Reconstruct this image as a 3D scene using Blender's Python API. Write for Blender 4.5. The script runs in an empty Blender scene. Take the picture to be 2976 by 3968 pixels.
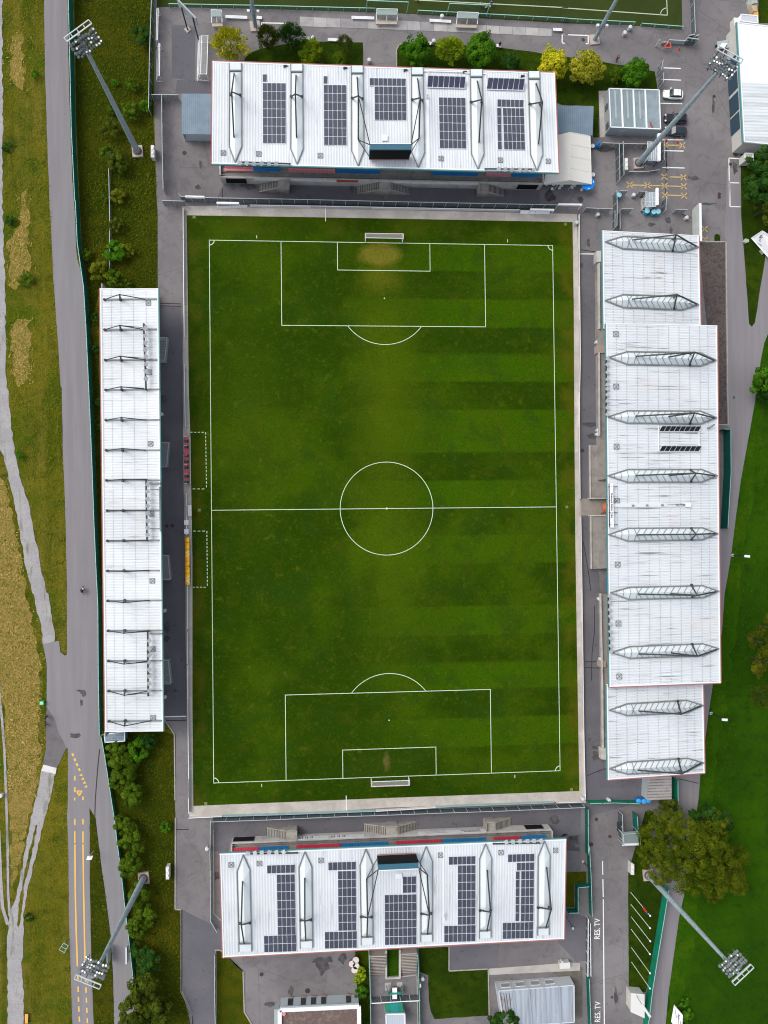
import bpy, math, random
from mathutils import Vector, Matrix, Euler
from mathutils.geometry import tessellate_polygon
R=math.radians
SC=bpy.context.scene
COL=SC.collection
# ------------------------------------------------------------ camera
CP=Vector((-12.04,-2.80,153.41)); CR=Euler((0.01465,-0.07463,-0.01121),'XYZ'); FL=3032.3
cam=bpy.data.cameras.new('camera'); co=bpy.data.objects.new('camera',cam); COL.objects.link(co)
co.location=CP; co.rotation_euler=CR
cam.sensor_fit='HORIZONTAL'; cam.sensor_width=36; cam.lens=36*FL/2976; cam.clip_start=1; cam.clip_end=5000
SC.camera=co
# ------------------------------------------------------------ light
w=bpy.data.worlds.new('World'); SC.world=w; w.use_nodes=True
nt=w.node_tree; nt.nodes.clear()
sky=nt.nodes.new('ShaderNodeTexSky'); sky.sky_type='NISHITA'; sky.sun_disc=False
SUN_EL,SUN_AZ=R(52),R(300)      # azimuth clockwise from +Y: light comes from the upper left
sky.sun_elevation=SUN_EL; sky.sun_rotation=SUN_AZ; sky.dust_density=3.0; sky.air_density=1.0
bg=nt.nodes.new('ShaderNodeBackground'); bg.inputs[1].default_value=0.14
ou=nt.nodes.new('ShaderNodeOutputWorld'); hs=nt.nodes.new('ShaderNodeHueSaturation'); hs.inputs['Saturation'].default_value=.45; hs.inputs['Value'].default_value=1.25; nt.links.new(sky.outputs[0],hs.inputs['Color']); nt.links.new(hs.outputs[0],bg.inputs[0]); nt.links.new(bg.outputs[0],ou.inputs[0])
sl=bpy.data.lights.new('sun','SUN'); sl.energy=1.0; sl.angle=R(36); sl.color=(1,.95,.87)
so=bpy.data.objects.new('sun',sl); COL.objects.link(so)
sd=Vector((math.sin(SUN_AZ)*math.cos(SUN_EL),math.cos(SUN_AZ)*math.cos(SUN_EL),math.sin(SUN_EL)))
so.rotation_euler=sd.to_track_quat('Z','Y').to_euler(); so.location=sd*200
SC.view_settings.view_transform='Standard'; SC.view_settings.look='None'; SC.view_settings.gamma=1
SC.view_settings.exposure=0.40
try: SC.cycles.max_bounces=6; SC.cycles.pixel_filter_type='BLACKMAN_HARRIS'; SC.cycles.filter_width=1.1; SC.cycles.transparent_max_bounces=12
except Exception: pass
# ------------------------------------------------------------ survey: photo measurements -> points at a known height
K=1659/800
T=dict(A0=(0,0),A1=(700,0),A2=(1400,0),A3=(2176,0),B0=(0,700),B1=(700,700),B2=(1500,700),B3=(2176,700),C0=(0,1500),C1=(700,1500),C2=(1500,1500),C3=(2176,1500),D0=(0,2300),D1=(700,2500),D2=(1500,2500),D3=(2176,2300),E0=(0,3168),E1=(700,3168),E2=(1500,3168),E3=(2176,3168))
T={k:(v[0],v[1],K) for k,v in T.items()}
T['G']=(1400,3640,5.53); T['H']=(2240,680,4.366); T['J']=(2676,2000,2.7667); T['L']=(690,1680,3.569); T['M']=(2500,2960,3.485); T['N']=(2776,1300,5.53); T['Q']=(2750,0,7.34)
CM=CR.to_matrix()
def src(t,x,y): a=T[t]; return a[0]+x/a[2],a[1]+y/a[2]
def ray(t,x,y):
    u,v=src(t,x,y); return CM@Vector(((u-1488)/FL,-(v-1984)/FL,-1))
def P(t,x,y,z=0.0):
    d=ray(t,x,y); k=(z-CP.z)/d.z; return CP+d*k
class Pl:
    def __init__(s,a,b,c):
        s.n=(b-a).cross(c-a).normalized()
        if s.n.z<0: s.n=-s.n
        s.d=s.n.dot(a)
    def __call__(s,t,x,y,dz=0.0):
        d=ray(t,x,y); k=(s.d+s.n.z*dz-s.n.dot(CP))/s.n.dot(d); return CP+d*k
    def z(s,x,y): return (s.d-s.n.x*x-s.n.y*y)/s.n.z
def S(txt,z=0.0):
    out=[];t=None
    for w_ in txt.split():
        if w_ in T: t=w_
        else:
            x,y=w_.split(','); x,y=float(x),float(y)
            out.append(z(t,x,y) if isinstance(z,Pl) else P(t,x,y,z))
    return out
def proj(p):
    q=CM.transposed()@(p-CP); return 1488+FL*q.x/-q.z,1984-FL*q.y/-q.z
def hfit(b,t,x,y):
    tx,ty=src(t,x,y); best=None
    for i in range(10,500):
        h=i*.1; u,v=proj(b+Vector((0,0,h))); e=(u-tx)**2+(v-ty)**2
        if best is None or e<best[0]: best=(e,h)
    return best[1]
# ------------------------------------------------------------ materials
MT={}
def mat(name,col,rough=.85,layers=(),bump=None,metal=0.,spec=.3,alpha=None,emit=None,coord='P',attr=None,trans=None):
    if name in MT: return MT[name]
    if any(k in name for k in ('grass','turf','hay','lawn','leaf','asphalt','concourse','gravel','paving','bed','brick','concrete','slab','overgrown')): spec=0.02
    m=bpy.data.materials.new(name); m.use_nodes=True; n=m.node_tree; N=n.nodes; L=n.links
    b=N['Principled BSDF']; b.inputs['Roughness'].default_value=rough; b.inputs['Metallic'].default_value=metal
    b.inputs['Specular IOR Level'].default_value=spec
    geo=N.new('ShaderNodeNewGeometry') if coord=='P' else N.new('ShaderNodeTexCoord')
    vec=geo.outputs['Position'] if coord=='P' else geo.outputs['Object']
    cur=None
    def mapped(st,rot=0):
        if not st and not rot: return vec
        mp=N.new('ShaderNodeMapping'); L.new(vec,mp.inputs[0])
        if st: mp.inputs['Scale'].default_value=st
        mp.inputs['Rotation'].default_value=(0,0,rot); return mp.outputs[0]
    def field(l):
        k=l.get('k','noise')
        if k=='noise':
            t=N.new('ShaderNodeTexNoise'); t.inputs['Scale'].default_value=l.get('s',1); t.inputs['Detail'].default_value=l.get('d',5)
            t.inputs['Roughness'].default_value=l.get('r',.6); t.inputs['Distortion'].default_value=l.get('dist',0)
            L.new(mapped(l.get('st'),l.get('rot',0)),t.inputs['Vector']); o=t.outputs[0]; lo,hi=l.get('lo',.4),l.get('hi',.6)
        elif k=='vor':
            t=N.new('ShaderNodeTexVoronoi'); t.inputs['Scale'].default_value=l.get('s',1); t.feature=l.get('f','F1')
            L.new(mapped(l.get('st')),t.inputs['Vector']); o=t.outputs['Distance']; lo,hi=l.get('lo',.0),l.get('hi',.1)
        elif k=='wave':
            t=N.new('ShaderNodeTexWave'); t.bands_direction=l.get('dir','X'); t.wave_profile=l.get('prof','SIN')
            t.inputs['Scale'].default_value=l.get('s',1); t.inputs['Distortion'].default_value=l.get('dist',0); t.inputs['Detail'].default_value=l.get('d',1)
            L.new(mapped(l.get('st')),t.inputs['Vector']); o=t.outputs['Fac'] if 'Fac' in t.outputs else t.outputs[1]; lo,hi=l.get('lo',.4),l.get('hi',.6)
        elif k=='brick':
            t=N.new('ShaderNodeTexBrick'); t.inputs['Scale'].default_value=l.get('s',1); t.inputs['Mortar Size'].default_value=l.get('m',.03)
            t.inputs['Color1'].default_value=(0,0,0,1); t.inputs['Color2'].default_value=(.35,.35,.35,1); t.inputs['Mortar'].default_value=(1,1,1,1)
            L.new(mapped(l.get('st'),l.get('rot',0)),t.inputs['Vector']); o=t.outputs[0]; lo,hi=0,1
        elif k=='blob':
            mp=N.new('ShaderNodeMapping'); mp.vector_type='TEXTURE'; c=l['c']; rr=l['rad']
            ns=N.new('ShaderNodeTexNoise'); ns.inputs['Scale'].default_value=l.get('ns',.35); ns.inputs['Detail'].default_value=6; L.new(vec,ns.inputs['Vector'])
            ad=N.new('ShaderNodeVectorMath'); ad.operation='MULTIPLY_ADD'; L.new(ns.outputs['Color'],ad.inputs[0]); a=l.get('amp',3.); ad.inputs[1].default_value=(a,a,0); L.new(vec,ad.inputs[2])
            mp.inputs['Location'].default_value=(c[0]+a/2,c[1]+a/2,0); mp.inputs['Scale'].default_value=(rr[0],rr[1],1000); L.new(ad.outputs[0],mp.inputs[0])
            le=N.new('ShaderNodeVectorMath'); le.operation='LENGTH'; L.new(mp.outputs[0],le.inputs[0]); o=le.outputs['Value']; lo,hi=1.,l.get('soft',.3)
        elif k=='x': 
            sp=N.new('ShaderNodeSeparateXYZ'); L.new(vec,sp.inputs[0]); o=sp.outputs[l.get('ax',0)]; lo,hi=l['lo'],l['hi']
        elif k=='stripes':
            sp=N.new('ShaderNodeSeparateXYZ'); L.new(vec,sp.inputs[0]); mr=N.new('ShaderNodeMapRange'); mr.inputs[1].default_value=l['y0']; mr.inputs[2].default_value=l['y1']; L.new(sp.outputs[1],mr.inputs[0])
            rp=N.new('ShaderNodeValToRGB'); rp.color_ramp.interpolation='LINEAR'; e=rp.color_ramp.elements
            st=[]; 
            for p,v in l['stops']: st.append(((p-l['y0'])/(l['y1']-l['y0']),v))
            while len(e)<len(st): e.new(.5)
            for i,(p,v) in enumerate(st): e[i].position=p; e[i].color=(v,v,v,1)
            L.new(mr.outputs[0],rp.inputs[0]); o=rp.outputs[0]; lo,hi=0,1
            if 'xf' in l:
                m2=N.new('ShaderNodeMapRange'); m2.inputs[1].default_value=l['xf'][0]; m2.inputs[2].default_value=l['xf'][1]; m2.inputs[3].default_value=l['xf'][2]; L.new(sp.outputs[0],m2.inputs[0])
                mu=N.new('ShaderNodeMath'); mu.operation='MULTIPLY'; L.new(o,mu.inputs[0]); L.new(m2.outputs[0],mu.inputs[1]); o=mu.outputs[0]
        elif k=='attr':
            t=N.new('ShaderNodeAttribute'); t.attribute_name=l['a']; o=t.outputs['Fac']; lo,hi=l.get('lo',0),l.get('hi',1)
        elif k=='rand':
            t=N.new('ShaderNodeObjectInfo'); o=t.outputs['Random']; lo,hi=0,1
        mr=N.new('ShaderNodeMapRange'); mr.inputs[1].default_value=lo; mr.inputs[2].default_value=hi
        mr.inputs[3].default_value=0; mr.inputs[4].default_value=l.get('f_',l.get('a_',1.)); mr.clamp=True; L.new(o,mr.inputs[0])
        out=mr.outputs[0]
        if 'mul' in l:
            q=field(l['mul']); mm=N.new('ShaderNodeMath'); mm.operation='MULTIPLY'; L.new(out,mm.inputs[0]); L.new(q,mm.inputs[1]); out=mm.outputs[0]
        return out
    rgb=N.new('ShaderNodeRGB'); rgb.outputs[0].default_value=(*col,1); cur=rgb.outputs[0]
    for l in layers:
        f=field(l); mx=N.new('ShaderNodeMix'); mx.data_type='RGBA'; mx.blend_type=l.get('mode','MIX')
        L.new(f,mx.inputs[0]); L.new(cur,mx.inputs[6]); mx.inputs[7].default_value=(*l['c_'],1); cur=mx.outputs[2]
    L.new(cur,b.inputs['Base Color'])
    if bump:
        f=field(bump); bp=N.new('ShaderNodeBump'); bp.inputs['Strength'].default_value=bump.get('str',.5); bp.inputs['Distance'].default_value=bump.get('h',.05)
        L.new(f,bp.inputs['Height']); L.new(bp.outputs[0],b.inputs['Normal'])
    if alpha is not None: b.inputs['Alpha'].default_value=alpha
    if trans: b.inputs['Transmission Weight'].default_value=trans
    MT[name]=m; return m
def lay(s,c,lo=.4,hi=.6,a=1.,**k): return dict(k=k.pop('k','noise'),s=s,c_=c,lo=lo,hi=hi,a_=a,**k)
# ------------------------------------------------------------ mesh builder
class MB:
    def __init__(s): s.v=[];s.f=[];s.m=[]
    def face(s,pts,m=0):
        i=len(s.v); s.v+=[Vector(p) for p in pts]; s.f.append(tuple(range(i,i+len(pts)))); s.m.append(m); return s
    def ngon(s,pts,m=0,z=None):
        pts=[Vector(p) for p in pts]; i=len(s.v); s.v+=pts
        for t in tessellate_polygon([[Vector((p.x,p.y,0)) for p in pts]]):
            a,b,c=[pts[j] for j in t]
            if (b-a).cross(c-a).z<0: t=(t[0],t[2],t[1])
            s.f.append(tuple(i+j for j in t)); s.m.append(m)
        return s
    def hexa(s,b,t,m=0,bottom=True):
        b=[Vector(p) for p in b]; t=[Vector(p) for p in t]; n=len(b)
        a=sum(((b[i].x*b[(i+1)%n].y-b[(i+1)%n].x*b[i].y) for i in range(n)))
        if a<0: b=b[::-1]; t=t[::-1]
        i=len(s.v); s.v+=b+t
        s.f.append(tuple(i+n+j for j in range(n))); s.m.append(m)
        if bottom: s.f.append(tuple(i+j for j in reversed(range(n)))); s.m.append(m)
        for j in range(n):
            k=(j+1)%n; s.f.append((i+j,i+k,i+n+k,i+n+j)); s.m.append(m)
        return s
    def prism(s,pts,z0,m=0):   # top polygon extruded straight down to z0 (or by callable)
        return s.hexa([Vector((p.x,p.y,z0)) for p in map(Vector,pts)],pts,m)
    def slab(s,pts,th,m=0): return s.hexa([Vector(p)-Vector((0,0,th)) for p in pts],pts,m)
    def box(s,c,d,rz=0,m=0):
        c=Vector(c); M=Matrix.Rotation(rz,3,'Z'); x,y,z=[q/2 for q in d]
        B=[c+M@Vector(q) for q in ((-x,-y,-z),(x,-y,-z),(x,y,-z),(-x,y,-z))]; U=[p+Vector((0,0,2*z)) for p in B]
        return s.hexa(B,U,m)
    def bar(s,p,q,w=.1,h=None,m=0):
        p=Vector(p);q=Vector(q);h=h or w;d=(q-p)
        if d.length<1e-5: return s
        d.normalize(); a=d.cross(Vector((0,0,1)))
        if a.length<1e-3: a=Vector((1,0,0))
        a.normalize(); b=a.cross(d).normalized(); a*=w/2;b*=h/2
        A=[p-a-b,p+a-b,p+a+b,p-a+b];Bq=[x+(q-p) for x in A]; i=len(s.v); s.v+=A+Bq
        for f in ((0,1,2,3),(7,6,5,4),(0,4,5,1),(1,5,6,2),(2,6,7,3),(3,7,4,0)): s.f.append(tuple(i+j for j in f)); s.m.append(m)
        return s
    def tube(s,p,q,r0,r1=None,n=8,m=0,cap=True):
        p=Vector(p);q=Vector(q);r1=r0 if r1 is None else r1;d=(q-p).normalized(); a=d.cross(Vector((0,0,1)))
        if a.length<1e-3: a=Vector((1,0,0))
        a.normalize(); b=d.cross(a); i=len(s.v)
        for c,r in((p,r0),(q,r1)):
            for j in range(n): t=2*math.pi*j/n; s.v.append(c+(a*math.cos(t)+b*math.sin(t))*r)
        for j in range(n): k=(j+1)%n; s.f.append((i+j,i+k,i+n+k,i+n+j)); s.m.append(m)
        if cap: s.f.append(tuple(i+j for j in reversed(range(n)))); s.m.append(m); s.f.append(tuple(i+n+j for j in range(n))); s.m.append(m)
        return s
    def lathe(s,c,prof,n=14,m=0,sx=1,sy=1):
        c=Vector(c); i=len(s.v); k=len(prof)
        for r,z in prof:
            for j in range(n): t=2*math.pi*j/n; s.v.append(c+Vector((r*math.cos(t)*sx,r*math.sin(t)*sy,z)))
        for a in range(k-1):
            for j in range(n): q=(j+1)%n; s.f.append((i+a*n+j,i+a*n+q,i+(a+1)*n+q,i+(a+1)*n+j)); s.m.append(m)
        s.f.append(tuple(i+(k-1)*n+j for j in range(n))); s.m.append(m); s.f.append(tuple(i+j for j in reversed(range(n)))); s.m.append(m)
        return s
    def ribbon(s,pts,w,m=0,dz=0):
        pts=[Vector(p) for p in pts]; n=len(pts)
        nn=[]
        for i in range(n):
            d=(pts[min(i+1,n-1)]-pts[max(i-1,0)]); d.z=0; d.normalize(); nn.append(Vector((-d.y,d.x,0)))
        for i in range(n-1):
            a,b=pts[i],pts[i+1]; s.face([a-nn[i]*w/2+Vector((0,0,dz)),b-nn[i+1]*w/2+Vector((0,0,dz)),b+nn[i+1]*w/2+Vector((0,0,dz)),a+nn[i]*w/2+Vector((0,0,dz))],m)
            f=s.f[-1]; v=[s.v[j] for j in f]
            if (v[1]-v[0]).cross(v[2]-v[0]).z<0: s.f[-1]=f[::-1]
        return s
    def mesh(s,name,off=Vector((0,0,0)),smooth=False):
        me=bpy.data.meshes.new(name); me.from_pydata([tuple(v-off) for v in s.v],[],s.f)
        for i,p in enumerate(me.polygons): p.material_index=s.m[i]; p.use_smooth=smooth
        me.update(); return me
def wloc(o):
    p=Vector(o.location)
    while o.parent: o=o.parent; p+=Vector(o.location)
    return p
def ob(name,mb,mats,parent=None,off=None,smooth=False):
    off=Vector(off) if off is not None else (wloc(parent) if parent else Vector((0,0,0)))
    me=mb.mesh(name,off,smooth) if isinstance(mb,MB) else mb
    if not isinstance(mats,(list,tuple)): mats=[mats]
    if not me.materials:
        for m in mats: me.materials.append(m)
    o=bpy.data.objects.new(name,me); COL.objects.link(o)
    if parent: o.parent=parent
    return o
def tag(o,label,cat,group=None,kind=None):
    if label: o['label']=label
    if cat: o['category']=cat
    if group: o['group']=group
    if kind: o['kind']=kind
    return o
def thing(name,label,cat,loc,group=None,rz=0):
    o=bpy.data.objects.new(name,None); COL.objects.link(o); o.location=Vector(loc); o.rotation_euler=(0,0,rz); o.empty_display_size=.5
    return tag(o,label,cat,group)
def struct(name,mb,m,label=None): o=ob(name,mb,m); o['kind']='structure'; return o
def solo(name,mb,m,label,cat,base,group=None,smooth=False):
    o=ob(name,mb,m,off=Vector(base),smooth=smooth); o.location=Vector(base); return tag(o,label,cat,group)
def dup(root,loc,rz=None,label=None,group=None):
    def cp(o,par):
        c=o.copy(); COL.objects.link(c); c.parent=par
        for ch in list(o.children): cp(ch,c)
        return c
    r=cp(root,None); r.location=Vector(loc)
    if rz is not None: r.rotation_euler=(0,0,rz)
    if label: r['label']=label
    if group: r['group']=group
    return r
def inst(name,me,parent,loc,rz=0,sc=None):   # part that shares mesh data, loc in world
    o=bpy.data.objects.new(name,me); COL.objects.link(o); o.parent=parent; o.location=Vector(loc)-wloc(parent); o.rotation_euler=(0,0,rz)
    if sc: o.scale=sc
    return o
def cen(pts): return sum((Vector(p) for p in pts),Vector())/len(pts)
def rag(pts,amp=.4,step=1.5,seed=1):
    rd=random.Random(seed); out=[]; n=len(pts)
    for i in range(n):
        a,b=pts[i],pts[(i+1)%n]; k=max(1,int((b-a).length/step))
        d=(b-a); nn=Vector((-d.y,d.x,0)).normalized() if d.length>0 else Vector()
        for j in range(k): out.append(a+(b-a)*(j/k)+nn*rd.uniform(-amp,amp))
    return out
def lerp(a,b,t): return a+(b-a)*t
def V(x,y,z=0): return Vector((x,y,z))
# ------------------------------------------------------------ materials of the setting
G1=(.055,.085,.006)
m_rough=mat('rough_grass',(.105,.125,.006),layers=[lay(.22,(.27,.22,.035),.43,.60,.85,st=(1.4,.10,1)),lay(.4,(.06,.115,.004),.5,.66,.8,st=(1,.18,1)),lay(.045,(.24,.21,.018),.42,.6,.95),lay(.35,(.05,.09,.007),.5,.68,.8,dist=.6),lay(.9,(.26,.24,.05),.56,.7,.55,st=(1,.5,1)),lay(.12,(.07,.14,.005),.52,.66,.8),lay(2.2,(.06,.085,.004),.5,.68,.6,dist=1.2),lay(3.2,(.34,.33,.07),.58,.70,.5,dist=1.5)],bump=dict(k='noise',s=3.5,h=.5,str=1,lo=.3,hi=.7))
m_hay=mat('cut_hay',(.42,.29,.08),layers=[lay(.7,(.27,.23,.035),.42,.6,.8,dist=1),lay(4,(.6,.47,.18),.5,.7,.7,dist=1),lay(6,(.11,.09,.02),.55,.75,.7)],bump=dict(k='noise',s=4,h=.4,str=1,lo=.3,hi=.7))
m_lawn=mat('lawn_grass',(.020,.064,.002),layers=[lay(.045,(.035,.10,.002),.44,.6,.9),lay(.5,(.012,.04,.004),.5,.7,.7),lay(3,(.05,.13,.01),.58,.75,.6),lay(1.4,(.035,.1,.003),.5,.7,.5,dist=1),lay(8,(.008,.03,.002),.5,.75,.6)],bump=dict(k='noise',s=6,h=.2,str=.8,lo=.3,hi=.7))
m_olive=mat('worn_lawn',(.075,.08,.004),layers=[lay(.3,(.035,.06,.003),.42,.62,.9),lay(5,(.12,.11,.012),.5,.75,.6)],bump=dict(k='noise',s=6,h=.2,str=.8,lo=.3,hi=.7))
asl=lambda c,d,lt:[lay(.07,lt,.42,.62,.7),lay(.5,d,.5,.72,.45,dist=.8),lay(1.3,d,.66,.7,.5,d=2),lay(14,lt,.4,.7,.35),dict(k='vor',s=.09,f='DISTANCE_TO_EDGE',c_=d,lo=.008,hi=.0,a_=.35)]
m_yard=mat('asphalt_yard',(.15,.14,.144),.9,asl(0,(.075,.07,.073),(.225,.213,.213)))
m_road=mat('asphalt_road',(.215,.204,.21),.9,[lay(.12,(.20,.188,.195),.5,.6,.5,dist=.4),lay(1,(.21,.2,.205),.55,.62,.5,st=(.9,.02,1),d=2),lay(.05,(.20,.182,.196),.4,.6,.9,st=(1,.25,1)),lay(.9,(.26,.25,.262),.4,.7,.6,st=(1,.06,1)),lay(.5,(.15,.14,.15),.66,.72,.35),lay(14,(.19,.18,.19),.4,.7,.4)])
m_conc_walk=mat('dark_concourse',(.125,.12,.135),.9,[lay(.12,(.155,.148,.16),.42,.62,.9),lay(.8,(.035,.033,.042),.6,.72,.6,dist=1.5),lay(12,(.08,.078,.09),.4,.7,.4)])
m_pale=mat('pale_concrete',(.42,.40,.37),.9,[lay(.4,(.3,.28,.26),.45,.65,.6),lay(6,(.5,.48,.45),.45,.7,.4)])
m_gravel=mat('gravel',(.36,.345,.35),.95,[lay(.25,(.45,.43,.43),.4,.6,.7),lay(5,(.2,.19,.17),.45,.7,.6,d=8),lay(1.6,(.25,.235,.21),.55,.66,.5,d=6),lay(.5,(.11,.12,.035),.57,.70,.75,dist=.4,st=(1.3,.25,1))],bump=dict(k='noise',s=8,h=.1,str=.8,lo=.3,hi=.7))
m_pave=mat('paving_bricks',(.47,.435,.385),.9,[dict(k='brick',s=1.3,c_=(.28,.255,.23),a_=.7,m=.06),lay(.3,(.56,.52,.47),.42,.62,.55),lay(2,(.22,.2,.18),.55,.7,.4)])
m_bed=mat('gravel_roof_bed',(.14,.115,.108),.95,[lay(1.2,(.08,.065,.06),.48,.6,.8,dist=1.5),lay(4,(.27,.235,.22),.56,.68,.7,dist=1.5)],bump=dict(k='noise',s=5,h=.2,str=1,lo=.3,hi=.7))
m_white=mat('road_paint_white',(.78,.8,.76),.8,[lay(2.2,(.5,.5,.48),.55,.7,.5)])
m_line=mat('turf_line_paint',(.56,.68,.5),.8,[lay(1.5,(.42,.55,.36),.5,.66,.6)])
m_yel=mat('road_paint_yellow',(.72,.44,.09),.8,[lay(3,(.4,.27,.1),.55,.72,.5)])
m_yel2=mat('worn_yellow_paint',(.62,.42,.14),.8,[lay(3,(.2,.17,.12),.48,.66,.8)])
m_art=mat('artificial_turf',(.032,.047,.012),.9,[lay(.08,(.045,.062,.014),.42,.62,.8),lay(3,(.024,.036,.01),.45,.7,.6)])
stops=[]
edges=[(-60,0),(-52.5,0),(-47,1),(-41.5,0),(-36,1),(-30.5,0),(-25,1),(-19.5,0),(-11,1),(-5.5,0),(0,1),(5.5,0),(11,1),(19.5,0),(25,1),(30.5,0),(36,1),(41.5,0),(47,1),(52.5,0)]
prev=None
for y,v in edges:
    if len(stops)>=30: break
    if prev is None: stops.append((y,v*1.))
    elif v!=prev and len(stops)<29: stops+= [(y-.15,float(prev)),(y+.15,float(v))] if len(stops)<=29 else []
    prev=v
# two ramps (a ramp holds at most 32 stops): south half and north half
def st(e):
    o=[];p=None
    for y,v in e:
        if p is None: o.append((y,float(v)))
        elif v!=p: o+=[(y-.12,float(p)),(y+.12,float(v))]
        p=v
    return o
s_south=st([(-60,0),(-47,1),(-41.5,0),(-36,1),(-30.5,0),(-25,1),(-19.5,0),(-11,1),(-5.5,0),(0,0)])
s_north=st([(0,0),(.01,1),(5.5,0),(11,1),(19.5,0),(25,1),(30.5,0),(36,1),(41.5,0),(47,1),(52.5,0)])
LT=(.046,.110,.0012)
m_turf=mat('pitch_turf',(.0195,.046,.0010),.9,[
 dict(k='stripes',y0=-60,y1=60,stops=s_south,xf=(-8,18,.06),c_=LT,a_=.72),
 dict(k='stripes',y0=-60,y1=60,stops=s_north,xf=(-8,16,.06),c_=LT,a_=.72),
 lay(.05,(.046,.09,.0015),.46,.60,.75), lay(.35,(.055,.07,.004),.5,.68,.45,dist=.5), lay(.16,(.02,.052,.004),.5,.66,.6,dist=.5),
 dict(k='blob',c=(-.5,22),rad=(9,40),soft=.1,amp=9,ns=.1,c_=(.078,.115,.003),a_=.55),
 dict(k='blob',c=(-.5,-14),rad=(9,30),soft=.1,amp=9,ns=.1,c_=(.07,.115,.003),a_=.4),
 dict(k='blob',c=(-27,17),rad=(9,30),soft=.1,amp=9,ns=.1,c_=(.05,.085,.003),a_=.5),
 dict(k='blob',c=(-.8,50.2),rad=(5,2.8),soft=.6,amp=1.5,ns=.8,c_=(.19,.165,.02),a_=.8),
 dict(k='blob',c=(-.8,45.5),rad=(5.5,3.5),soft=.2,amp=4,ns=.4,c_=(.13,.13,.008),a_=.55),
 dict(k='blob',c=(-.6,-49.6),rad=(.9,2.3),soft=.3,amp=1.,ns=.8,c_=(.22,.15,.05),a_=.85),
 dict(k='blob',c=(-.8,-50.5),rad=(10,4),soft=.4,amp=2,ns=.4,c_=(.03,.06,.004),a_=.5),
 lay(.5,(.10,.13,.008),.6,.74,.5,dist=.6),
 lay(1.5,(.085,.15,.006),.56,.74,.45,d=8,dist=.8), lay(2.2,(.012,.036,.001),.5,.7,.5,d=8), lay(5,(.012,.036,.001),.5,.72,.6,d=6),
 dict(k='x',lo=34.6,hi=36.2,c_=(.085,.085,.005),a_=.65,mul=lay(.25,(0,0,0),.38,.6,1.)),
 dict(k='x',lo=-34.8,hi=-36,c_=(.068,.068,.006),a_=.6,mul=lay(.2,(0,0,0),.4,.6,1.)),
 dict(k='x',ax=1,lo=53,hi=54.5,c_=(.06,.08,.005),a_=.5,mul=lay(.15,(0,0,0),.42,.6,1.)),
 lay(7,(.2,.25,.08),.745,.78,.7,d=3)],
 bump=dict(k='noise',s=6,h=.12,str=.6,lo=.3,hi=.7))
# ------------------------------------------------------------ ground sheets
g=MB().face([V(-1500,-1500,-.05),V(1500,-1500,-.05),V(1500,1500,-.05),V(-1500,1500,-.05)]); struct('ground',g,m_rough)
def sheet(name,txts,m,z,amp=0,step=1.5,seed=1):
    b=MB()
    for i,t in enumerate(txts if isinstance(txts,(list,tuple)) else [txts]):
        p=S(t,z)
        if amp: p=rag(p,amp,step,seed+i)
        b.ngon(p)
    return struct(name,b,m)
sheet('dry_meadow',["A0 90,290 180,255 190,330 185,720 120,700 90,600","B0 170,90 225,75 235,720 200,720 130,870 80,840 65,500 130,400 175,350",
 "B0 80,1230 140,1130 235,1120 240,1600 160,1659 110,1580",
 "C0 -160,700 20,720 60,870 110,1100 160,1350 215,1659 D0 240,130 280,400 325,600 315,1000 325,1350 300,1500 280,1659 E0 220,60 175,260 120,480 95,560 80,300 75,0 D0 60,1600 45,1200 35,900 -160,500"],m_hay,-.03,.5,.9,3)
sheet('lawn',["B3 1850,900 1659,1230 1630,1300 1600,1450 C3 1570,30 1500,420 1440,750 1400,1050 1370,1300 1330,1550 D3 1310,0 1290,300 1215,730 1170,1050 1115,1450 1100,1659 E3 1060,100 985,620 945,800 905,1080 860,1400 825,1700 820,1900 2300,1900 B3 2500,900"],m_lawn,-.02,.08,2)
sheet('gravel_track',["A0 -160,-160 18,-160 20,500 22,1200 20,1659 B0 25,300 35,650 45,1100 50,1659 C0 60,0 90,300 130,600 170,750 230,950 290,1250 340,1500 375,1659 D0 385,0 410,150 440,330 440,385 345,405 325,220 300,150 270,0 C0 265,1659 200,1400 150,1100 100,850 60,700 30,560 0,500 -160,480",
 "D0 330,1430 445,1450 400,1659 E0 360,0 300,250 230,550 190,750 185,1000 175,1200 190,1400 195,1800 55,1800 65,1250 55,1000 75,780 130,620 180,400 210,200 250,0 D0 290,1659"],m_gravel,.01,.16,.8,5)
b=MB()
for t,w_ in (("D0 -10,700 0,870 15,1000 35,1250 50,1659 E0 55,0 62,300 65,600 78,790",.45),("E0 -10,100 5,500 20,720 62,860",.6)):
    b.ribbon(rag(S(t,.012)[:1]+S(t,.012)[1:],0,1),w_) if 0 else b.ribbon(S(t,.012),w_)
struct('foot_track',b,m_gravel)
sheet('track_median',["E0 285,60 302,60 245,350 192,560 168,820 150,880 135,860 150,700 200,420 250,200"],m_rough,.025,.12,.7,9)
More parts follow.
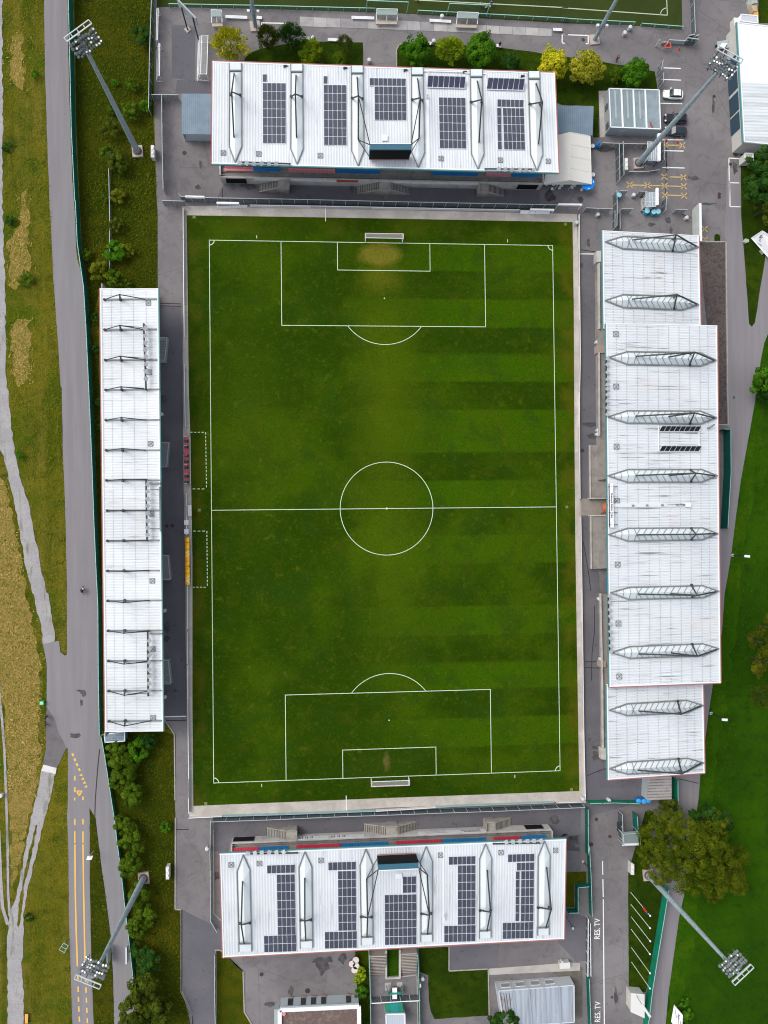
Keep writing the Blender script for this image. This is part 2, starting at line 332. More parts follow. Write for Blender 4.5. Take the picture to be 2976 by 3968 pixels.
sheet('road',["A0 352,-160 360,500 385,1300 400,1659 B0 410,380 430,800 470,1350 488,1659 C0 495,0 505,500 520,900 530,1200 538,1659 D0 540,150 538,490 520,500 485,470 475,380 440,385 345,405 360,480 375,560 375,1000 370,1250 345,1380 455,1405 490,1320 520,1240 545,1245 545,1659 E0 540,0 550,300 555,900 570,1300 585,1750 757,1750 738,1300 728,900 722,500 722,0 718,-79 770,0 810,350 860,700 890,950 910,1300 920,1750 1085,1750 1088,1370 1050,1000 1015,750 975,350 945,180 920,0 D0 905,1659 860,1400 830,1220 803,1130 797,700 792,100 C0 787,1500 777,1000 757,450 737,0 B0 727,1450 697,950 687,880 622,630 614,560 602,250 582,0 A0 583,1500 562,900 550,500 543,0 543,-160"],m_road,.015,.04,2)
sheet('path_apron',["D0 374,900 372,1100 366,1280 347,1375 455,1400 500,1310 535,1240 480,1130 430,1000"],mat('asphalt_apron',(.15,.14,.145),.9,[lay(.5,(.11,.1,.105),.45,.65,.6)]),.02,.1,1)
sheet('threshold_slab',["D0 347,1375 455,1402 445,1452 330,1425"],mat('white_concrete',(.62,.6,.57),.9,[lay(1,(.45,.43,.41),.5,.65,.5)]),.03,.05,.5)
sheet('yard',["A0 1235,-160 1240,60 1240,900 1250,1300 1262,1659 B0 1265,200 1268,500 1268,880 850,880 D0 850,1105 1318,1100 1318,1000 1400,1130 1405,1659 E0 1412,0 1410,730 1455,740 1455,1395 1545,1590 1550,1800 E3 823,1800 860,1400 905,1080 945,800 985,620 1060,100 D3 1100,1659 1115,1450 1170,1050 1215,730 1290,300 1310,0 C3 1330,1550 1370,1300 1400,1050 1440,750 1500,420 1570,30 B3 1600,1450 1630,1300 1659,1230 1850,900 1850,0 A3 1850,-160"],m_yard,.005,.03,2)
sheet('service_road',["B3 1330,-100 1440,-100 1445,300 1460,500 1490,900 1505,1150 1530,1175 1555,1140 1600,850 1645,560 1850,400 1850,900 1659,1230 1630,1300 1600,1450 C3 1570,30 1500,420 1440,750 1400,1050 1370,1300 1330,1550 D3 1310,0 1290,300 1215,730 1170,1050 1115,1450 1100,1659 E3 1060,100 985,620 945,800 905,1080 860,1400 825,1800 690,1800 740,1300 790,1000 860,560 D3 925,1659 920,1450 C3 1270,1150 1360,800 1355,330 1335,300 B3 1330,1659 1325,495 1310,450"],m_road,.012,.03,2)
DK=["B0 1285,1010 1455,1010 1465,1500 C0 1465,0 1475,500 1490,1000 D0 1490,0 1495,600 1497,985 1318,985 1312,500 C0 1300,700 1290,0",
 "B3 150,592 290,592 300,1200 300,1659 C3 300,500 225,470 225,890 158,893 158,0 B3 152,1200",
 "C3 160,1035 235,1035 240,1465 300,1480 310,1659 D3 315,500 330,1240 365,1500 700,1470 690,1659 E3 190,0 D3 190,1659 180,800 170,0 C3 163,1400",
 "A1 345,1480 860,1497 1600,1510 B1 1659,175 1000,150 300,130 330,60","B2 0,50 1230,80 1225,190 600,170 0,160",
 "D1 270,1410 800,1395 1659,1365 1659,1500 940,1530 600,1545 400,1560 385,1659 275,1659","D2 0,1370 1000,1325 1560,1300 1550,1659 1350,1640 1290,1450 1000,1470 0,1480",
 "A0 1380,195 1570,215 1568,655 1380,625","A1 -30,640 120,650 250,670 250,752 -40,750","E1 10,740 330,900 340,1060 290,1070 275,1700 90,1700 10,1380",
 "E2 500,1040 890,1020 890,1205 500,1228","E2 1380,130 1560,130 1555,430 1440,435 1440,170 1380,170"]
sheet('concourse',DK,m_conc_walk,.016,.03,2)
sheet('lawn_strip',["A1 480,560 530,440 640,390 800,360 980,330 1465,340 1465,560","A2 285,580 285,400 300,370 330,350 450,345 590,345 850,365 1150,385 1400,420 1500,440 A3 0,450 300,490 750,575 775,740 300,750 300,1105 255,1105 250,850 0,845 -100,800 -140,600",
 "E3 535,450 540,1400 680,1400 760,1000 830,530 700,440 M 120,640 0,640","E2 255,1050 495,1040 497,1230 808,1215 820,1590 600,1605 380,1620 350,1560 335,1480 330,1270 265,1240",
 "E1 1405,1050 1510,1050 1530,1800 1430,1800 1430,1430 1400,1250","A3 1580,-160 1850,-160 1850,185 1580,185","A3 1435,1180 1850,1180 B3 1850,400 1645,560 1600,850 1555,1140 1530,1172 1507,1150 1490,900 1460,500 1445,300 1437,-200",
 "B3 1228,485 1228,440 1245,428 1265,432 1275,450 1275,485"],mat("strip_lawn",(.024,.05,.003),layers=[lay(.12,(.045,.075,.003),.44,.62,.85),lay(.6,(.014,.033,.003),.48,.68,.8),lay(3,(.055,.10,.008),.58,.75,.6),lay(7,(.01,.028,.002),.5,.75,.6)],bump=dict(k="noise",s=6,h=.2,str=.8,lo=.3,hi=.7)),.025,.05,1.5,4)
sheet('worn_lawn',["E1 290,1070 325,1070 500,1240 510,1560 575,1665 580,1750 290,1750","E2 1440,438 1602,433 1602,525 1505,525 1505,722 1437,722"],m_olive,.03,.03)
sheet('west_lawn',["A0 600,-160 1222,-160 1222,500 1240,1300 1262,1659 B0 1265,300 1268,870 800,870 730,1200 C0 800,0 810,1000 D0 825,1100 790,1090 B0 700,900 660,600 640,200 A0 610,900"],mat('overgrown_grass',(.055,.075,.003),layers=[lay(.07,(.115,.11,.006),.44,.62,.8),lay(.6,(.03,.058,.005),.48,.68,.8,dist=.8),lay(2.6,(.2,.2,.03),.56,.70,.6,dist=1.5),lay(5,(.02,.035,.004),.5,.72,.7)],bump=dict(k='noise',s=3.5,h=.5,str=1,lo=.3,hi=.7)),-.02,.05,2)
sheet('hedge_lawn',["D0 835,1120 1318,1110 1395,1140 1400,1659 E0 1408,0 1406,740 1450,745 1450,1395 1540,1590 1545,1750 1090,1750 1092,1370 1055,1000 1020,750 980,350 925,0 D0 905,1659 860,1400"],MT['overgrown_grass'],-.015,.05,2)
sheet('training_turf',["A0 1262,-200 1262,55 1659,62 A1 560,68 1570,100 A2 122,95 1659,188 A3 500,200 970,238 962,-200"],m_art,.03)
# slab path beside the training pitch
b=MB(); rd=random.Random(4)
e0,e1=S("A1 955,134 1575,166 A2 130,157 1000,205 1530,232"),S("A1 958,212 1575,233 A2 130,233 1000,268 1530,294")
def along(pl,t):
    L_=[(pl[i+1]-pl[i]).length for i in range(len(pl)-1)]; d=t*sum(L_)
    for i,l in enumerate(L_):
        if d<=l or i==len(L_)-1: return pl[i].lerp(pl[i+1],min(1,d/l)),(pl[i+1]-pl[i]).normalized()
        d-=l
n=19
for i in range(n):
    q=[along(e0,(i+.012)/n)[0],along(e0,(i+.988)/n)[0],along(e1,(i+.988)/n)[0],along(e1,(i+.012)/n)[0]]
    b.slab([p+V(0,0,.06) for p in q],.05,rd.choice((0,0,1,2)))
struct('slab_path',b,[mat('slab_a',(.36,.35,.34),.9,[lay(.6,(.25,.24,.24),.45,.65,.6)]),mat('slab_b',(.42,.40,.38),.9,[lay(.6,(.3,.29,.28),.45,.65,.6)]),mat('slab_c',(.29,.28,.285),.9,[lay(.6,(.2,.19,.19),.45,.65,.6)])])
sheet('slab_edge_path',["A1 560,250 560,175 655,180 655,130 960,132 958,212 640,205 640,245","A2 1530,230 1659,240 A3 0,225 110,245 220,285 295,292 295,362 215,355 150,275 0,260 A2 1659,290 1530,292"],m_yard,.018)
sheet('lane_verge',["E0 722,10 722,-60 768,10 808,350 858,700 888,950 908,1300 918,1750 757,1750 740,1300 728,900 722,500"],MT['overgrown_grass'],.026,.06,1.5,4)
# pitch
sheet('pitch_surround',["B1 20,205 300,200 1659,232 B2 1525,268 1535,600 C2 1545,0 1555,800 1560,1659 D2 1578,800 1590,1255 0,1305 D1 1085,1345 70,1392 60,700 40,0 C1 38,1500 20,600 B1 20,1000"],m_pave,.02)
sheet('pitch',["B1 48,278 700,288 1659,304 B2 1490,333 1500,1000 C2 1505,300 1512,1200 D2 1525,0 1545,1172 0,1228 D1 102,1292 95,500 C1 95,1400 78,400 B1 65,1659 58,1000"],m_turf,.03)
b=MB(); z=.042; lw=.12
def ln(*p,w_=lw): b.ribbon([V(x,y,z) for x,y in p],w_)
def arc(cx,cy,r,a0,a1,n=48,w_=.12): b.ribbon([V(cx+r*math.cos(R(a0+(a1-a0)*i/n)),cy+r*math.sin(R(a0+(a1-a0)*i/n)),z+.001) for i in range(n+1)],w_)
ln((-34.07,52.5),(34.07,52.5));ln((-34.07,-52.5),(34.07,-52.5));z=.043;ln((-34,-52.4),(-34,52.4));ln((34,-52.4),(34,52.4));ln((-33.9,0),(33.9,0))
for s_ in(1,-1):
    for hw,dp in((20.16,16.5),(9.16,5.5)):
        ln((-hw,s_*52.4),(-hw,s_*(52.5-dp)));ln((hw,s_*52.4),(hw,s_*(52.5-dp))); z=.044; ln((-hw-.07,s_*(52.5-dp)),(hw+.07,s_*(52.5-dp))); z=.043
    a=math.degrees(math.acos(5.5/9.15)); arc(0,s_*41.5,9.15,-s_*90-a,-s_*90+a,30)
    b.ngon([V(.14*math.cos(t),s_*41.5+.14*math.sin(t),.046) for t in [i*math.pi/4 for i in range(8)]])
    for x in(-1,1): arc(x*34,s_*52.5,.95,0 if 0 else (180 if x>0 else 0),(180+90*s_ if x>0 else -90*s_),12,.15)
    for x in(-24.85,24.85): ln((x,s_*53.0),(x,s_*53.6),w_=.13)
arc(0,0,9.15,0,360,80,.12)
b.ngon([V(.2*math.cos(t),.2*math.sin(t),.046) for t in [i*math.pi/4 for i in range(8)]])
def dash(pts,n,m=b,w_=.14,duty=.6,z_=.045):
    for i in range(n):
        a,_=along(pts,(i)/n);c,_=along(pts,(i+duty)/n); m.ribbon([V(a.x,a.y,z_),V(c.x,c.y,z_)],w_)
for t,n_ in (("C1 78,363 198,363",4),("C1 201,363 208,818",15),("C1 96,818 206,818",3),("C1 100,1157 210,1157",3),("C1 211,1157 215,1608",15),("C1 98,1608 213,1608",4)): dash(S(t),n_)
struct('pitch_markings',b,m_line)
b=MB()
for t,x,y in (('B1',108,292),('B2',1433,350),('C1',150,988),('C2',1445,963),('D1',202,1273),('D2',1482,1160)):
    o=solo('sprinkler_cover',MB().box(P(t,x,y,.05),(.55,.55,.04)),mat('sprinkler_lid',(.13,.2,.07),.8),{'B1':'small square cover in the turf at the top left corner','B2':'small square cover in the turf at the top right corner','C1':'square cover in the turf between the two dugout zones','C2':'square cover in the turf right of the halfway line','D1':'small square cover in the turf at the bottom left corner','D2':'small square cover in the turf at the bottom right corner'}[t],'drain cover',P(t,x,y,.03),'square covers set in the turf')
# paint on roads and yards
b=MB(); zz=.034
def pl(t,w_,m=0): b.ribbon(S(t,zz),w_,m)
for t in ("A3 820,545 958,550","A3 800,638 960,644","A3 795,830 970,834","A3 800,1122 980,1124","A3 808,1210 980,1214","A3 810,1345 988,1350","A3 1345,1270 1350,1659","A3 1345,1270 1425,1275","A3 1350,1468 1428,1470","B3 1350,0 1355,208","B3 1355,208 1438,210",
 "E3 329,348 331,460","E3 332,495 335,640","E3 335,655 344,1700","A3 5,278 210,285","A3 5,278 5,345","A3 5,345 25,347","A3 214,285 214,355","A3 214,352 195,350","B2 1550,588 1659,590","B3 148,588 280,590","D0 1320,990 1497,986","A1 648,183 865,188","A2 1620,275 1659,279","A1 648,183 650,200"): pl(t,.2)
for t in ("A3 845,1166 955,1168","A3 870,1421 965,1424","A3 565,1487 680,1489","A3 705,1490 815,1493","A3 840,1494 965,1498","A3 845,1568 970,1572"): pl(t,.22,1)
for t,x,y in [('A3',833,1165),('A3',970,1167),('A3',825,1420),('A3',980,1425),('A3',548,1485),('A3',690,1489),('A3',828,1494),('A3',982,1497),('A3',830,1568),('A3',985,1573),('B3',1150,388),('B3',1153,472)]:
    c=P(t,x,y,zz+.002)
    for s_ in(1,-1): b.ribbon([c+V(-.6,-.6*s_),c+V(.6,.6*s_)],.2,1); zz_=0
    
struct('bay_markings',b,[m_white,m_yel2])
b=MB(); zz=.036
for t in ("E0 602,215 605,600 612,900 622,1195","E0 667,215 672,600 678,900 683,1175","E0 601,110 601,205","E0 667,110 667,205","E0 601,10 601,60","E0 667,10 667,55","D0 601,1465 601,1503","D0 601,1553 601,1595","D0 600,1640 600,1662","D0 667,1630 667,1660",
 "E0 625,1270 627,1312","E0 628,1357 629,1402","E0 630,1440 632,1480","E0 633,1517 635,1560","E0 637,1598 640,1642","E0 688,1285 690,1320","E0 691,1365 692,1408","E0 694,1447 696,1488","E0 697,1528 700,1570","E0 701,1610 703,1652"): pl(t,.27,0)
for x,y in ((585,1295),(602,1335),(620,1375),(638,1415)): c=P('D0',x,y,zz); b.ribbon([c+V(-.1,.26),c+V(.1,-.26)],.36,0)
for x,y in ((650,1457),(663,1487),(677,1518),(690,1549)): b.ngon(S("D0 %d,%d %d,%d %d,%d"%(x-14,y+9,x+14,y+9,x+6,y-12),zz))
q=S("D0 613,1587 660,1587 637,1625",zz)
for i in range(3): b.ribbon([q[i],q[(i+1)%3]],.22)
b.ribbon(S("D0 636,1594 636,1606",zz),.2); b.ribbon(S("D0 636,1610 636,1614",zz),.2)
struct('lane_markings',b,m_yel)
b=MB(); 
b.ribbon(S("D0 800,1250 785,1400 765,1659 E0 762,-10",.035),.18)  # single dark line down the road, same colour as the seams
for t in ("B0 1285,985 1455,990","B0 1285,1005 1455,1010","D0 1330,1020 1497,1022","D0 1407,1130 1410,1659","E0 1412,95 1518,97","C3 170,292 255,300 290,320","C3 175,1240 190,1330 215,1480 235,1640","D3 265,100 265,300 245,480 240,700","D3 205,1465 260,1440 360,1405","B1 335,60 335,140","D3 190,545 250,550 310,535","D3 190,595 310,600","A3 845,1150 835,1660","M 455,200 600,235 720,262","B3 155,555 290,575"): b.ribbon(S(t,.033),.16)
struct('seams_and_dark_line',b,mat('tar',(.035,.033,.036),.8))
# kerbs
b=MB()
for t in ("E0 1410,0 1408,735 1457,740 1457,1395 1547,1592 1550,1750","E1 8,740 8,1390 98,1590 98,1750","E1 275,1065 320,1062 502,1235 512,1560 575,1665 580,1750","B3 1100,492 1320,492 1332,1659 C3 1338,305","C3 1338,305 1258,302","D0 1318,1005 1402,1132 1407,1659","E2 497,1040 497,1230 812,1214 820,1590","E1 265,100 268,770 325,825","E1 1512,1050 1520,1290","E2 240,1050 245,1260 5,1290","E2 240,1260 250,1800","A2 283,540 283,400 300,368 330,348 350,345","E1 385,1125 500,1232","B1 20,205 20,230","D1 70,1392 60,1392"):
    p=S(t,0)
    for i in range(len(p)-1): b.bar(p[i]+V(0,0,.05),p[i+1]+V(0,0,.05),.22,.2)
struct('kerbs',b,mat('kerb_stone',(.36,.33,.3),.9,[lay(.8,(.25,.22,.2),.45,.65,.6)]))
sheet('gravel_bed',["B3 1100,500 1312,500 1324,1659 C3 1330,300 1250,300"],m_bed,.028)
# manholes
lb=iter(['left of the grey lean-to','in the yard below the white end roof','on the road beside the car park','by the edge of the lawn wedge','near the long barn','on the dark strip right of the pitch','beside the white lane line','left of the flat-roofed block','below the office block lawn'])
for t,x,y,r in (('A0',1482,1230,.42),('A3',175,320,.35),('A3',1226,775,.35),('A3',1398,1238,.55),('A3',1358,1320,.35),('C2',1570,510,.4),('E3',240,216,.4),('E1',650,1260,.4),('E1',1020,1392,.5)):
    solo('manhole_cover',MB().lathe(P(t,x,y,.02),[(r,0),(r,.02)],14),mat('cast_iron',(.05,.035,.035),.7),'round dark manhole cover '+next(lb),'manhole cover',P(t,x,y,.02),'round manhole covers')
for i,(t,x,y) in enumerate((('C0',1340,1116),('C0',1384,1114),('E3',388,152),('E3',280,14),('B3',1267,108),('B3',1267,132))):
    solo('manhole_cover',MB().lathe(P(t,x,y,.02),[(.36,0),(.36,.02)],14),mat('cast_iron_rust',(.07,.035,.03),.7),['rusty manhole cover beside the long side roof, left of a pair','rusty manhole cover right of its pair beside the side roof','dark manhole cover near the metal gate kiosk','dark manhole cover at the top of the lane','upper of two small covers on the service road','lower of two small covers on the service road'][i],'manhole cover',P(t,x,y,.02),'round manhole covers')

# brighter verge beside the right hand path
sheet('lawn_verge',["C3 1575,30 1505,420 1445,750 1405,1050 1375,1300 1335,1550 D3 1315,0 1295,300 1220,730 1175,1050 1118,1450 1105,1659 E3 1062,100 988,620 948,800 908,1080 863,1400 828,1750 900,1750 940,1500 1050,1100 1080,800 1130,400 1160,50 D3 1230,1500 1270,1150 1330,850 1370,500 1420,200 C3 1440,1450 1480,1200 1530,900 1570,600 1600,300 1620,60"],mat('verge_lawn',(.030,.092,.002),layers=[lay(.15,(.06,.125,.003),.45,.62,.7),lay(.7,(.022,.075,.003),.48,.66,.8,dist=1.),lay(3,(.12,.22,.02),.58,.75,.5),lay(6,(.01,.04,.002),.5,.75,.6)],bump=dict(k='noise',s=6,h=.2,str=.8,lo=.3,hi=.7)),-.012,.6,1.6,8)

def stains(spots):
    b=MB(); rd=random.Random(12); k0=0
    for t,x,y,rx,ry in spots:
        c=P(t,x,y,.0385+.0006*(k0%4)); k0+=1; n=22; ph=[rd.uniform(0,6) for _ in range(4)]
        b.ngon([c+V(math.cos(a)*rx*(1+.22*math.sin(2*a+ph[0])+.1*math.sin(5*a+ph[1])),math.sin(a)*ry*(1+.22*math.sin(3*a+ph[3])+.1*math.sin(4*a+ph[0])),0) for a in [i*2*math.pi/n for i in range(n)]])
    return b
struct('damp_stains',stains([('E1',1140,1185,1.2,1.7),('E1',1095,1150,.9,.6),('E1',1190,1140,.8,.6),('E1',1300,1130,.7,1.0),('E1',885,1395,.5,.9),('E1',720,1500,1.0,.5),('B3',1180,185,1.6,.25),('B3',880,405,.35,.8),('B3',722,352,.7,.4),('B3',855,318,.7,.6),('B2',1310,125,1.,1.2),('B2',1555,152,.5,.7),('A3',1220,850,.3,1.6),('A3',1395,1350,.6,1.2),('E3',437,1440,.35,1.6),('E3',405,1445,.3,.3),('C0',1308,100,.7,.8),('D0',1338,272,.8,1.0),('D0',1335,365,.7,.6),('D0',1405,780,.4,.3),('D0',670,800,.5,.6),('D0',645,780,.6,.2),('D0',655,878,.3,.6),('D0',605,1140,1.2,.45),('C3',230,300,1.4,.5),('C3',240,395,.9,.6),('C3',1385,85,.3,.3),('B1',545,45,1.5,.6),('B1',1375,60,.5,.6),('B2',735,95,.6,1.2),('A1',420,1490,.5,1.),('E2',1345,20,1.0,.8),('A3',330,1190,2.2,.7),('A3',1060,1430,1.2,.4),('D3',285,1235,1.3,.4),('D3',275,1305,.8,.9),('B3',215,500,.4,.9),('B3',160,680,.5,.5),('A0',1610,1320,.3,.8),('A0',1590,1505,.5,.5),('D2',1345,1400,1.0,.7),('E1',290,470,.7,.8)]),mat('damp_asphalt_stain',(.072,.067,.07),.8,[lay(.8,(.12,.112,.115),.45,.62,.9)]))
struct('asphalt_patches',stains([('E3',300,60,.1,.1)]).ngon(S("D2 1335,1375 1400,1400 1500,1500 1470,1530 1330,1430",.037)).ngon(S("E3 -10,720 15,740 200,800 195,1150 120,1160 -30,1000",.0375)),MT['dark_concourse'])
# ------------------------------------------------------------ stands
def roofmat(name,d,deg=0.,c=(.585,.618,.64),dirt=.35,sc=.62):
    # corrugated white sheet; d: direction across the ribs
    return mat(name,c,.5,[dict(k='wave',dir=d,s=sc,c_=(.42,.45,.48),lo=.5,hi=.95,a_=.42),
        lay(1,(.52,.53,.53),.52,.70,min(1,dirt*1.5),st=((1.6,.06,1) if d=='X' else (.06,1.6,1)),d=4),
        lay(.16,(.58,.54,.50),.54,.66,dirt*.9),
        lay(.09,(.67,.70,.72),.42,.6,.5),
        lay(1,(.16,.16,.155),.60,.68,min(1,dirt*2.),st=((3.5,.09,1) if d=='X' else (.09,3.5,1)),d=3)],
        bump=dict(k='wave',dir=d,s=sc,h=.06,str=.6,lo=0,hi=1))
m_rx=roofmat('corrugated_roof_across','X',dirt=.2); m_ry=roofmat('corrugated_roof_along','Y',dirt=.42)
m_rw=roofmat('corrugated_roof_west','Y',dirt=.22,c=(.555,.58,.595))
m_trimw=mat('white_trim',(.72,.75,.76),.5); m_trimr=mat('red_trim',(.36,.12,.10),.6); m_teal=mat('teal_gutter',(.08,.22,.22),.5)
m_steel=mat('dark_steel',(.035,.044,.045),.5,metal=.2); m_gsteel=mat('grey_steel',(.17,.19,.19),.5)
m_sky=mat('translucent_roof_sheet',(.62,.67,.68),.4,[lay(.3,(.55,.6,.62),.42,.6,.6)])
m_conc=mat('concrete',(.28,.26,.24),.9,[lay(.5,(.15,.14,.13),.46,.65,.6),lay(5,(.28,.27,.25),.45,.7,.4),lay(1,(.1,.095,.09),.6,.7,.4,st=(1,1,.3))])
m_lconc=mat('light_concrete',(.5,.475,.44),.9,[lay(.5,(.27,.26,.24),.46,.65,.6),lay(5,(.46,.44,.42),.45,.7,.4)])
m_dark=mat('dark_opening',(.008,.009,.01),.8,spec=.15)
m_pv=mat('solar_cell',(.042,.047,.066),.3,[dict(k='rand',c_=(.056,.063,.088),a_=1.)],spec=.6)
m_pv2=mat('thermal_collector',(.038,.042,.078),.25,[dict(k='rand',c_=(.05,.052,.085),a_=1.)],spec=.6)
m_pvb=mat('black_collector',(.008,.008,.01),.2,spec=.5)
m_alu=mat('aluminium_frame',(.62,.66,.70),.4)
m_red=mat('red_plastic',(.55,.035,.07),.5,spec=.4); m_blue=mat('blue_plastic',(.012,.17,.42),.5,spec=.4); m_pink=mat('faded_red_plastic',(.62,.22,.24),.5,spec=.4)
m_wht=mat('white_metal',(.78,.79,.8),.45); m_lamp=mat('lamp_housing',(.34,.36,.37),.4)
m_glass=mat('dark_glass',(.03,.04,.045),.1,spec=.6)
m_tealbox=mat('teal_blue_cladding',(.035,.12,.17),.5); m_text=mat('black_lettering',(.02,.02,.02),.6); m_gtext=mat('grey_lettering',(.25,.26,.27),.6)
def roof_part(root,c,pl,mroof,edges=('w','r','t','r'),th=.3,name='roof'):
    # c = 4 corners (P) front-left..; edge order i->i+1
    r=ob(name,MB().slab(c,th),mroof,root)
    mm={'w':m_trimw,'r':m_trimr,'t':m_teal}
    for i,e in enumerate(edges):
        a,b=c[i],c[(i+1)%4]; o=(a-b).cross(V(0,0,1)).normalized()*.07
        if (cen(c)-a).dot(o)>0: o=-o
        ob('edge_trim',MB().bar(a+o-V(0,0,.1),b+o-V(0,0,.1),.16,.34),mm[e],r)
        oo=-o*3.
        if e!='w': ob('edge_trim',MB().bar(a+oo*.8+V(0,0,.03),b+oo*.8+V(0,0,.03),.22,.12),m_trimw,r)
    return r
def hatch(root,c,pl,s=.85):
    b=MB(); z=.12
    q=[c+V(dx*s/2,dy*s/2,z) for dx,dy in((-1,-1),(1,-1),(1,1),(-1,1))]
    for i in range(4): b.bar(q[i],q[(i+1)%4],.08,.08)
    b.bar(q[0],q[2],.07,.05); b.bar(q[1],q[3],.07,.05); b.box(c+V(0,0,z+.03),(.2,.2,.08))
    for p in q: b.bar(p,p-V(0,0,z),.06,.06)
    ob('roof_hatch',b,m_gsteel,root)
def skylight(root,poly,ridge,ribs=0,frame=.24,dark=m_gsteel,ends=None,rise=1.2):
    # poly: outline on the roof (list), ridge: two points above
    b=MB(); n=len(poly); r0,r1=ridge; ax=(r1-r0)
    e0,e1=(ends if ends else (r0,r1))
    def near(p):
        if not ends:
            t=max(0,min(1,(p-r0).dot(ax)/ax.length_squared)); return r0+ax*t
        A=e1-e0; t=max(0,min(1,(p-e0).dot(A)/A.length_squared)); h=min(1,t/.24,(1-t)/.16)
        return e0+A*t+V(0,0,rise*h)
    for i in range(n):
        a,c=poly[i],poly[(i+1)%n]; ra,rc=near(a),near(c)
        pts=[a,c]+([rc,ra] if (rc-ra).length>.01 else [ra]); 
        if (pts[1]-pts[0]).cross(pts[2]-pts[0]).z<0: pts=pts[::-1]
        b.face(pts)
    s_=ob('skylight',b,m_sky,root)
    f=MB()
    for i in range(n): f.bar(poly[i]+V(0,0,.12),poly[(i+1)%n]+V(0,0,.12),frame,.26)
    ob('skylight_frame',f,dark,s_)
    if ribs:
        f=MB()
        sides=[(poly[0],poly[1],poly[2],poly[3]),(poly[0],poly[5],poly[4],poly[3])]
        L0,R0=poly[0],poly[3]
        for sgn,(l,u,u2,r_) in zip((1,-1),sides):
            pth=[l,u,u2,r_]; Lx=[0]; 
            for i in range(3): Lx.append(Lx[-1]+(pth[i+1]-pth[i]).length)
            for k in range(1,ribs):
                t=k/ribs; q,_=along(pth,t); e=near(q-ax.normalized()*(.7 if .15<t<.9 else 0) if 0 else q); d=ax.normalized()
                top=near(q+d*(-1.3 if .25<t else 0)); f=MB(); f.bar(q+V(0,0,.1),top+V(0,0,.03),.08,.05); ob('skylight_rib',f,mat('rib_grey',(.2,.22,.22),.6),s_)
def aframe(root,feet,apex,stays,w=.3,sw=.27):
    for f_ in feet:
        b=MB(); b.tube(f_,apex,.16,.12,8); b.lathe(f_,[(.26,-.02),(.26,.2)],8)
        ob('mast_leg',b,m_steel,root)
    for s_ in stays: ob('stay_rod',MB().tube(apex,s_,sw/2,sw/2,6),m_steel,root)
seatme={}
def seat_mesh(m,k):
    if k not in seatme:
        b=MB(); b.box((0,.04,.06),(.46,.46,.08)); b.hexa([V(-.23,-.26,.06),V(.23,-.26,.06),V(.23,-.19,.06),V(-.23,-.19,.06)],[V(-.2,-.36,.46),V(.2,-.36,.46),V(.2,-.28,.5),V(-.2,-.28,.5)]); b.box((0,-.04,-.12),(.1,.1,.28))
        me=b.mesh('seat'); me.materials.append(m); seatme[k]=me
    return seatme[k]
def text_obj(name,txt,size,m,parent,M,ext=.004,align='CENTER',bold=0):
    cu=bpy.data.curves.new(name,'FONT'); cu.body=txt; cu.size=size; cu.extrude=ext; cu.align_x=align; cu.align_y='CENTER'; cu.resolution_u=2; cu.offset=bold
    t=bpy.data.objects.new(name,cu); COL.objects.link(t); bpy.context.view_layer.update()
    me=bpy.data.meshes.new_from_object(t.evaluated_get(bpy.context.evaluated_depsgraph_get())); bpy.data.objects.remove(t)
    me.transform(M); me.transform(Matrix.Translation(-wloc(parent)) if parent else Matrix())
    me.materials.clear(); me.materials.append(m); o=bpy.data.objects.new(name,me); COL.objects.link(o); o.parent=parent; return o
def frame_m(o,ex,ey):
    ex=ex.normalized(); ez=ex.cross(ey).normalized(); ey=ez.cross(ex)
    return Matrix(((ex.x,ey.x,ez.x,o.x),(ex.y,ey.y,ez.y,o.y),(ex.z,ey.z,ez.z,o.z),(0,0,0,1)))
def solar(pl,t,blocks,label,group,m=m_pv,lift=.16,base=None,tilt=0):
    """blocks: (x0,y0,x1,y1,nc,nr,sx,sy): grid of modules; sx: x drift per y, sy: y drift per x"""
    bl=blocks[0]; root=thing('solar_array',label,'solar panels',pl(t,bl[0],bl[1],lift),group)
    fr=MB()
    for x0,y0,x1,y1,nc,nr,sx,sy in blocks:
        for r in range(nr):
            for c in range(nc):
                def q(i,j):
                    x=x0+(x1-x0)*i/nc; y=y0+(y1-y0)*j/nr; return x+sx*(y-y0),y+sy*(x-x0)
                g=.055; h=.035
                cs=[pl(t,*q(c+g,r+h),lift),pl(t,*q(c+1-g,r+h),lift),pl(t,*q(c+1-g,r+1-h),lift),pl(t,*q(c+g,r+1-h),lift)]
                if tilt: cs[0].z+=tilt; cs[1].z+=tilt
                ob('solar_panel',MB().slab(cs,.04),m,root)
        cs=[pl(t,*q_,lift-.05) for q_ in ((x0-3,y0-3),(x1-3+0,y0+sy*(x1-x0)-3),(x1+3+sx*(y1-y0),y1+3+sy*(x1-x0)),(x0-3+sx*(y1-y0),y1+3))]
        if tilt: cs[0].z+=tilt; cs[1].z+=tilt
        fr.slab(cs,.05)
    ob('mounting_frame',fr,m_alu,root); return root
lampme=None
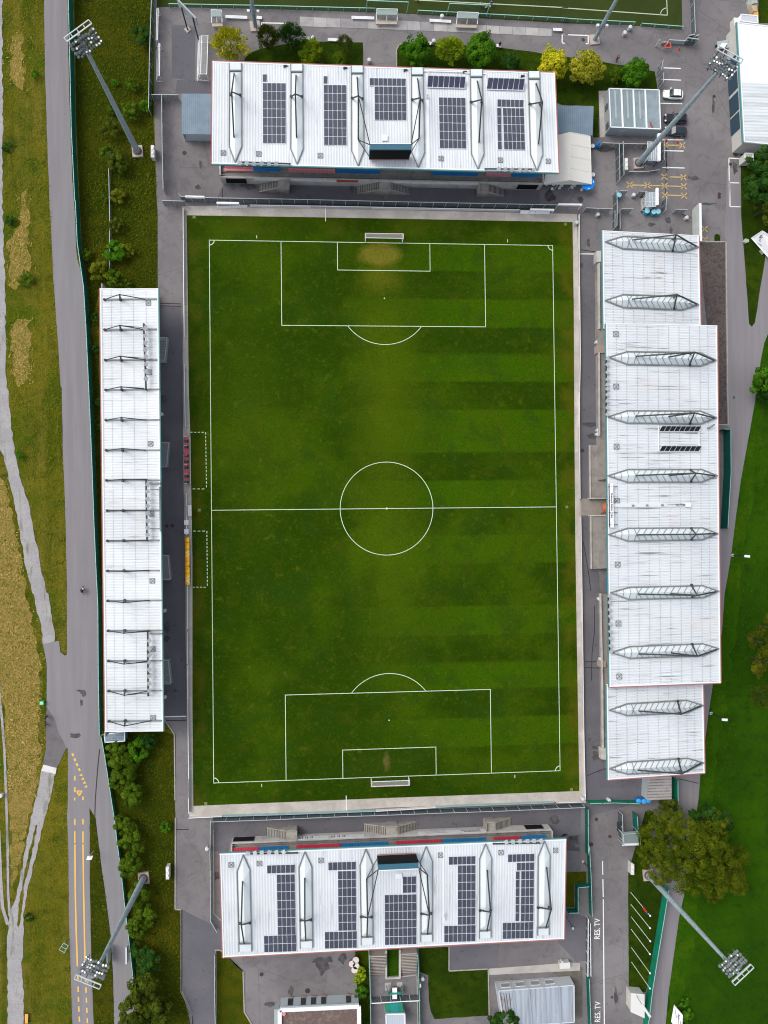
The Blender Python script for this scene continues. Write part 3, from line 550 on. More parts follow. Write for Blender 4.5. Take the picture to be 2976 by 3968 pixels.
def lamp_bar(t,a,b,lamps,pl,dz,label,cat='floodlights',down=1,s=.62,face=(0,-1),grp='short rows of floodlights on the stand roofs'):
    p,q=pl(t,*a,dz),pl(t,*b,dz); root=thing('floodlight_bar',label,cat,(p+q)/2,grp)
    bb=MB().bar(p,q,.2,.2)
    for k in(.03,.5,.97): x=lerp(p,q,k); bb.bar(x,x-V(0,0,dz),.12)
    ob('support_bar',bb,m_steel,root)
    rd=random.Random(len(label)+int(a[0])); f=Vector((*face,0))
    for x,y in lamps:
        c=pl(t,x,y,dz+.25); r=rd.uniform(-.6,.6)+math.atan2(f.y,f.x)
        M=Matrix.Rotation(r,3,'Z')@Matrix.Rotation(R(28),3,'Y'); me=MB()
        B=[M@V(*k) for k in((-.3,-.3,-.1),(.3,-.3,-.1),(.3,.3,-.1),(-.3,.3,-.1))]; U=[M@V(*k) for k in((-.34,-.34,.1),(.34,-.34,.1),(.34,.34,.1),(-.34,.34,.1))]
        me.hexa([c+k for k in B],[c+k for k in U]); ob('floodlight',me,m_lamp,root)
        # bracket
        ob('lamp_bracket',MB().bar(c-V(0,0,.1),V(c.x,c.y,0)+V(0,0,c.z-.35),.08),m_steel,root) if 0 else None
    return root
def end_stand(side,t,rc,zf,zb,boats,masts,board,wall,seats,stairs,hat,lab,seatrow,front_out):
    """north or south end stand. rc: front-left, front-right, back-right, back-left roof corners"""
    c=[P(t,*rc[0],zf),P(t,*rc[1],zf),P(t,*rc[2],zb),P(t,*rc[3],zb)]
    pl=Pl(c[0],c[1],(c[2]+c[3])/2); c=[pl(t,*k) for k in rc]
    base=V(cen(c).x,cen(c).y,0); root=thing('grandstand',lab,'stand',base)
    rf=roof_part(root,c,pl,m_rx,('t','r','r','r'))
    # skylights
    for tip,Ls,Lb,Rs,Rb in boats:
        gy=1 if side=='N' else -1
        po=[pl(t,*tip,.03),pl(t,*Ls,.03),pl(t,*Lb,.03),pl(t,*Rb,.03),pl(t,*Rs,.03)]
        bk=(po[2]+po[3])/2; fw=(po[0]-bk).normalized()
        hb=[po[2]+fw*1.5,po[3]+fw*1.5]
        r0=(hb[0]+hb[1])/2+fw*1.3+V(0,0,.5); r1=po[0]-fw*4.6+V(0,0,.5)
        skylight(rf,[po[0],po[1],hb[0],hb[1],po[4]],[r0,r1],frame=.13)
        ob('end_panel',MB().slab([po[2]+V(0,0,.25),po[3]+V(0,0,.25),hb[1]+V(0,0,.25),hb[0]+V(0,0,.25)],.25),m_sky,rf)
        ob('skylight_frame',MB().bar(po[2]+V(0,0,.15),hb[0]+V(0,0,.15),.17,.3).bar(po[3]+V(0,0,.15),hb[1]+V(0,0,.15),.17,.3).bar(hb[0]+V(0,0,.3),hb[1]+V(0,0,.3),.2,.14),m_gsteel,rf)
    for feet,apex,st_ in masts:
        ft=[pl(t,*k,.1) for k in feet]; zz=(ft[0].z+ft[1].z)/2; ap=P(t,*apex,zz+5.4)
        aframe(root,ft,ap,[pl(t,*k,.55) for k in st_])
    for k in hat: hatch(rf,pl(t,*k,.02),pl)
    # terrace in a frame aligned with the front wall
    (x0,x1,b0,s_)=wall; yb=lambda x:b0+s_*x
    o=P(t,x0,yb(x0),0); e=P(t,x1,yb(x1),0)-o; W=e.length; ex=e/W; ey=Vector((-ex.y,ex.x,0)); 
    if side=='S': ey=-ey
    def F(u,v,z): return o+ex*u+ey*v+V(0,0,z)
    def uof(x,y,z): return (P(t,x,y,z)-o).dot(ex)
    D=(((c[2]+c[3])/2-o).dot(ey))-1.2
    te=MB(); bx=lambda u0,u1,v0,v1,z0,z1,m=0,B=te: B.hexa([F(u0,v0,z0),F(u1,v0,z0),F(u1,v1,z0),F(u0,v1,z0)],[F(u0,v0,z1),F(u1,v0,z1),F(u1,v1,z1),F(u0,v1,z1)],m)
    bx(0,W,0,D,0,2.2)
    v=seatrow-.35; z=2.2; bx(0,W,v,D,2.201,2.5); k=0
    v+=.95; z=2.5
    while v<D-1 and k<11: bx(0,W,v,D,z+.001,z+.42); z+=.42; v+=.85; k+=1
    ob('terrace',te,m_conc,root)
    wl=MB(); bx(0,W,-.12,.14,0,2.75,0,wl); bx(-.15,.12,.14,D,0,3.2,0,wl); bx(W-.12,W+.15,.14,D,0,3.2,0,wl)
    ob('front_wall',wl,m_lconc,root)
    bw=MB(); bx(0,W,D,D+.3,0,zb-.4,0,bw); ob('back_wall',bw,mat('stand_rear_wall',(.3,.31,.32),.8),root)
    rl=MB()
    for k in range(int(W/2.2)+1): rl.bar(F(k*2.2,.25,2.2),F(k*2.2,.25,3.2),.06)
    rl.bar(F(0,.25,3.2),F(W,.25,3.2),.06); ob('railing',rl,m_gsteel,root)
    
    for k in range(7):
        u=W*(k+.5)/7; cl=MB(); cl.bar(F(u,D-1,0),F(u,D-1,zb-.4),.3); ob('roof_column',cl,m_steel,root)
    for u0,u1 in front_out:
        a,b_=uof(u0,yb(u0),0),uof(u1,yb(u1),0); w2=MB(); bx(a,b_,-.2,-.121,.35,2.3,0,w2); fo=ob('opening_shade',w2,m_dark,root)  # near-black panel paints the shaded inside of a wall opening
    ns=0; stuff={0:MB(),1:MB()}
    for col,xa,xb,n in seats:
        for i in range(n):
            x=xa+(xb-xa)*(i+.5)/n; y=seatrow_y(side,x); p=P(t,x,y,2.78); u=(p-o).dot(ex); pp=F(u,seatrow,2.72)
            inst('seat',seat_mesh({'r':m_red,'b':m_blue,'p':m_pink}[col],col),root,pp,(math.atan2(ex.y,ex.x)+math.pi if side=='N' else math.atan2(ex.y,ex.x))+0)
            ns+=1
    # second rows further back under the roof
    for col,m_ in (('r',m_red),('b',m_blue)):
        b=MB()
        for c_,xa,xb,n in seats:
            if (c_ in 'rp')!=(col=='r'): continue
            for r_ in range(1,9):
                for i in range(n):
                    x=xa+(xb-xa)*(i+.5)/n; u=uof(x,seatrow_y(side,x),2.78); b.hexa([F(u-.2,seatrow+.85*r_-.2,2.6+.42*r_),F(u+.2,seatrow+.85*r_-.2,2.6+.42*r_),F(u+.2,seatrow+.85*r_+.15,2.6+.42*r_),F(u-.2,seatrow+.85*r_+.15,2.6+.42*r_)],[F(u-.2,seatrow+.85*r_-.2,2.75+.42*r_),F(u+.2,seatrow+.85*r_-.2,2.75+.42*r_),F(u+.2,seatrow+.85*r_+.15,2.95+.42*r_),F(u-.2,seatrow+.85*r_+.15,2.95+.42*r_)])
        q=ob('rear_seat_rows',b,m_,root); q['kind']='stuff'
    # stairs: landings + flights
    for lx0,lx1,flights in stairs:
        a,b_=uof(lx0,yb(lx0),0),uof(lx1,yb(lx1),0); dp=1.75
        sb=MB(); nz=MB(); bx(a,b_,-dp,seatrow-.5,0,2.24,0,sb)
        for d_,xe in flights:
            u=uof(xe,yb(xe)-0,0); n=13; s0=a if d_<0 else b_
            for i in range(n):
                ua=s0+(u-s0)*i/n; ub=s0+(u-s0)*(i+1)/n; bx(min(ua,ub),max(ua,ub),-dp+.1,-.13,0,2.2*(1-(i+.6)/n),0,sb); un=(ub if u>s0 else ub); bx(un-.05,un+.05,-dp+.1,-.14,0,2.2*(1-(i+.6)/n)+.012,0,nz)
            w_=.13
            for vv in(-dp,):
                sb.hexa([F(s0,vv,0),F(u,vv,0),F(u,vv+w_,0),F(s0,vv+w_,0)],[F(s0,vv,2.45),F(u,vv,.25),F(u,vv+w_,.25),F(s0,vv+w_,2.45)])
        bx(a,b_,-dp-.13,-dp,0,2.6,0,sb)
        if not any(d<0 for d,_ in flights): bx(a-.13,a,-dp,0,0,2.9,0,sb)
        if not any(d>0 for d,_ in flights): bx(b_,b_+.13,-dp,0,0,2.9,0,sb)
        sc_=ob('staircase',sb,mat('stair_concrete',(.38,.355,.32),.9,[lay(.8,(.2,.19,.17),.45,.65,.6)]),root); ob('riser_shade_strips',nz,mat('riser_shade',(.06,.055,.05),.9),sc_)  # dark strips stand in for the shade at each riser
    # scoreboard hung over the roof edge
    (bx0,bx1,yb0,yt0,yt1,sy_)=board; zl=(zf+.5); zt=zl+3.7
    fl,fr_=P(t,bx0[0],yb0,zl),P(t,bx0[1],yb0+sy_*(bx0[1]-bx0[0]),zl); tl,tr=P(t,bx1[0],yt0,zt),P(t,bx1[1],yt0+sy_*(bx1[1]-bx1[0]),zt)
    ex2=(fr_-fl).normalized(); w2=(fr_-fl).length; ey2=Vector((-ex2.y,ex2.x,0)); ey2=ey2 if side=='N' else -ey2
    sbd=thing('scoreboard','black scoreboard in a teal case above the front of the '+('top' if side=='N' else 'bottom')+' end stand roof','scoreboard',(fl+fr_)/2)
    ob('case',MB().hexa([fl+ey2*.03,fr_+ey2*.03,fr_+ey2*1.1,fl+ey2*1.1],[fl+ey2*.03+V(0,0,3.7),fr_+ey2*.03+V(0,0,3.7),fr_+ey2*1.1+V(0,0,3.7),fl+ey2*1.1+V(0,0,3.7)]),m_tealbox,sbd)
    n_=-ey2; ob('screen',MB().hexa([fl+V(0,0,.12),fr_+V(0,0,.12),fr_+ey2*.05+V(0,0,.12),fl+ey2*.05+V(0,0,.12)],[fl+n_*.15+V(0,0,3.68),fr_+n_*.15+V(0,0,3.68),fr_+ey2*.05+V(0,0,3.68),fl+ey2*.05+V(0,0,3.68)]),m_dark,sbd)
    ob('rim',MB().bar(fl+V(0,0,.05)+n_*.1,fr_+V(0,0,.05)+n_*.1,.12),m_trimr,sbd); ob('rim',MB().bar(fl+V(0,0,3.75)+ey2*1.05,fr_+V(0,0,3.75)+ey2*1.05,.12),m_trimw,sbd)
    tops=[fl+ey2*.9+V(0,0,3.7),fr_+ey2*.9+V(0,0,3.7)]
    for i,mi in enumerate((2,3)):
        ft=[pl(t,*k,.1) for k in masts[mi][0]]; zz=(ft[0].z+ft[1].z)/2; ap=P(t,*masts[mi][1],zz+5.4); front=pl(t,*masts[mi][2][0],.55)
        ob('stay_rod',MB().tube(ap,tops[i],.09,.09,6),m_steel,sbd)
        ob('strut',MB().tube(front,tops[i],.1,.1,6),m_steel,sbd); ob('strut',MB().tube(front,(fl if i==0 else fr_)+ey2*.5+V(0,0,.3),.07,.07,6),m_steel,sbd)
    return pl,root,F,uof
def seatrow_y(side,x): return (1362+.022*(x-350)) if side=='N' else (262-.0427*(x-420))
a2=1451.6; b2=1659.
nb=[((437,1308),(389,1182),(392,512),(490,1180),(488,512)),((935,1322),(883,1198),(885,520),(984,1198),(980,520)),((1425,1335),(1372,1212),(1370,533),(1472,1210),(1465,533)),
 ((a2+458,1348),(a2+403,1225),(a2+400,548),(a2+508,1225),(a2+495,548)),((a2+935,1360),(a2+883,1237),(a2+873,562),(a2+984,1237),(a2+970,562)),((a2+1410,1375),(a2+1357,1242),(a2+1340,577),(a2+1457,1242),(a2+1430,577))]
nm=[(((400,762),(478,765)),(410,738),((428,1105),(430,590))),(((888,777),(975,777)),(922,755),((931,1108),(927,605))),(((1377,790),(1460,795)),(1428,770),((1427,1125),(1418,620))),
 (((a2+408,803),(a2+488,808)),(a2+474,785),((a2+464,1110),(a2+452,632))),(((a2+880,822),(a2+965,825)),(a2+968,800),((a2+946,1145),(a2+932,652))),(((a2+1352,838),(a2+1435,840)),(a2+1456,820),((a2+1425,1160),(a2+1405,670)))]
ns_=[('p',352,583,11),('b',585,800,10),('p',865,1243,18),('b',1245,a2+151,17),('b',a2+568,a2+938,18),('p',a2+1002,a2+1203,10),('b',a2+1205,a2+1425,11)]
nh=[(342,1230),(627,1238),(1122,1252),(a2+640,1275),(a2+1116,1288),(a2+1500,1297)]
npl,north,NF,nu=end_stand('N','A1',[(250,1318),(a2+1587,1390),(a2+1555,585),(256,492)],11.5,9.4,nb,nm,((1513,a2+384),(1522,a2+394),1281,1205,1160,0.),(335,2880,1463,.0205),ns_,
 [(800,872,[(-1,632)]),(1597,1677,[(-1,1418),(1,a2+388)]),(a2+930,a2+1000,[(1,a2+1148)])],nh,'white roofed end stand above the pitch, with solar arrays in staggered blocks',1.45,[(372,535),(a2+1240,a2+1400)])
sb_=[((502,297),(452,430),(470,1072),(556,415),(571,1105-35)),((997,270),(949,400),(961,1048),(1053,395),(1060,1042)),((1487,250),(1439,380),(1450,1020),(1539,372),(1545,1015)),
 ((b2+312,228),(b2+267,352),(b2+270,995),(b2+363,350),(b2+362,990)),((b2+790,207),(b2+741,330),(b2+740,968),(b2+839,325),(b2+832,963)),((b2+1263,185),(b2+1212,312),(b2+1208,943),(b2+1309,305),(b2+1298,938))]
sm=[(((477,848),(557,845)),(487,862),((497,512),(510,1015))),(((965,822),(1048,820)),(998,832),((997,485),(1006,990))),(((1450,795),(1532,797)),(1502,805),((1495,490),(1497,962))),
 (((b2+275,772),(b2+352,768)),(b2+340,785),((b2+323,460),(b2+324,938))),(((b2+745,745),(b2+830,742)),(b2+832,760),((b2+805,422),(b2+802,912))),(((b2+1213,722),(b2+1300,718)),(b2+1320,738),((b2+1282,400),(b2+1275,888)))]
ss=[('r',418,628,9),('b',630,863,10),('r',928,1285,16),('b',1287,b2+5,16),('r',b2+68,b2+440,16),('b',b2+443,b2+792,15),('r',b2+852,b2+1075,9),('b',b2+1078,b2+1278,9)]
sh=[(405,378),(632,368),(1127,343),(b2+428,300),(b2+913,280),(b2+1352,262)]
spl,south,SF,su=end_stand('S','E1',[(314,288),(b2+1438,170),(b2+1423,975),(338,1123)],11.5,9.4,sb_,sm,((1577,b2+233),(1590,b2+250),305,377,415,-.045),(425,b2+1290,178,-.0415),ss,
 [(862,935,[(-1,692)]),(b2-5,b2+75,[(-1,1473),(1,b2+238)]),(b2+778,b2+850,[(1,b2+998)])],sh,'white roofed end stand below the pitch, its front row of bright red and blue seats',1.15,[(430,598),(b2+1095,b2+1235)])
NG='blocks of dark solar panels on the top end roof'; SG='blocks of dark solar panels on the bottom end roof'
solar(npl,'A1',[(658,665,843,1150,5,7,.004,.01),(658,595,692,658,1,1,0,.01)],'solar array leftmost on the top end roof, one extra panel at its upper left',NG)
solar(npl,'A1',[(1148,680,1330,1165,5,7,.008,.01),(1147,610,1180,673,1,1,0,.01)],'second solar array from the left on the top end roof',NG)
solar(npl,'A1',[(a2+66,625,a2+357,687,8,1,0,.015),(a2+105,692,a2+360,963,7,4,.012,.012)],'short wide solar array above the scoreboard on the top end roof',NG)
solar(npl,'A1',[(a2+622,780,a2+836,1190,6,6,.02,.02)],'plain rectangular solar array right of the scoreboard on the top end roof',NG)
solar(npl,'A1',[(a2+1093,796,a2+1304,858,6,1,.0,.025),(a2+1090,865,a2+1124,1201,1,5,.02,.02),(a2+1136,865,a2+1306,1201,5,5,.035,.02)],'rightmost solar array on the top end roof, its first column set apart',NG)
solar(npl,'A1',[(a2+531,628,a2+833,700,7,1,-.03,.03)],'left of two rows of tilted blue collectors on the top end roof','tilted blue collectors on the top end roof',m_pv2,.35,tilt=.9)
solar(npl,'A1',[(a2+1012,645,a2+1307,716,7,1,-.08,.03)],'right of two rows of tilted blue collectors on the top end roof','tilted blue collectors on the top end roof',m_pv2,.35,tilt=.9)
solar(spl,'E1',[(693,384,917,452,6,1,.01,-.03),(770,458,916,945,4,7,.02,-.02),(668,951,928,1085,7,2,.02,-.03)],'leftmost hooked solar array on the bottom end roof',SG)
solar(spl,'E1',[(1185,360,1408,427,6,1,.01,-.03),(1262,430,1408,912,4,7,.01,-.02),(1157,920,1415,1056,7,2,.01,-.03)],'second hooked solar array from the left on the bottom end roof',SG)
solar(spl,'E1',[(b2+125,475,b2+233,608,3,2,.0,-.03),(b2-20,622,b2+235,1026,7,6,.005,-.025)],'broad solar array behind the scoreboard on the bottom end roof',SG)
solar(spl,'E1',[(b2+495,315,b2+710,382,6,1,0,-.03),(b2+567,384,b2+710,864,4,7,.0,-.02),(b2+458,871,b2+710,1004,7,2,.0,-.03)],'hooked solar array right of the scoreboard on the bottom end roof',SG)
solar(spl,'E1',[(b2+971,296,b2+1183,360,6,1,-.01,-.03),(b2+1042,363,b2+1182,428,4,1,-.01,-.03),(b2+1034,432,b2+1066,835,1,6,-.01,-.02),(b2+1077,430,b2+1181,838,3,6,-.01,-.02),(b2+928,846,b2+1175,978,7,2,-.01,-.03)],'rightmost hooked solar array on the bottom end roof, one column split off',SG)
lamp_bar('A1',(485,1302),(885,1316),[(475,1308),(530,1312),(590,1314),(652,1314),(710,1314),(768,1314)],npl,.5,'row of six square floodlights at the left front edge of the top end roof')
lamp_bar('A1',(a2+990,1357),(a2+1385,1359),[(a2+1105,1357),(a2+1157,1362),(a2+1210,1364),(a2+1273,1366),(a2+1325,1366),(a2+1383,1368)],npl,.5,'row of six square floodlights at the right front edge of the top end roof')
lamp_bar('E1',(560,291),(945,284),[(537,290),(597,286),(652,283),(713,280),(770,280),(828,278)],spl,.5,'row of six square floodlights at the left front edge of the bottom end roof',face=(0,1))
lamp_bar('E1',(b2+848,212),(b2+1240,204),[(b2+957,198),(b2+1011,195),(b2+1068,192),(b2+1128,190),(b2+1180,188),(b2+1237,187)],spl,.5,'row of six square floodlights at the right front edge of the bottom end roof',face=(0,1))
# roof pipework and banner details
b=MB(); q=S("A2 465,575 535,578 535,640",npl); [b.bar(q[i]+V(0,0,.2),q[i+1]+V(0,0,.2),.12) for i in range(2)]
q=S("A2 500,575 825,585 835,592 1000,598 1003,705",npl); [b.bar(q[i]+V(0,0,.2),q[i+1]+V(0,0,.2),.14) for i in range(4)]
ob('pipework',b,m_wht,north)
b=MB()
for t_,x,y in (('A1',845,530),('A1',1325,545),('A2',358,563),('A2',835,577),('A2',1298,610)): p=npl(t_,x,y,.1); b.box(p,(.6,.25,.3)); b.box(p+V(-.3,-.15,.1),(.25,.3,.3))
ob('vent_pipe',b,m_steel,north)
ob('roof_light',MB().slab([npl('A2',168,1087,.3),npl('A2',212,1087,.3),npl('A2',212,1130,.3),npl('A2',168,1130,.3)],.3),m_trimw,north)
ob('roof_light',MB().slab([spl('E2',75,450,.3),spl('E2',118,450,.3),spl('E2',118,490,.3),spl('E2',75,490,.3)],.3),m_trimw,south)
ob('flue_pipe',MB().tube(npl('A2',527,790,.1),npl('A2',533,750,1.2),.16),m_wht,north); ob('flue_pipe',MB().tube(spl('E2',467,822,.1),spl('E2',455,775,1.2),.14),m_wht,south)
ob('duct_cover',MB().slab([npl('A2',522,800,.12),npl('A2',546,800,.12),npl('A2',551,1355,.12),npl('A2',527,1355,.12)],.12),m_trimw,north)
ob('duct_cover',MB().slab([spl('E2',446,228,.12),spl('E2',460,228,.12),spl('E2',462,850,.12),spl('E2',448,850,.12)],.12),m_trimw,south)
def banner(F,uof,t,xa,xb,yb,m,z0=1.6,z1=2.6,par=None,name='banner',sgn=1):
    a,b_=uof(xa,yb,0),uof(xb,yb,0); B=MB(); B.hexa([F(a,-.2,z0),F(b_,-.2,z0),F(b_,-.13,z0),F(a,-.13,z0)],[F(a,-.2,z1),F(b_,-.2,z1),F(b_,-.13,z1),F(a,-.13,z1)]); return ob(name,B,m,par),a,b_
m_ban=mat('banner_cloth',(.62,.62,.62),.7,[lay(.6,(.5,.5,.5),.45,.65,.6)]); m_banr=mat('red_banner',(.35,.06,.045),.7)
for xa,xb,m_ in ((600,800,m_ban),(880,1250,m_ban),(1255,1420,m_banr),(a2+250,a2+385,m_ban),(a2+390,a2+925,m_ban)): banner(NF,nu,'A1',xa,xb,1490,m_,1.9,2.7,north)
for xa,xb,tx in ((940,1190,1),(1195,1470,1),(b2+240,b2+775,2)):
    o,a,b_=banner(SF,su,'E1',xa,xb,130,m_ban,1.35,2.7,south)
    if tx==2:
        ex=(SF(1,0,0)-SF(0,0,0)).normalized(); W_=b_-a
        mk=lambda u,z:frame_m(SF(u,-.215,z),-ex,V(0,0,1))
        text_obj('lettering','ALCONATA',.62,m_text,o,mk(a+W_*.80,2.32),bold=.012); text_obj('lettering','ADVOCATUR',.62,m_text,o,mk(a+W_*.78,1.75),bold=.012)
        text_obj('lettering','Finanzdienstleistung',.5,m_gtext,o,mk(a+W_*.28,2.32)); text_obj('lettering','Beck & Partner',.5,m_gtext,o,mk(a+W_*.30,1.75))
    else:
        for k in range(9): B=MB(); u=a+.3+k*.32; B.hexa([SF(u,-.22,1.6),SF(u+.13,-.22,1.6),SF(u+.13,-.205,1.6),SF(u,-.205,1.6)],[SF(u,-.22,2.5),SF(u+.13,-.22,2.5),SF(u+.13,-.205,2.5),SF(u,-.205,2.5)]); ob('stripe_mark',B,m_text,o) if k not in(3,6) else None
# ------------------------------------------------------------ left side stand
wz=(9.,7.6)
rc=[('B0',1273,873),('D0',1313,1100),('D0',845,1105),('B0',802,873)]
c=[P(*rc[0],wz[0]),P(*rc[1],wz[0]),P(*rc[2],wz[1]),P(*rc[3],wz[1])]; wpl=Pl(c[0],c[1],(c[2]+c[3])/2); c=[wpl(*k) for k in rc]
west=thing('grandstand','long narrow stand left of the pitch with a plain ribbed white roof','stand',V(cen(c).x,cen(c).y,0))
wr=roof_part(west,c,wpl,m_rw,('t','w','r','w'))
wd=[('B0',952,[(838,955),(968,957),(960,915),(1165,952)]),('B0',1195,[(840,1197),(972,1199),(962,1163),(1152,1195)]),('B0',1440,[(845,1441),(975,1443),(966,1411),(1155,1437)]),
('C0',18,[(848,22),(980,22),(970,-3),(1180,18)]),('C0',263,[(850,265),(980,266),(973,245),(1175,264)]),('C0',507,[(853,508),(985,508),(981,494),(1172,507)]),('C0',748,[(855,750),(988,750),(986,741),(1175,740)]),('C0',991,[(860,993),(991,993),(991,989),(1180,990)]),('C0',1232,[(862,1235),(995,1233),(995,1237),(1180,1232)]),('C0',1474,[(862,1477),(997,1475),(993,1483),(1200,1473)]),
('D0',55,[(865,59),(1001,56),(994,73),(1200,55)]),('D0',297,[(868,300),(1001,298),(996,319),(1205,298)]),('D0',540,[(870,542),(1003,540),(996,567),(1185,545)]),('D0',780,[(872,784),(1004,780),(999,818),(1180,787)]),('D0',1023,[(874,1027),(1006,1022),(1001,1064),(1215,1022)])]
wt=[]
for t_,y,(l,f,a,r_) in wd:
    xr=1262 if t_=='B0' else (1283 if t_=='C0' else 1300)
    ob('roof_beam',MB().bar(wpl(t_,l[0],l[1]-1,.14),wpl(t_,xr,y-1,.14),.24,.18),m_gsteel,wr)
    ft=wpl(t_,*f,.1); ap=P(t_,*a,ft.z+3.2); le,re=wpl(t_,*l,.3),wpl(t_,*r_,.3)
    ob('mast_leg',MB().tube(ft,ap,.2,.13,8).lathe(ft,[(.3,-.05),(.3,.2)],8),m_steel,west); ob('stay_anchor',MB().lathe(le,[(.25,-.25),(.25,.1)],8),m_steel,west)
    for e_ in(le,re): ob('stay_rod',MB().tube(ap,e_,.09,.09,6),m_steel,west)
    wt.append(ap)
for t_,x,y in (('B0',1192,983),('B0',1200,1540),('C0',1210,455),('C0',1218,1018),('C0',1224,1556),('D0',1228,445),('D0',1231,996)): hatch(wr,wpl(t_,x,y,.02),wpl)
b=MB(); dl=[wpl('B0',820,880,.05),wpl('D0',862,1098,.05)]
for k,(xa,xb) in enumerate(((820,862),(893,925),(970,1000),(1070,1100),(1172,1205))):
    p,q=wpl('B0',xa,885,.05),wpl('D0',xb,1095,.05)
    dash_n=220
    for i in range(dash_n):
        a_=lerp(p,q,i/dash_n); b.bar(a_,lerp(p,q,(i+.35)/dash_n),.09,.05)
ob('fixing_screws',b,mat('screw_grey',(.3,.31,.32),.6),wr)
for i,(y,t1,a_,t2,b_,lm) in enumerate(((0,'B0',(1154,1148),'C0',(1173,22),[('B0',1165,1190),('B0',1167,1248),('B0',1167,1303),('B0',1167,1360),('B0',1170,1415),('B0',1172,1475),('B0',1172,1533),('B0',1172,1592)]),
 (0,'C0',(1173,740),'C0',(1181,1235),[('C0',1186,v) for v in(783,840,898,957,1015,1075,1132,1188)]),(0,'D0',(1187,310),'D0',(1190,825),[('D0',1199,v) for v in(380,440,495,552,610,665,722,780)]))):
    p,q=wpl(t1,*a_,1.2),wpl(t2,*b_,1.2); root=thing('floodlight_bar',['upper','middle','lower'][i]+' of three long rows of eight square floodlights on the left side roof','floodlights',(p+q)/2,'long rows of floodlights on the left side roof')
    bb=MB().tube(p,q,.16,.16,6)
    for k in(0,.33,.66,1): x=lerp(p,q,k); bb.bar(x,x-V(0,0,1.1),.12)
    ob('support_bar',bb,m_steel,root); rd=random.Random(i)
    for t_,x,y_ in lm:
        c0=wpl(t_,x,y_,1.35); M=Matrix.Rotation(rd.uniform(-.7,.7),3,'Z')@Matrix.Rotation(R(20),3,'Y')
        ob('floodlight',MB().hexa([c0+M@V(*k) for k in((-.3,-.3,-.1),(.3,-.3,-.1),(.3,.3,-.1),(-.3,.3,-.1))],[c0+M@V(*k) for k in((-.36,-.36,.1),(.36,-.36,.1),(.36,.36,.1),(-.36,.36,.1))]).bar(c0-V(0,0,.05),lerp(p,q,.5)*0+V(p.x+(q.x-p.x)*((c0.y-p.y)/(q.y-p.y)),c0.y,p.z),.07),m_lamp,root)
    for ap in wt:
        if q.y-.8<ap.y<p.y+1.2: ob('tie_rod',MB().tube(ap,V(p.x,ap.y,p.z),.06,.06,6),m_steel,root)
ob('camera_gantry',MB().bar(wpl('C0',1195,773,.3),wpl('C0',1290,773,.3),.3).bar(wpl('C0',1205,822,.15),wpl('C0',1283,822,.15),.1).bar(wpl('C0',1205,1137,.15),wpl('C0',1283,1137,.15),.1).bar(wpl('C0',1283,800,.4),wpl('C0',1290,1160,.4),.25).bar(wpl('D0',1205,322,.3),wpl('D0',1302,322,.3),.25),m_gsteel,west)
f0,f1=P('B0',1290,880,0),P('D0',1318,1100,0)
te=MB(); ey=(f1-f0); Lw=ey.length; ey/=Lw; nx=Vector((ey.y,-ey.x,0)); nx=nx if nx.x<0 else -nx
def WF(u,v,z): return f0+ey*u+nx*v+V(0,0,z)
def wbox(B,u0,u1,v0,v1,z0,z1): B.hexa([WF(u0,v0,z0),WF(u1,v0,z0),WF(u1,v1,z0),WF(u0,v1,z0)],[WF(u0,v0,z1),WF(u1,v0,z1),WF(u1,v1,z1),WF(u0,v1,z1)])
wbox(te,1,Lw-1,.8,9,0,1.2)
for k in range(8): wbox(te,1,Lw-1,2.2+k*.8,9,1.201+k*.4,1.6+k*.4)
ob('terrace',te,m_conc,west); B=MB(); wbox(B,1,Lw-1,.7,.82,0,1.9); ob('front_wall',B,m_lconc,west); B=MB(); wbox(B,1,Lw-1,9,9.2,0,7.2); ob('back_wall',B,MT['stand_rear_wall'],west)
for k in range(16): u=Lw*(k+.5)/16; B=MB(); B.bar(WF(u,8.3,0),WF(u,8.3,7.3),.3); ob('roof_column',B,m_steel,west)
for k,(t_,p) in enumerate((('B0',[(1270,1268),(1347,1268),(1330,1455),(1270,1455)]),('C0',[(1285,446),(1361,446),(1345,642),(1290,642)]),('C0',[(1300,1350),(1355,1350),(1375,1546),(1300,1546)]),('D0',[(1300,533),(1357,533),(1378,720),(1300,720)]))):
    q=[P(t_,*p[0],1.5),P(t_,*p[1],1.5),P(t_,*p[2],.1),P(t_,*p[3],.1)] if k<2 else [P(t_,*p[0],.1),P(t_,*p[1],.1),P(t_,*p[2],1.5),P(t_,*p[3],1.5)]
    q=[P(t_,*v,1.2) for v in p]
    B=MB(); n=9
    for i in range(n):
        a_,b_=(lerp(q[0],q[3],i/n),lerp(q[1],q[2],i/n)); c_,d_=(lerp(q[0],q[3],(i+1)/n),lerp(q[1],q[2],(i+1)/n)); z_=(1.3*(1-i/n)+.1) if k<2 else (1.3*(i+1)/n)
        B.hexa([V(v.x,v.y,0) for v in(a_,b_,d_,c_)],[V(v.x,v.y,z_) for v in(a_,b_,d_,c_)])
    st_=ob('staircase',B,mat('stair_grey',(.26,.28,.28),.8),west); B=MB()
    for a_,b_ in((q[1],q[2]),(q[0],q[1]),(q[3],q[2])): B.bar(V(a_.x,a_.y,1.9),V(b_.x,b_.y,1.9),.12,.1).bar(V(a_.x,a_.y,0),V(a_.x,a_.y,1.9),.1)
    ob('handrail',B,mat('pale_steel',(.45,.48,.48),.5),st_)
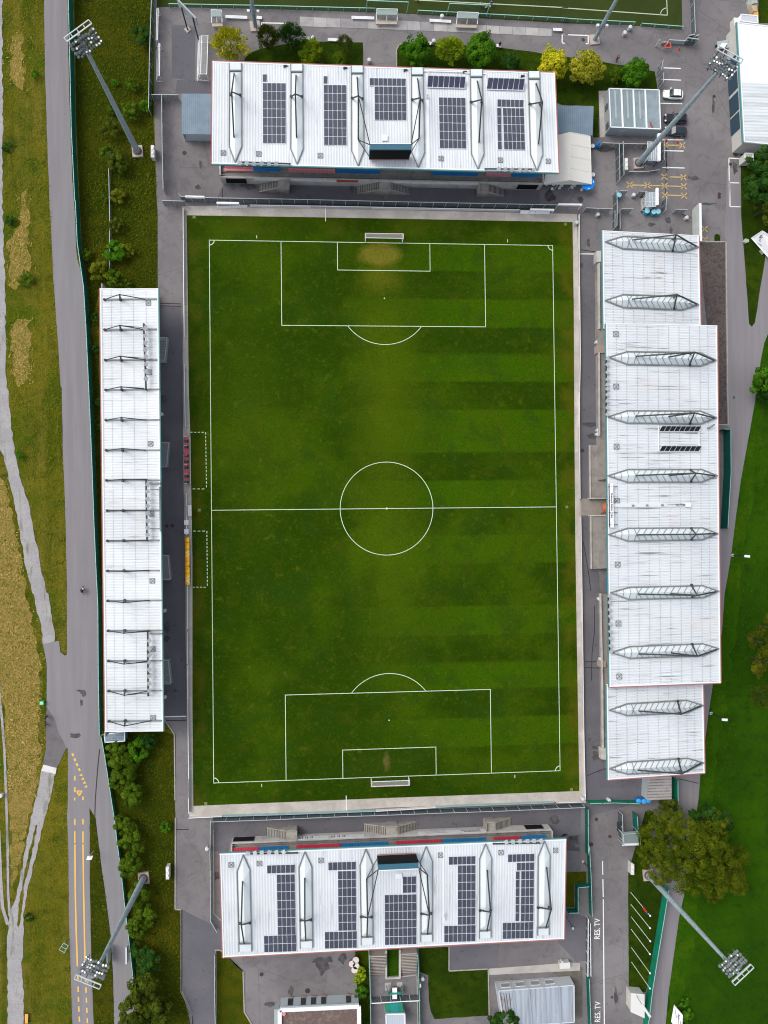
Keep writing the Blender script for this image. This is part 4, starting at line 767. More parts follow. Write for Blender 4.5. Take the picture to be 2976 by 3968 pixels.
# ------------------------------------------------------------ right side stand (three roofs)
east=thing('main_grandstand','large stand right of the pitch under three white roofs with ribbed skylights','stand',V(58,0,0))
def eroof(cs,zf,zb,name):
    c=[P(*cs[0],zf),P(*cs[1],zb),P(*cs[2],zb),P(*cs[3],zf)]; pl=Pl(c[0],c[3],(c[1]+c[2])/2); c=[pl(*k) for k in cs]
    r_=roof_part(east,[c[3],c[0],c[1],c[2]],pl,m_ry,('t','w','r','r')); r_['label']=name; return pl,r_,c
en,ern,cn=eroof([('B3',326,407),('B3',1103,447),('B3',1118,1165),('B3',335,1190)],11.3,9.6,'upper wing roof')
ec,erc,cc=eroof([('B3',355,1150),('B3',1250,1170),('D3',1278,718),('D3',383,752)],12.9,11.5,'tall middle roof')
es,ers,cs_=eroof([('D3',360,735),('D3',1138,728),('D3',1150,1442),('D3',370,1497)],11.3,9.6,'lower wing roof')
eb=[(en,ern,'B3',[(350,492),(490,450),(965,470),(1100,536),(970,575),(490,548)],(922,435),[(892,566),(895,478)],[(565,477)],(1080,527)),
(en,ern,'B3',[(348,965),(490,918),(962,932),(1100,998),(970,1040),(492,1020)],(928,915),[(903,1030),(900,942)],[(565,952)],(1085,992)),
(ec,erc,'B3',[(375,1420),(525,1375),(1115,1385),(1240,1445),(1115,1490),(525,1478)],(1070,1378),[(1028,1482),(1032,1395)],[(595,1412),(860,1418)],(1225,1443)),
(ec,erc,'C3',[(370,240),(525,190),(1115,193),(1245,247),(1115,297),(525,290)],(1070,207),[(1030,294),(1035,208)],[(600,233),(860,236)],(1228,248)),
(ec,erc,'C3',[(370,713),(530,662),(1125,662),(1250,713),(1125,765),(528,765)],(1082,692),[(1036,669),(1038,759)],[(600,710),(862,710)],(1230,712)),
(ec,erc,'C3',[(375,1185),(530,1133),(1128,1130),(1255,1177),(1128,1228),(533,1238)],(1083,1183),[(1040,1135),(1042,1224)],[(608,1187),(870,1184)],(1238,1177)),
(ec,erc,'D3',[(390,-7),(545,-51),(1132,-64),(1262,-19),(1135,34),(540,48)],(1090,15),[(1043,-70),(1048,24)],[(615,5),(875,1)],(1240,-15)),
(ec,erc,'D3',[(400,475),(545,425),(1135,402),(1262,442),(1138,500),(545,520)],(1093,503),[(1048,407),(1056,497)],[(620,485),(880,477)],(1248,450)),
(es,ers,'D3',[(382,937),(525,885),(1005,857),(1135,897),(1010,958),(527,980)],(962,970),[(932,865),(940,958)],[(620,945)],(1118,902)),
(es,ers,'D3',[(385,1408),(525,1352),(1010,1322),(1140,1358),(1010,1428),(527,1450)],(968,1448),[(937,1328),(943,1425)],[(610,1420)],(1120,1362))]
for pl,rp,t_,po,ap,ft,sl_,sr in eb:
    q=[pl(t_,*k,.03) for k in po]; ax=(q[3]-q[0]).normalized(); Lb=(q[3]-q[0]).length
    skylight(rp,q,[q[0]+ax*6.2+V(0,0,1.15),q[0]+ax*(Lb-3.2)+V(0,0,1.15)],ribs=17,frame=.21,ends=(q[0],q[3]),rise=1.15)
    f_=[pl(t_,*k,.1) for k in ft]; a_=P(t_,*ap,(f_[0].z+f_[1].z)/2+5.6); aframe(east,f_,a_,[pl(t_,*k,1.2) for k in sl_]+[pl(t_,*sr,.3)],sw=.28)
for pl,rp,L_ in ((ec,erc,[('B3',435,1234),('B3',437,1655),('C3',440,478),('C3',443,914),('C3',449,1425),('D3',455,240),('D3',461,665)]),):
    for k in L_: hatch(rp,pl(*k,.02),pl,.95)
b=MB()
for pl,tt,bt,xs,d_,yy in ((en,'B3','B3',(408,490,573,657,742,825,897,968,1033),8,(415,1160)),(ec,'B3','D3',(440,520,605,690,775,860,943,1027,1110,1175),22,(1160,740)),(es,'D3','D3',(440,522,607,692,778,860,935,1005,1068),6,(745,1480))):
    for x in xs:
        p,q=pl(tt,x,yy[0]+ (x-326)*(.05 if pl is en else .015),.05),pl(bt,x+d_,yy[1]-(x-360)*(.03),.05); n=int((q-p).length/.5)
        for i in range(n): b.bar(lerp(p,q,i/n),lerp(p,q,(i+.4)/n),.1,.05)
ob('fixing_screws',b,MT['screw_grey'],erc)
solar(ec,'C3',[(800,315,1118,355,8,1,-.42,.005)],'upper row of black collectors on the large right hand roof','black collectors on the right hand roof',m_pvb,.5,tilt=.4)
solar(ec,'C3',[(802,474,1120,514,8,1,-.42,.005)],'lower row of black collectors on the large right hand roof','black collectors on the right hand roof',m_pvb,.5,tilt=.4)
b=MB()
for a_,c_ in (((778,310),(778,512)),((1104,318),(1104,478)),((785,345),(1118,350)),((785,465),(1118,465))): b.bar(ec('C3',*a_,.3),ec('C3',*c_,.3),.14)
ob('pipework',b,m_wht,erc)
ob('duct_cover',MB().slab([ec('C3',415,935,.3),ec('C3',992,932,.3),ec('C3',992,960,.3),ec('C3',415,966,.3)],.3),mat('duct_white',(.62,.65,.66),.5),erc)
ob('duct_cover',MB().slab([ec('C3',995,932,.5),ec('C3',1042,932,.5),ec('C3',1042,962,.5),ec('C3',995,962,.5)],.5),m_trimw,erc)
b=MB()
for x,y in((575,952),(688,950),(810,948),(930,945),(960,942),(985,945),(1180,330)): b.box(ec('C3',x,y,.45),(.4,.3,.2))
b.tube(ec('C3',1180,332,.2),ec('C3',1230,300,1.2),.15); b.bar(ec('C3',850,946,.35),ec('C3',990,940,.35),.08)
ob('vent_pipe',b,m_gsteel,erc)
# name sign on the roof
q=[ec('C3',390,775,.9),ec('C3',414,775,.9),ec('C3',420,1128,.9),ec('C3',394,1128,.9)]
sg=thing('roof_sign','long white name sign mounted along the front of the right hand roof','sign',cen(q))
ob('sign_board',MB().slab(q,.12),m_wht,sg); B=MB()
for y in(800,915,1008,1105):
    p=ec('C3',447,y,.1); B.bar(p,lerp(q[1],q[2],(y-775)/353),.1); B.bar(lerp(q[0],q[3],(y-775)/353)-V(0,0,.9),lerp(q[0],q[3],(y-775)/353),.1)
B.bar(q[0]-V(.1,0,.3),q[3]-V(.1,0,.3),.12)
ob('bracket',B,m_steel,sg)
dn=(q[3]-q[0]).normalized(); acr=(q[1]-q[0]).normalized()
text_obj('lettering','Rheinpark Stadion Vaduz',.46,m_text,sg,frame_m(cen(q)+V(0,0,.01),dn,acr),bold=.014)
for k in(-3.6,3.6): text_obj('emblem','co',.42,m_gtext,sg,frame_m(cen(q)+dn*k+V(0,0,.01),dn,acr))
# lamps along the front edge
for i,(pl,t_,a_,b_,ys) in enumerate(((ec,'B3',(372,1425),(372,1650),(1432,1478,1540,1597,1640)),(ec,'C3',(372,2),(372,232),(15,60,113,167,220)),(ec,'D3',(388,8),(400,470),(20,72,130,183,245,305,360,420,468)))):
    p,q=pl(t_,*a_,.3),pl(t_,*b_,.3); root=thing('floodlight_bar','white floodlights along the right hand roof edge, '+['below its first skylight','above its second skylight','between its last two skylights'][i],'floodlights',(p+q)/2,'floodlight rows on the right hand roof')
    ob('support_bar',MB().bar(p+V(-.3,0,0),q+V(-.3,0,0),.2),m_steel,root)
    for y in ys:
        x=a_[0]-4+(b_[0]-a_[0])*(y-a_[1])/(b_[1]-a_[1]); c0=pl(t_,x,y,.6)
        ob('floodlight',MB().box(c0,(.6,.6,.2),R(40+y%30)),m_lamp,root)
# terrace and podium
def blk(name,t,pts,z0,z1,m,par): return ob(name,MB().hexa([P(t,x,y,z1)*1-V(0,0,z1-z0) for x,y in pts],[P(t,x,y,z1) for x,y in pts]),m,par)
blk('front_wall','B3',[(283,575),(360,575),(380,2400),(300,2400)],0,1.3,m_conc,east); blk('front_wall','B3',[(282,565),(320,562),(325,650),(282,655)],0,1.8,m_lconc,east)
blk('parapet','B3',[(297,660),(308,660),(312,1190),(300,1190)],1.3,1.9,m_lconc,east)
blk('parapet','B3',[(300,1380),(308,1380),(312,2050),(305,2050)],1.3,1.9,m_lconc,east)
blk('landing','B3',[(284,1322),(348,1322),(348,1385),(284,1385)],0,1.6,mat('warm_concrete',(.34,.28,.24),.9),east)
blk('podium','C3',[(228,467),(362,462),(362,893),(232,893)],0,1.0,m_conc,east); blk('podium_rim','C3',[(225,465),(233,465),(236,893),(229,893)],1.0,1.25,m_lconc,east)
blk('podium','C3',[(236,1035),(362,1030),(366,1460),(240,1462)],0,1.0,m_conc,east); blk('podium_rim','C3',[(233,1035),(240,1035),(245,1460),(237,1460)],1.0,1.25,m_lconc,east)
blk('platform','C3',[(298,470),(366,470),(366,740),(300,745)],1.0,1.8,m_conc,east); blk('platform','C3',[(305,1180),(366,1178),(370,1455),(308,1460)],1.0,1.8,m_conc,east)
blk('kerb_wall','C3',[(228,890),(358,888),(358,898),(228,899)],0,1.3,m_lconc,east); blk('kerb_wall','C3',[(232,1028),(358,1026),(358,1036),(232,1038)],0,1.3,m_lconc,east)
blk('front_wall','D3',[(313,0),(372,0),(388,740),(325,740)],0,1.3,m_conc,east); blk('parapet','D3',[(312,0),(320,0),(335,700),(327,700)],1.3,1.9,m_lconc,east)
blk('front_wall','D3',[(325,740),(375,740),(375,1335),(332,1335)],0,1.3,m_conc,east); blk('parapet','D3',[(326,700),(335,700),(340,1240),(331,1240)],1.3,1.9,m_lconc,east)
blk('landing','D3',[(308,540),(358,540),(358,592),(308,592)],0,1.6,MT['warm_concrete'],east); blk('landing','D3',[(316,1240),(360,1240),(360,1338),(318,1330)],0,1.4,m_lconc,east)
B=MB(); ys_=cs_[3].y+2.5; yn_=cn[0].y-2.5
x0=P('B3',345,600,0).x; xb=cn[1].x-1.6; nk=int((xb-3.2-x0)/.85)
for k in range(nk): B.hexa([V(x0+k*.85+1,ys_,0),V(xb-2.6,ys_,0),V(xb-2.6,yn_,0),V(x0+k*.85+1,yn_,0)],[V(x0+k*.85+1,ys_,1.3+k*.42),V(xb-2.6,ys_,1.3+k*.42),V(xb-2.6,yn_,1.3+k*.42),V(x0+k*.85+1,yn_,1.3+k*.42)])
ob('terrace',B,m_conc,east); B=MB().box((xb-1.3,(ys_+yn_)/2,4.6),(2.6,yn_-ys_,9.2)); ob('back_building',B,MT['stand_rear_wall'],east)
for col,t_,ya,yb_ in (('b','B3',1200,1390),('r','B3',1440,1560),('b','B3',1565,1660),('b','C3',0,390),('b','C3',1530,1640),('b','D3',20,240),('r','D3',245,540),('b','D3',600,700)):
    n=int((yb_-ya)/21); B=MB()
    for i in range(n):
        p=P(t_,356 if t_!='D3' else 372,ya+(yb_-ya)*(i+.5)/n,1.9)
        for r_ in range(3): B.box(p+V(.2+.85*r_,0,.1+.42*r_),(.42,.42,.12)); B.box(p+V(.42+.85*r_,0,.35+.42*r_),(.08,.42,.45))
    s_=ob('seat_rows',B,m_red if col=='r' else m_blue,east); s_['kind']='stuff'
# player tunnel
tn=thing('tunnel_awning','orange players tunnel awning at the halfway line under the right hand roof','awning',P('C3',340,970,0))
B=MB(); n=8
for i in range(n):
    a0,a1=math.pi*i/n,math.pi*(i+1)/n; p,q=P('C3',320,932,1.6),P('C3',320,1015,1.6); w_=(q-p).length/2; m_=(p+q)/2
    f=lambda a,x: V(m_.x+x,m_.y+math.cos(a)*w_,1.2+math.sin(a)*1.4)
    B.face([f(a0,0),f(a1,0),f(a1,3.5),f(a0,3.5)])
ob('awning_cloth',B,mat('orange_canvas',(.62,.16,.07),.7),tn); ob('awning_frame',MB().bar(P('C3',318,932,0),P('C3',318,932,1.4),.15).bar(P('C3',318,1015,0),P('C3',318,1015,1.4),.15),m_steel,tn)
sheet('tunnel_apron',["C3 150,898 355,898 358,1028 155,1030"],mat('tan_concrete',(.27,.24,.215),.9,[lay(.6,(.2,.18,.16),.45,.62,.6)]),.036)
# ------------------------------------------------------------ fences, boards, buildings and loose objects
m_mesh=mat('fence_mesh',(.10,.13,.14),.6,alpha=.42); m_meshd=mat('fence_mesh_dark',(.07,.10,.12),.6,alpha=.55)
m_post=mat('galvanised_post',(.42,.46,.47),.5); m_gtarp=mat('green_fence_sheet',(.003,.115,.09),.6,[lay(.4,(.003,.09,.07),.45,.6,.7)]); m_gtarp2=mat('bright_green_sheet',(.004,.20,.11),.6,[lay(.5,(.004,.13,.08),.45,.62,.7)])
m_gpost=mat('pale_green_post',(.3,.55,.48),.5); m_green=mat('green_paint',(.006,.12,.09),.5)
m_net=mat('goal_net',(.7,.7,.68),.8,alpha=.22)
m_box=mat('cabinet_paint',(.55,.55,.5),.6,[lay(.6,(.42,.42,.39),.45,.65,.6)]); m_boxb=mat('grey_box_paint',(.34,.38,.4),.5)
pmesh={}
def fence(name,label,pts,h,m,sp=2.5,mp=m_post,cat='fence',posts=True,rail=.1,z0=.03,group=None,h2=None,pw=.09):
    base=cen(pts); root=thing(name,label,cat,V(base.x,base.y,0),group); n=len(pts)
    L_=[(pts[i+1]-pts[i]).length for i in range(n-1)]; tot=sum(L_)
    hh=lambda t:h if h2 is None else h+(h2-h)*t
    b=MB(); r=MB(); acc=0
    for i in range(n-1):
        a,c=pts[i],pts[i+1]; ha,hc=hh(acc/tot),hh((acc+L_[i])/tot); acc+=L_[i]
        d=(c-a).normalized(); o=V(-d.y,d.x,0)*.02; a=V(a.x,a.y,0);c=V(c.x,c.y,0)
        b.hexa([a-o+V(0,0,z0),c-o+V(0,0,z0),c+o+V(0,0,z0),a+o+V(0,0,z0)],[a-o+V(0,0,ha),c-o+V(0,0,hc),c+o+V(0,0,hc),a+o+V(0,0,ha)])
        if rail: r.bar(a+V(0,0,ha+.03),c+V(0,0,hc+.03),rail,.07)
    ob('fence_panel',b,m,root)
    if rail: ob('top_rail',r,mp,root)
    if posts:
        if 'tarp' in m.name or 'green_fence' in m.name or 'bright_green' in m.name: mp=m
        k=max(2,int(round(tot/sp))); key=(round(h,2),mp.name,pw)
        if key not in pmesh: me=MB().box((0,0,h/2+.06),(pw,pw,h+.12)).mesh('post'); me.materials.append(mp); pmesh[key]=me
        for i in range(k+1):
            p,d=along([V(q.x,q.y,0) for q in pts],i/k); inst('post',pmesh[key],root,V(p.x,p.y,0),math.atan2(d.y,d.x),(1,1,hh(i/k)/h))
    return root
# long green sheeted fence, left
fence('sheeted_fence','tall dark green sheeted fence running along the road at the left',S("A0 584,-160 587,0 600,600 610,1100 636,1659 B0 640,205 655,540 703,880 722,1200 742,1659 C0 755,300 770,700 783,1100 800,1500 808,1659 D0 812,100 815,700 822,1120"),2.9,m_gtarp,2.7,m_gpost,h2=1.9)
fence('sheeted_fence','low green sheeted fence between the road and the hedge at the lower left',S("D0 828,1140 860,1320 912,1659 E0 935,0 955,180 985,400 1012,650 1042,900 1070,1150 1092,1365"),1.2,m_gtarp2,2.9,m_gpost)
fence('sheeted_fence','bright green sheeted fence beside the path right of the flagpoles',S("E3 822,540 780,800 738,1050 695,1320 648,1700"),2.3,m_gtarp2,4.2,m_gpost)
fence('sheeted_fence','dark green sheeted fence behind the large right hand stand',S("C3 1300,352 1302,700 1277,1135"),2.9,m_gtarp,4,m_gpost)
fence('sheeted_fence','short green fence piece closing the top of the sheeted run behind the right stand',S("C3 1255,350 1298,352"),2.6,m_gtarp,2,m_gpost)
fence('sheeted_fence','green sheeted fence beside the weathered flat roof below the right stand',S("D3 888,1470 890,1659 E3 885,60"),2.6,m_gtarp2,3,m_gpost)
fence('boundary_fence','green boundary fence between the end stand yard and the marked lane',S("D2 1590,1290 1592,1659 E2 1600,190 1612,420 1618,600 1622,760"),1.9,m_gtarp,3.,m_gpost)
fence('boundary_fence','low green fence beside the container block at the lower right',S("E3 196,1250 205,1480 213,1700"),1.9,m_gtarp,3,m_gpost)
fence('boundary_fence','green fence stepping around the small olive lawn patch',S("E2 1436,730 1510,728 1510,528 1600,520"),1.9,m_gtarp,2.5,m_gpost)
fence('boundary_fence','green screen running right from the lower right pitch corner',S("D3 200,1660 400,1655 600,1662"),1.9,m_gtarp2,2.5,m_gpost)
fence('mesh_fence','green mesh fence along the right side of the entrance steps',S("E2 236,1050 244,1250 256,1700"),2.1,m_gtarp,2.2,m_gpost)
fence('mesh_fence','pale mesh fence along the left side of the entrance steps',S("E1 1512,1060 1518,1300 1525,1700"),1.9,m_meshd,2.2,m_gpost)
fence('mesh_fence','grey mesh fence on the strip between the two flowering lawns at the bottom left',S("E1 285,1065 283,1350 290,1700"),1.8,m_mesh,2.6)
fence('mesh_fence','tall grey mesh fence between the top end stand and the pitch',S("A1 5,1602 B1 20,170 300,182 800,190 1400,203 1659,210 B2 600,222 1340,236"),2.5,m_meshd,2.5)
fence('mesh_fence','tall grey mesh fence between the bottom end stand and the pitch',S("D1 262,1385 700,1370 1200,1348 1659,1332 D2 400,1317 900,1300 1560,1272"),2.2,m_meshd,2.6)
fence('mesh_fence','mesh fence left of the bottom end stand, bent at its foot',S("D1 250,1385 245,1659 E1 248,400 250,800 300,885"),1.6,m_mesh,2.6)
fence('mesh_fence','mesh fence along the left edge of the yard near the tall mast',S("A0 1318,810 1322,1200 1330,1560"),2.2,m_mesh,2.6)
fence('mesh_fence','short mesh fence crossing left of the grey lean-to roof',S("A0 1240,812 1450,815"),2.3,m_mesh,2.5)
fence('mesh_fence','mesh fence at the top left corner of the pitch surround',S("A0 1320,1650 1500,1656"),2.3,m_mesh,2.6)
fence('mesh_fence','tall dark mesh fence left of the training goals',S("A0 1246,-60 1236,200 1225,500 1218,930"),2.6,mat('green_mesh',(.02,.09,.06),.6,alpha=.6),3,m_post)
fence('mesh_fence','thin fence crossing the shrubs on the overgrown left lawn',S("A0 892,1200 B0 885,-200 895,300 893,720"),1.2,m_mesh,3.5)
fence('mesh_fence','mesh fence from the pitch corner to the ticket kiosks at the top right',S("B2 1570,255 B3 290,262 375,262"),2.3,m_mesh,2.6)
fence('mesh_fence','mesh fence at the left of the lower kiosk enclosure',S("B3 412,115 415,260 412,395"),2.2,m_mesh,2.4)
fence('mesh_fence','pair of railings leading down to the right hand stand, right one',S("B3 448,268 450,408"),1.4,m_mesh,2.4)
fence('mesh_fence','mesh screen below the lower kiosk enclosure',S("B3 452,262 540,262"),2.2,m_mesh,2.4)
fence('mesh_fence','slanted mesh screen on the upper left of the lower kiosk enclosure',S("B3 440,118 500,120"),2.2,m_mesh,2.)
fence('mesh_fence','small mesh screen beside the lower ticket kiosk',S("B3 590,122 650,124"),2.2,m_mesh,2.)
fence('mesh_fence','mesh screen right of the lower ticket kiosk',S("B3 805,170 800,270"),2.2,m_mesh,2.)
fence('mesh_fence','mesh gate leaning beside the white wall above the right stand',S("B3 885,265 970,268"),2.2,m_mesh,2.)
fence('mesh_fence','mesh fence left of the upper kiosk enclosure',S("A3 432,1195 436,1480"),2.2,m_mesh,2.4)
fence('mesh_fence','mesh fence inside the upper kiosk enclosure beside the cabinets',S("A3 462,1180 468,1440"),2.2,m_mesh,2.4)
fence('mesh_fence','mesh fence across the top of the upper kiosk enclosure',S("A3 300,1190 430,1195 670,1200"),2.2,m_mesh,2.4)
fence('mesh_fence','mesh fence below the cabinets at the foot of the right mast',S("A3 525,1400 655,1402 765,1385"),1.2,m_mesh,2.4)
fence('mesh_fence','mesh panel between the small mast cabinet and parking bays',S("A3 790,1165 790,1320"),2.,m_mesh,2.)
fence('mesh_fence','mesh gate at the lawn corner above the parked white car',S("A3 762,615 775,540"),2.4,m_mesh,2.)
fence('mesh_fence','mesh gate right above the office containers',S("A3 775,715 780,640"),2.4,m_mesh,2.)
fence('rail_fence','low grey rail along the near side of the training pitch, left part',S("A0 1365,60 A1 0,62 560,72 1560,96"),1.1,mat('rail_mesh',(.1,.2,.16),.6,alpha=.25),3,m_gpost,rail=.12)
fence('rail_fence','low grey rail along the near side of the training pitch, right part',S("A2 450,112 1659,175 A3 0,176 575,205"),1.1,MT['rail_mesh'],3,m_gpost,rail=.12)
fence('rail_fence','short low rail at the corner of the training pitch',S("A3 632,210 965,235"),.9,MT['rail_mesh'],3,m_gpost,rail=.12)
fence('rail_fence','long rail beside the upper right corner of the training pitch',S("A3 1045,300 1040,150 1030,-60"),1.6,m_mesh,3)
fence('rail_fence','white rail beside the lane at the lower right',S("E3 198,790 195,1250"),1.2,m_mesh,2.5,m_wht,rail=.16)
fence('rail_fence','second white rail hugging the lane at the lower right',S("E3 218,830 222,1250"),1.0,m_mesh,2.5,m_wht,rail=.13)
fence('rail_fence','dark railing beside the small passage next to the right stand',S("B3 410,262 410,400"),1.3,m_mesh,2.4)
fence('gate','white crossbar gate at the foot of the entrance steps',S("G 210,1235 560,1215 860,1195 1230,1180"),2.0,m_mesh,1.8,m_wht,cat='gate',rail=.16)
fence('mesh_fence','grey mesh fence left of the steel stair platform',S("E3 452,-60 458,150"),2.4,m_mesh,2.4)
fence('boundary_fence','green fence between the steel stair platform and the big tree',S("E3 568,-50 576,110"),2.6,m_gtarp,2.4,m_gpost)
# boards round the pitch
m_bd=mat('board_white',(.62,.61,.59),.55,[lay(.5,(.5,.49,.47),.45,.65,.6)]); m_bd2=mat('board_teal',(.30,.44,.44),.5,[lay(.5,(.24,.37,.38),.45,.65,.6)]); m_bd3=mat('board_plain',(.42,.40,.385),.6)
def boards(pts,L0,h,label,group,ms,th=.06,gap=.04,lean=0):
    tot=sum((pts[i+1]-pts[i]).length for i in range(len(pts)-1)); n=int(tot/L0); rd=random.Random(len(label))
    for i in range(n):
        a,d=along(pts,i/n); c,_=along(pts,(i+1)/n); c=c-(c-a).normalized()*gap; o=V(-d.y,d.x,0)*th/2
        a=V(a.x,a.y,.02);c=V(c.x,c.y,.02); m=rd.choice(ms); l=V(-d.y,d.x,0)*lean
        B=MB().hexa([a-o,c-o,c+o,a+o],[a-o+V(0,0,h)+l,c-o+V(0,0,h)+l,c+o+V(0,0,h)+l,a+o+V(0,0,h)+l])
        r=thing('advertising_board',label,'board',(a+c)/2,group); ob('board_face',B,m,r); ob('back_brace',MB().bar((a+c)/2+V(0,0,.1)-o*2,(a+c)/2-o*14+V(0,0,.05),.05).bar((a+c)/2-o*2+V(0,0,h*.8),(a+c)/2-o*14+V(0,0,.05),.05) if 0 else MB().bar(a+V(0,0,h+.02)+l,c+V(0,0,h+.02)+l,.1,.04),m_wht if m is not m_bd2 else m_bd2,r)
boards(S("B1 560,212 1100,220 1659,231 B2 500,240 1060,250"),5.5,.95,'pale board in the row along the top end of the pitch','boards along the top end',[m_bd,m_bd,m_bd3])
boards(S("D1 345,1362 700,1352 1090,1338 1659,1318 D2 500,1283 1330,1252"),5.8,.95,'pale teal board in the row along the bottom end of the pitch','boards along the bottom end',[m_bd2,m_bd2,m_bd2,m_bd])
boards(S("D1 75,1375 340,1362"),6,.95,'white board at the left corner of the bottom end of the pitch','white corner boards, bottom left',[m_bd])
boards(S("D2 1350,1254 1588,1246"),6,.95,'white board at the right corner of the bottom end of the pitch','white corner boards, bottom right',[m_bd])
boards(S("B0 1478,232 1480,500 1484,900 1488,1270"),6,.9,'white board beside the upper left touchline','boards along the upper left touchline',[m_bd,m_bd,m_bd3])
boards(S("B0 1488,1480 C0 1492,60 1496,330"),6,.95,'grey blue board beside the left touchline above the red dugout','grey boards left of the pitch',[mat('board_grey',(.3,.34,.38),.5)])
boards(S("C0 1502,850 1505,1190"),5,.9,'white board between the two dugouts','boards between the dugouts',[m_bd])
boards(S("C0 1512,1590 D0 1508,60 1512,280"),6,.9,'white board beside the left touchline just below the yellow dugout','boards just below the yellow dugout',[m_bd])
boards(S("D0 1512,300 1514,560"),6,.95,'grey blue board beside the left touchline below the yellow dugout','grey boards low left of the pitch',[MT['board_grey']])
boards(S("D0 1514,570 1520,1300 1525,1659 D1 68,1000 72,1340"),6,.95,'white board beside the lower left touchline','boards along the lower left touchline',[m_bd,m_bd3,m_bd])
boards(S("B2 1535,280 1535,600 1545,1400 C2 1535,200 1542,900"),6.5,.7,'pale board beside the upper right touchline','boards along the upper right touchline',[m_bd,m_bd3])
boards(S("C2 1548,1040 1558,1659 D2 1572,700 1585,1240"),6.5,.7,'pale board beside the lower right touchline','boards along the lower right touchline',[m_bd3,m_bd3,m_bd])
def tiltboard(t,q,label):
    p=[P(t,x,y,z) for x,y,z in q]; r=thing('advertising_board',label,'board',V(cen(p).x,cen(p).y,0),'tilted boards at the top end corners'); ob('board_face',MB().slab(p,.08),m_wht,r); B=MB(); 
    for k in(p[0],p[1]): B.bar(k-V(0,0,.1),V(k.x,k.y,0),.07)
    ob('stand_leg',B,m_post,r)
tiltboard('B1',[(288,205,.9),(410,200,.9),(410,220,.15),(288,226,.15)],'white tilted board leftmost by the top left corner of the pitch')
tiltboard('B1',[(413,200,.9),(535,195,.9),(535,215,.15),(413,220,.15)],'second white tilted board near the top left corner of the pitch')
tiltboard('B2',[(1073,237,.9),(1190,240,.9),(1190,270,.15),(1070,266,.15)],'left one of two white tilted boards near the top right corner of the pitch')
tiltboard('B2',[(1194,240,.9),(1312,242,.9),(1308,268,.15),(1192,270,.15)],'right one of two white tilted boards near the top right corner of the pitch')
for i,(t,a,b_) in enumerate((('B1',(290,181),(470,184)),('B1',(38,130),(192,134)),('B2',(1375,192),(1565,196)),('B2',(1150,234),(1340,238)))):
    solo('barrier_beam',MB().bar(P(t,*a,2.3),P(t,*b_,2.3),.35,.5).bar(P(t,*a,2.1),V(P(t,*a,2.1).x,P(t,*a,2.1).y,0),.1).bar(P(t,*b_,2.1),V(P(t,*b_,2.1).x,P(t,*b_,2.1).y,0),.1),m_wht,'white sliding gate beam on posts, '+['first right of the upper left pitch corner','outside the upper left pitch corner','outside the upper right pitch corner','first left of the upper right pitch corner'][i],'gate beam',V(P(t,*a,0).x,P(t,*a,0).y,0))
for t,x,y,h_ in (('B1',1164,290,0),): solo('white_board_edge',MB().box(P(t,1164,262,.06),(.15,3.2,.06)),m_wht,'thin white strip crossing the paving behind the top goal','paving strip',P(t,1164,262,0))
solo('white_board_edge',MB().box(P('D1',1331,1280,.06),(.15,3.4,.06)),m_wht,'thin white strip crossing the paving behind the bottom goal','paving strip',P('D1',1331,1280,0))
# goals
def goal(name,label,a,b_,back,h=2.44,top=.9,w=.12,grp=None,floor=True,m=m_wht):
    base=(a+b_)/2; r=thing(name,label,'goal',V(base.x,base.y,0),grp); U=V(0,0,h); bk=back.normalized(); D=back.length
    a=V(a.x,a.y,.04); b_=V(b_.x,b_.y,.04); F_=MB(); F_.tube(a,a+U,w/2,n=6).tube(b_,b_+U,w/2,n=6).tube(a+U,b_+U,w/2,n=6); ob('goal_frame',F_,m,r)
    S_=MB()
    for p in(a,b_): S_.tube(p+U,p+U+bk*top,w*.35,n=5).tube(p+U+bk*top,p+bk*D,w*.35,n=5).tube(p,p+bk*D,w*.35,n=5)
    S_.tube(a+bk*D,b_+bk*D,w*.4,n=5); 
    if floor: S_.tube(a+U+bk*top,b_+U+bk*top,w*.35,n=5)
    ob('net_support',S_,m,r)
    N_=MB(); N_.face([a+U,b_+U,b_+U+bk*top,a+U+bk*top]).face([a+U+bk*top,b_+U+bk*top,b_+bk*D,a+bk*D])
    for p in(a,b_): N_.face([p,p+bk*D,p+U+bk*top,p+U])
    ob('net',N_,m_net,r); return r
g1=goal('football_goal','white football goal at the top end of the pitch',V(-3.66,52.55),V(3.66,52.55),V(0,1.8),top=.9,w=.12)
g2=goal('football_goal','white football goal at the bottom end of the pitch',V(-3.66,-52.55),V(3.66,-52.55),V(0,-1.8),top=.9,w=.12)
for g_,s_ in((g1,1),(g2,-1)): ob('net_hem',MB().bar(V(-3.6,s_*54.2,.08),V(3.6,s_*54.2,.08),.2,.12),mat('net_red',(.25,.06,.07),.8),g_)
goal('training_goal','upper white training goal on its side by the left yard fence',P('A0',1290,125),P('A0',1285,372),P('A0',1258,250)-P('A0',1288,250),2.0,.3,.14)
goal('training_goal','lower white training goal by the left yard fence',P('A0',1303,402),P('A0',1300,655),P('A0',1258,530)-P('A0',1300,530),2.0,.3,.14)
goal('training_goal','large white training goal between the left mast and the top end stand',P('A1',235,345),P('A1',225,650),P('A1',140,480)-P('A1',228,480),2.3,1.2,.16)
goal('training_goal','slim white training goal beside the larger one near the top end stand',P('A1',185,340),P('A1',175,640),P('A1',135,480)-P('A1',178,480),1.9,.4,.14)
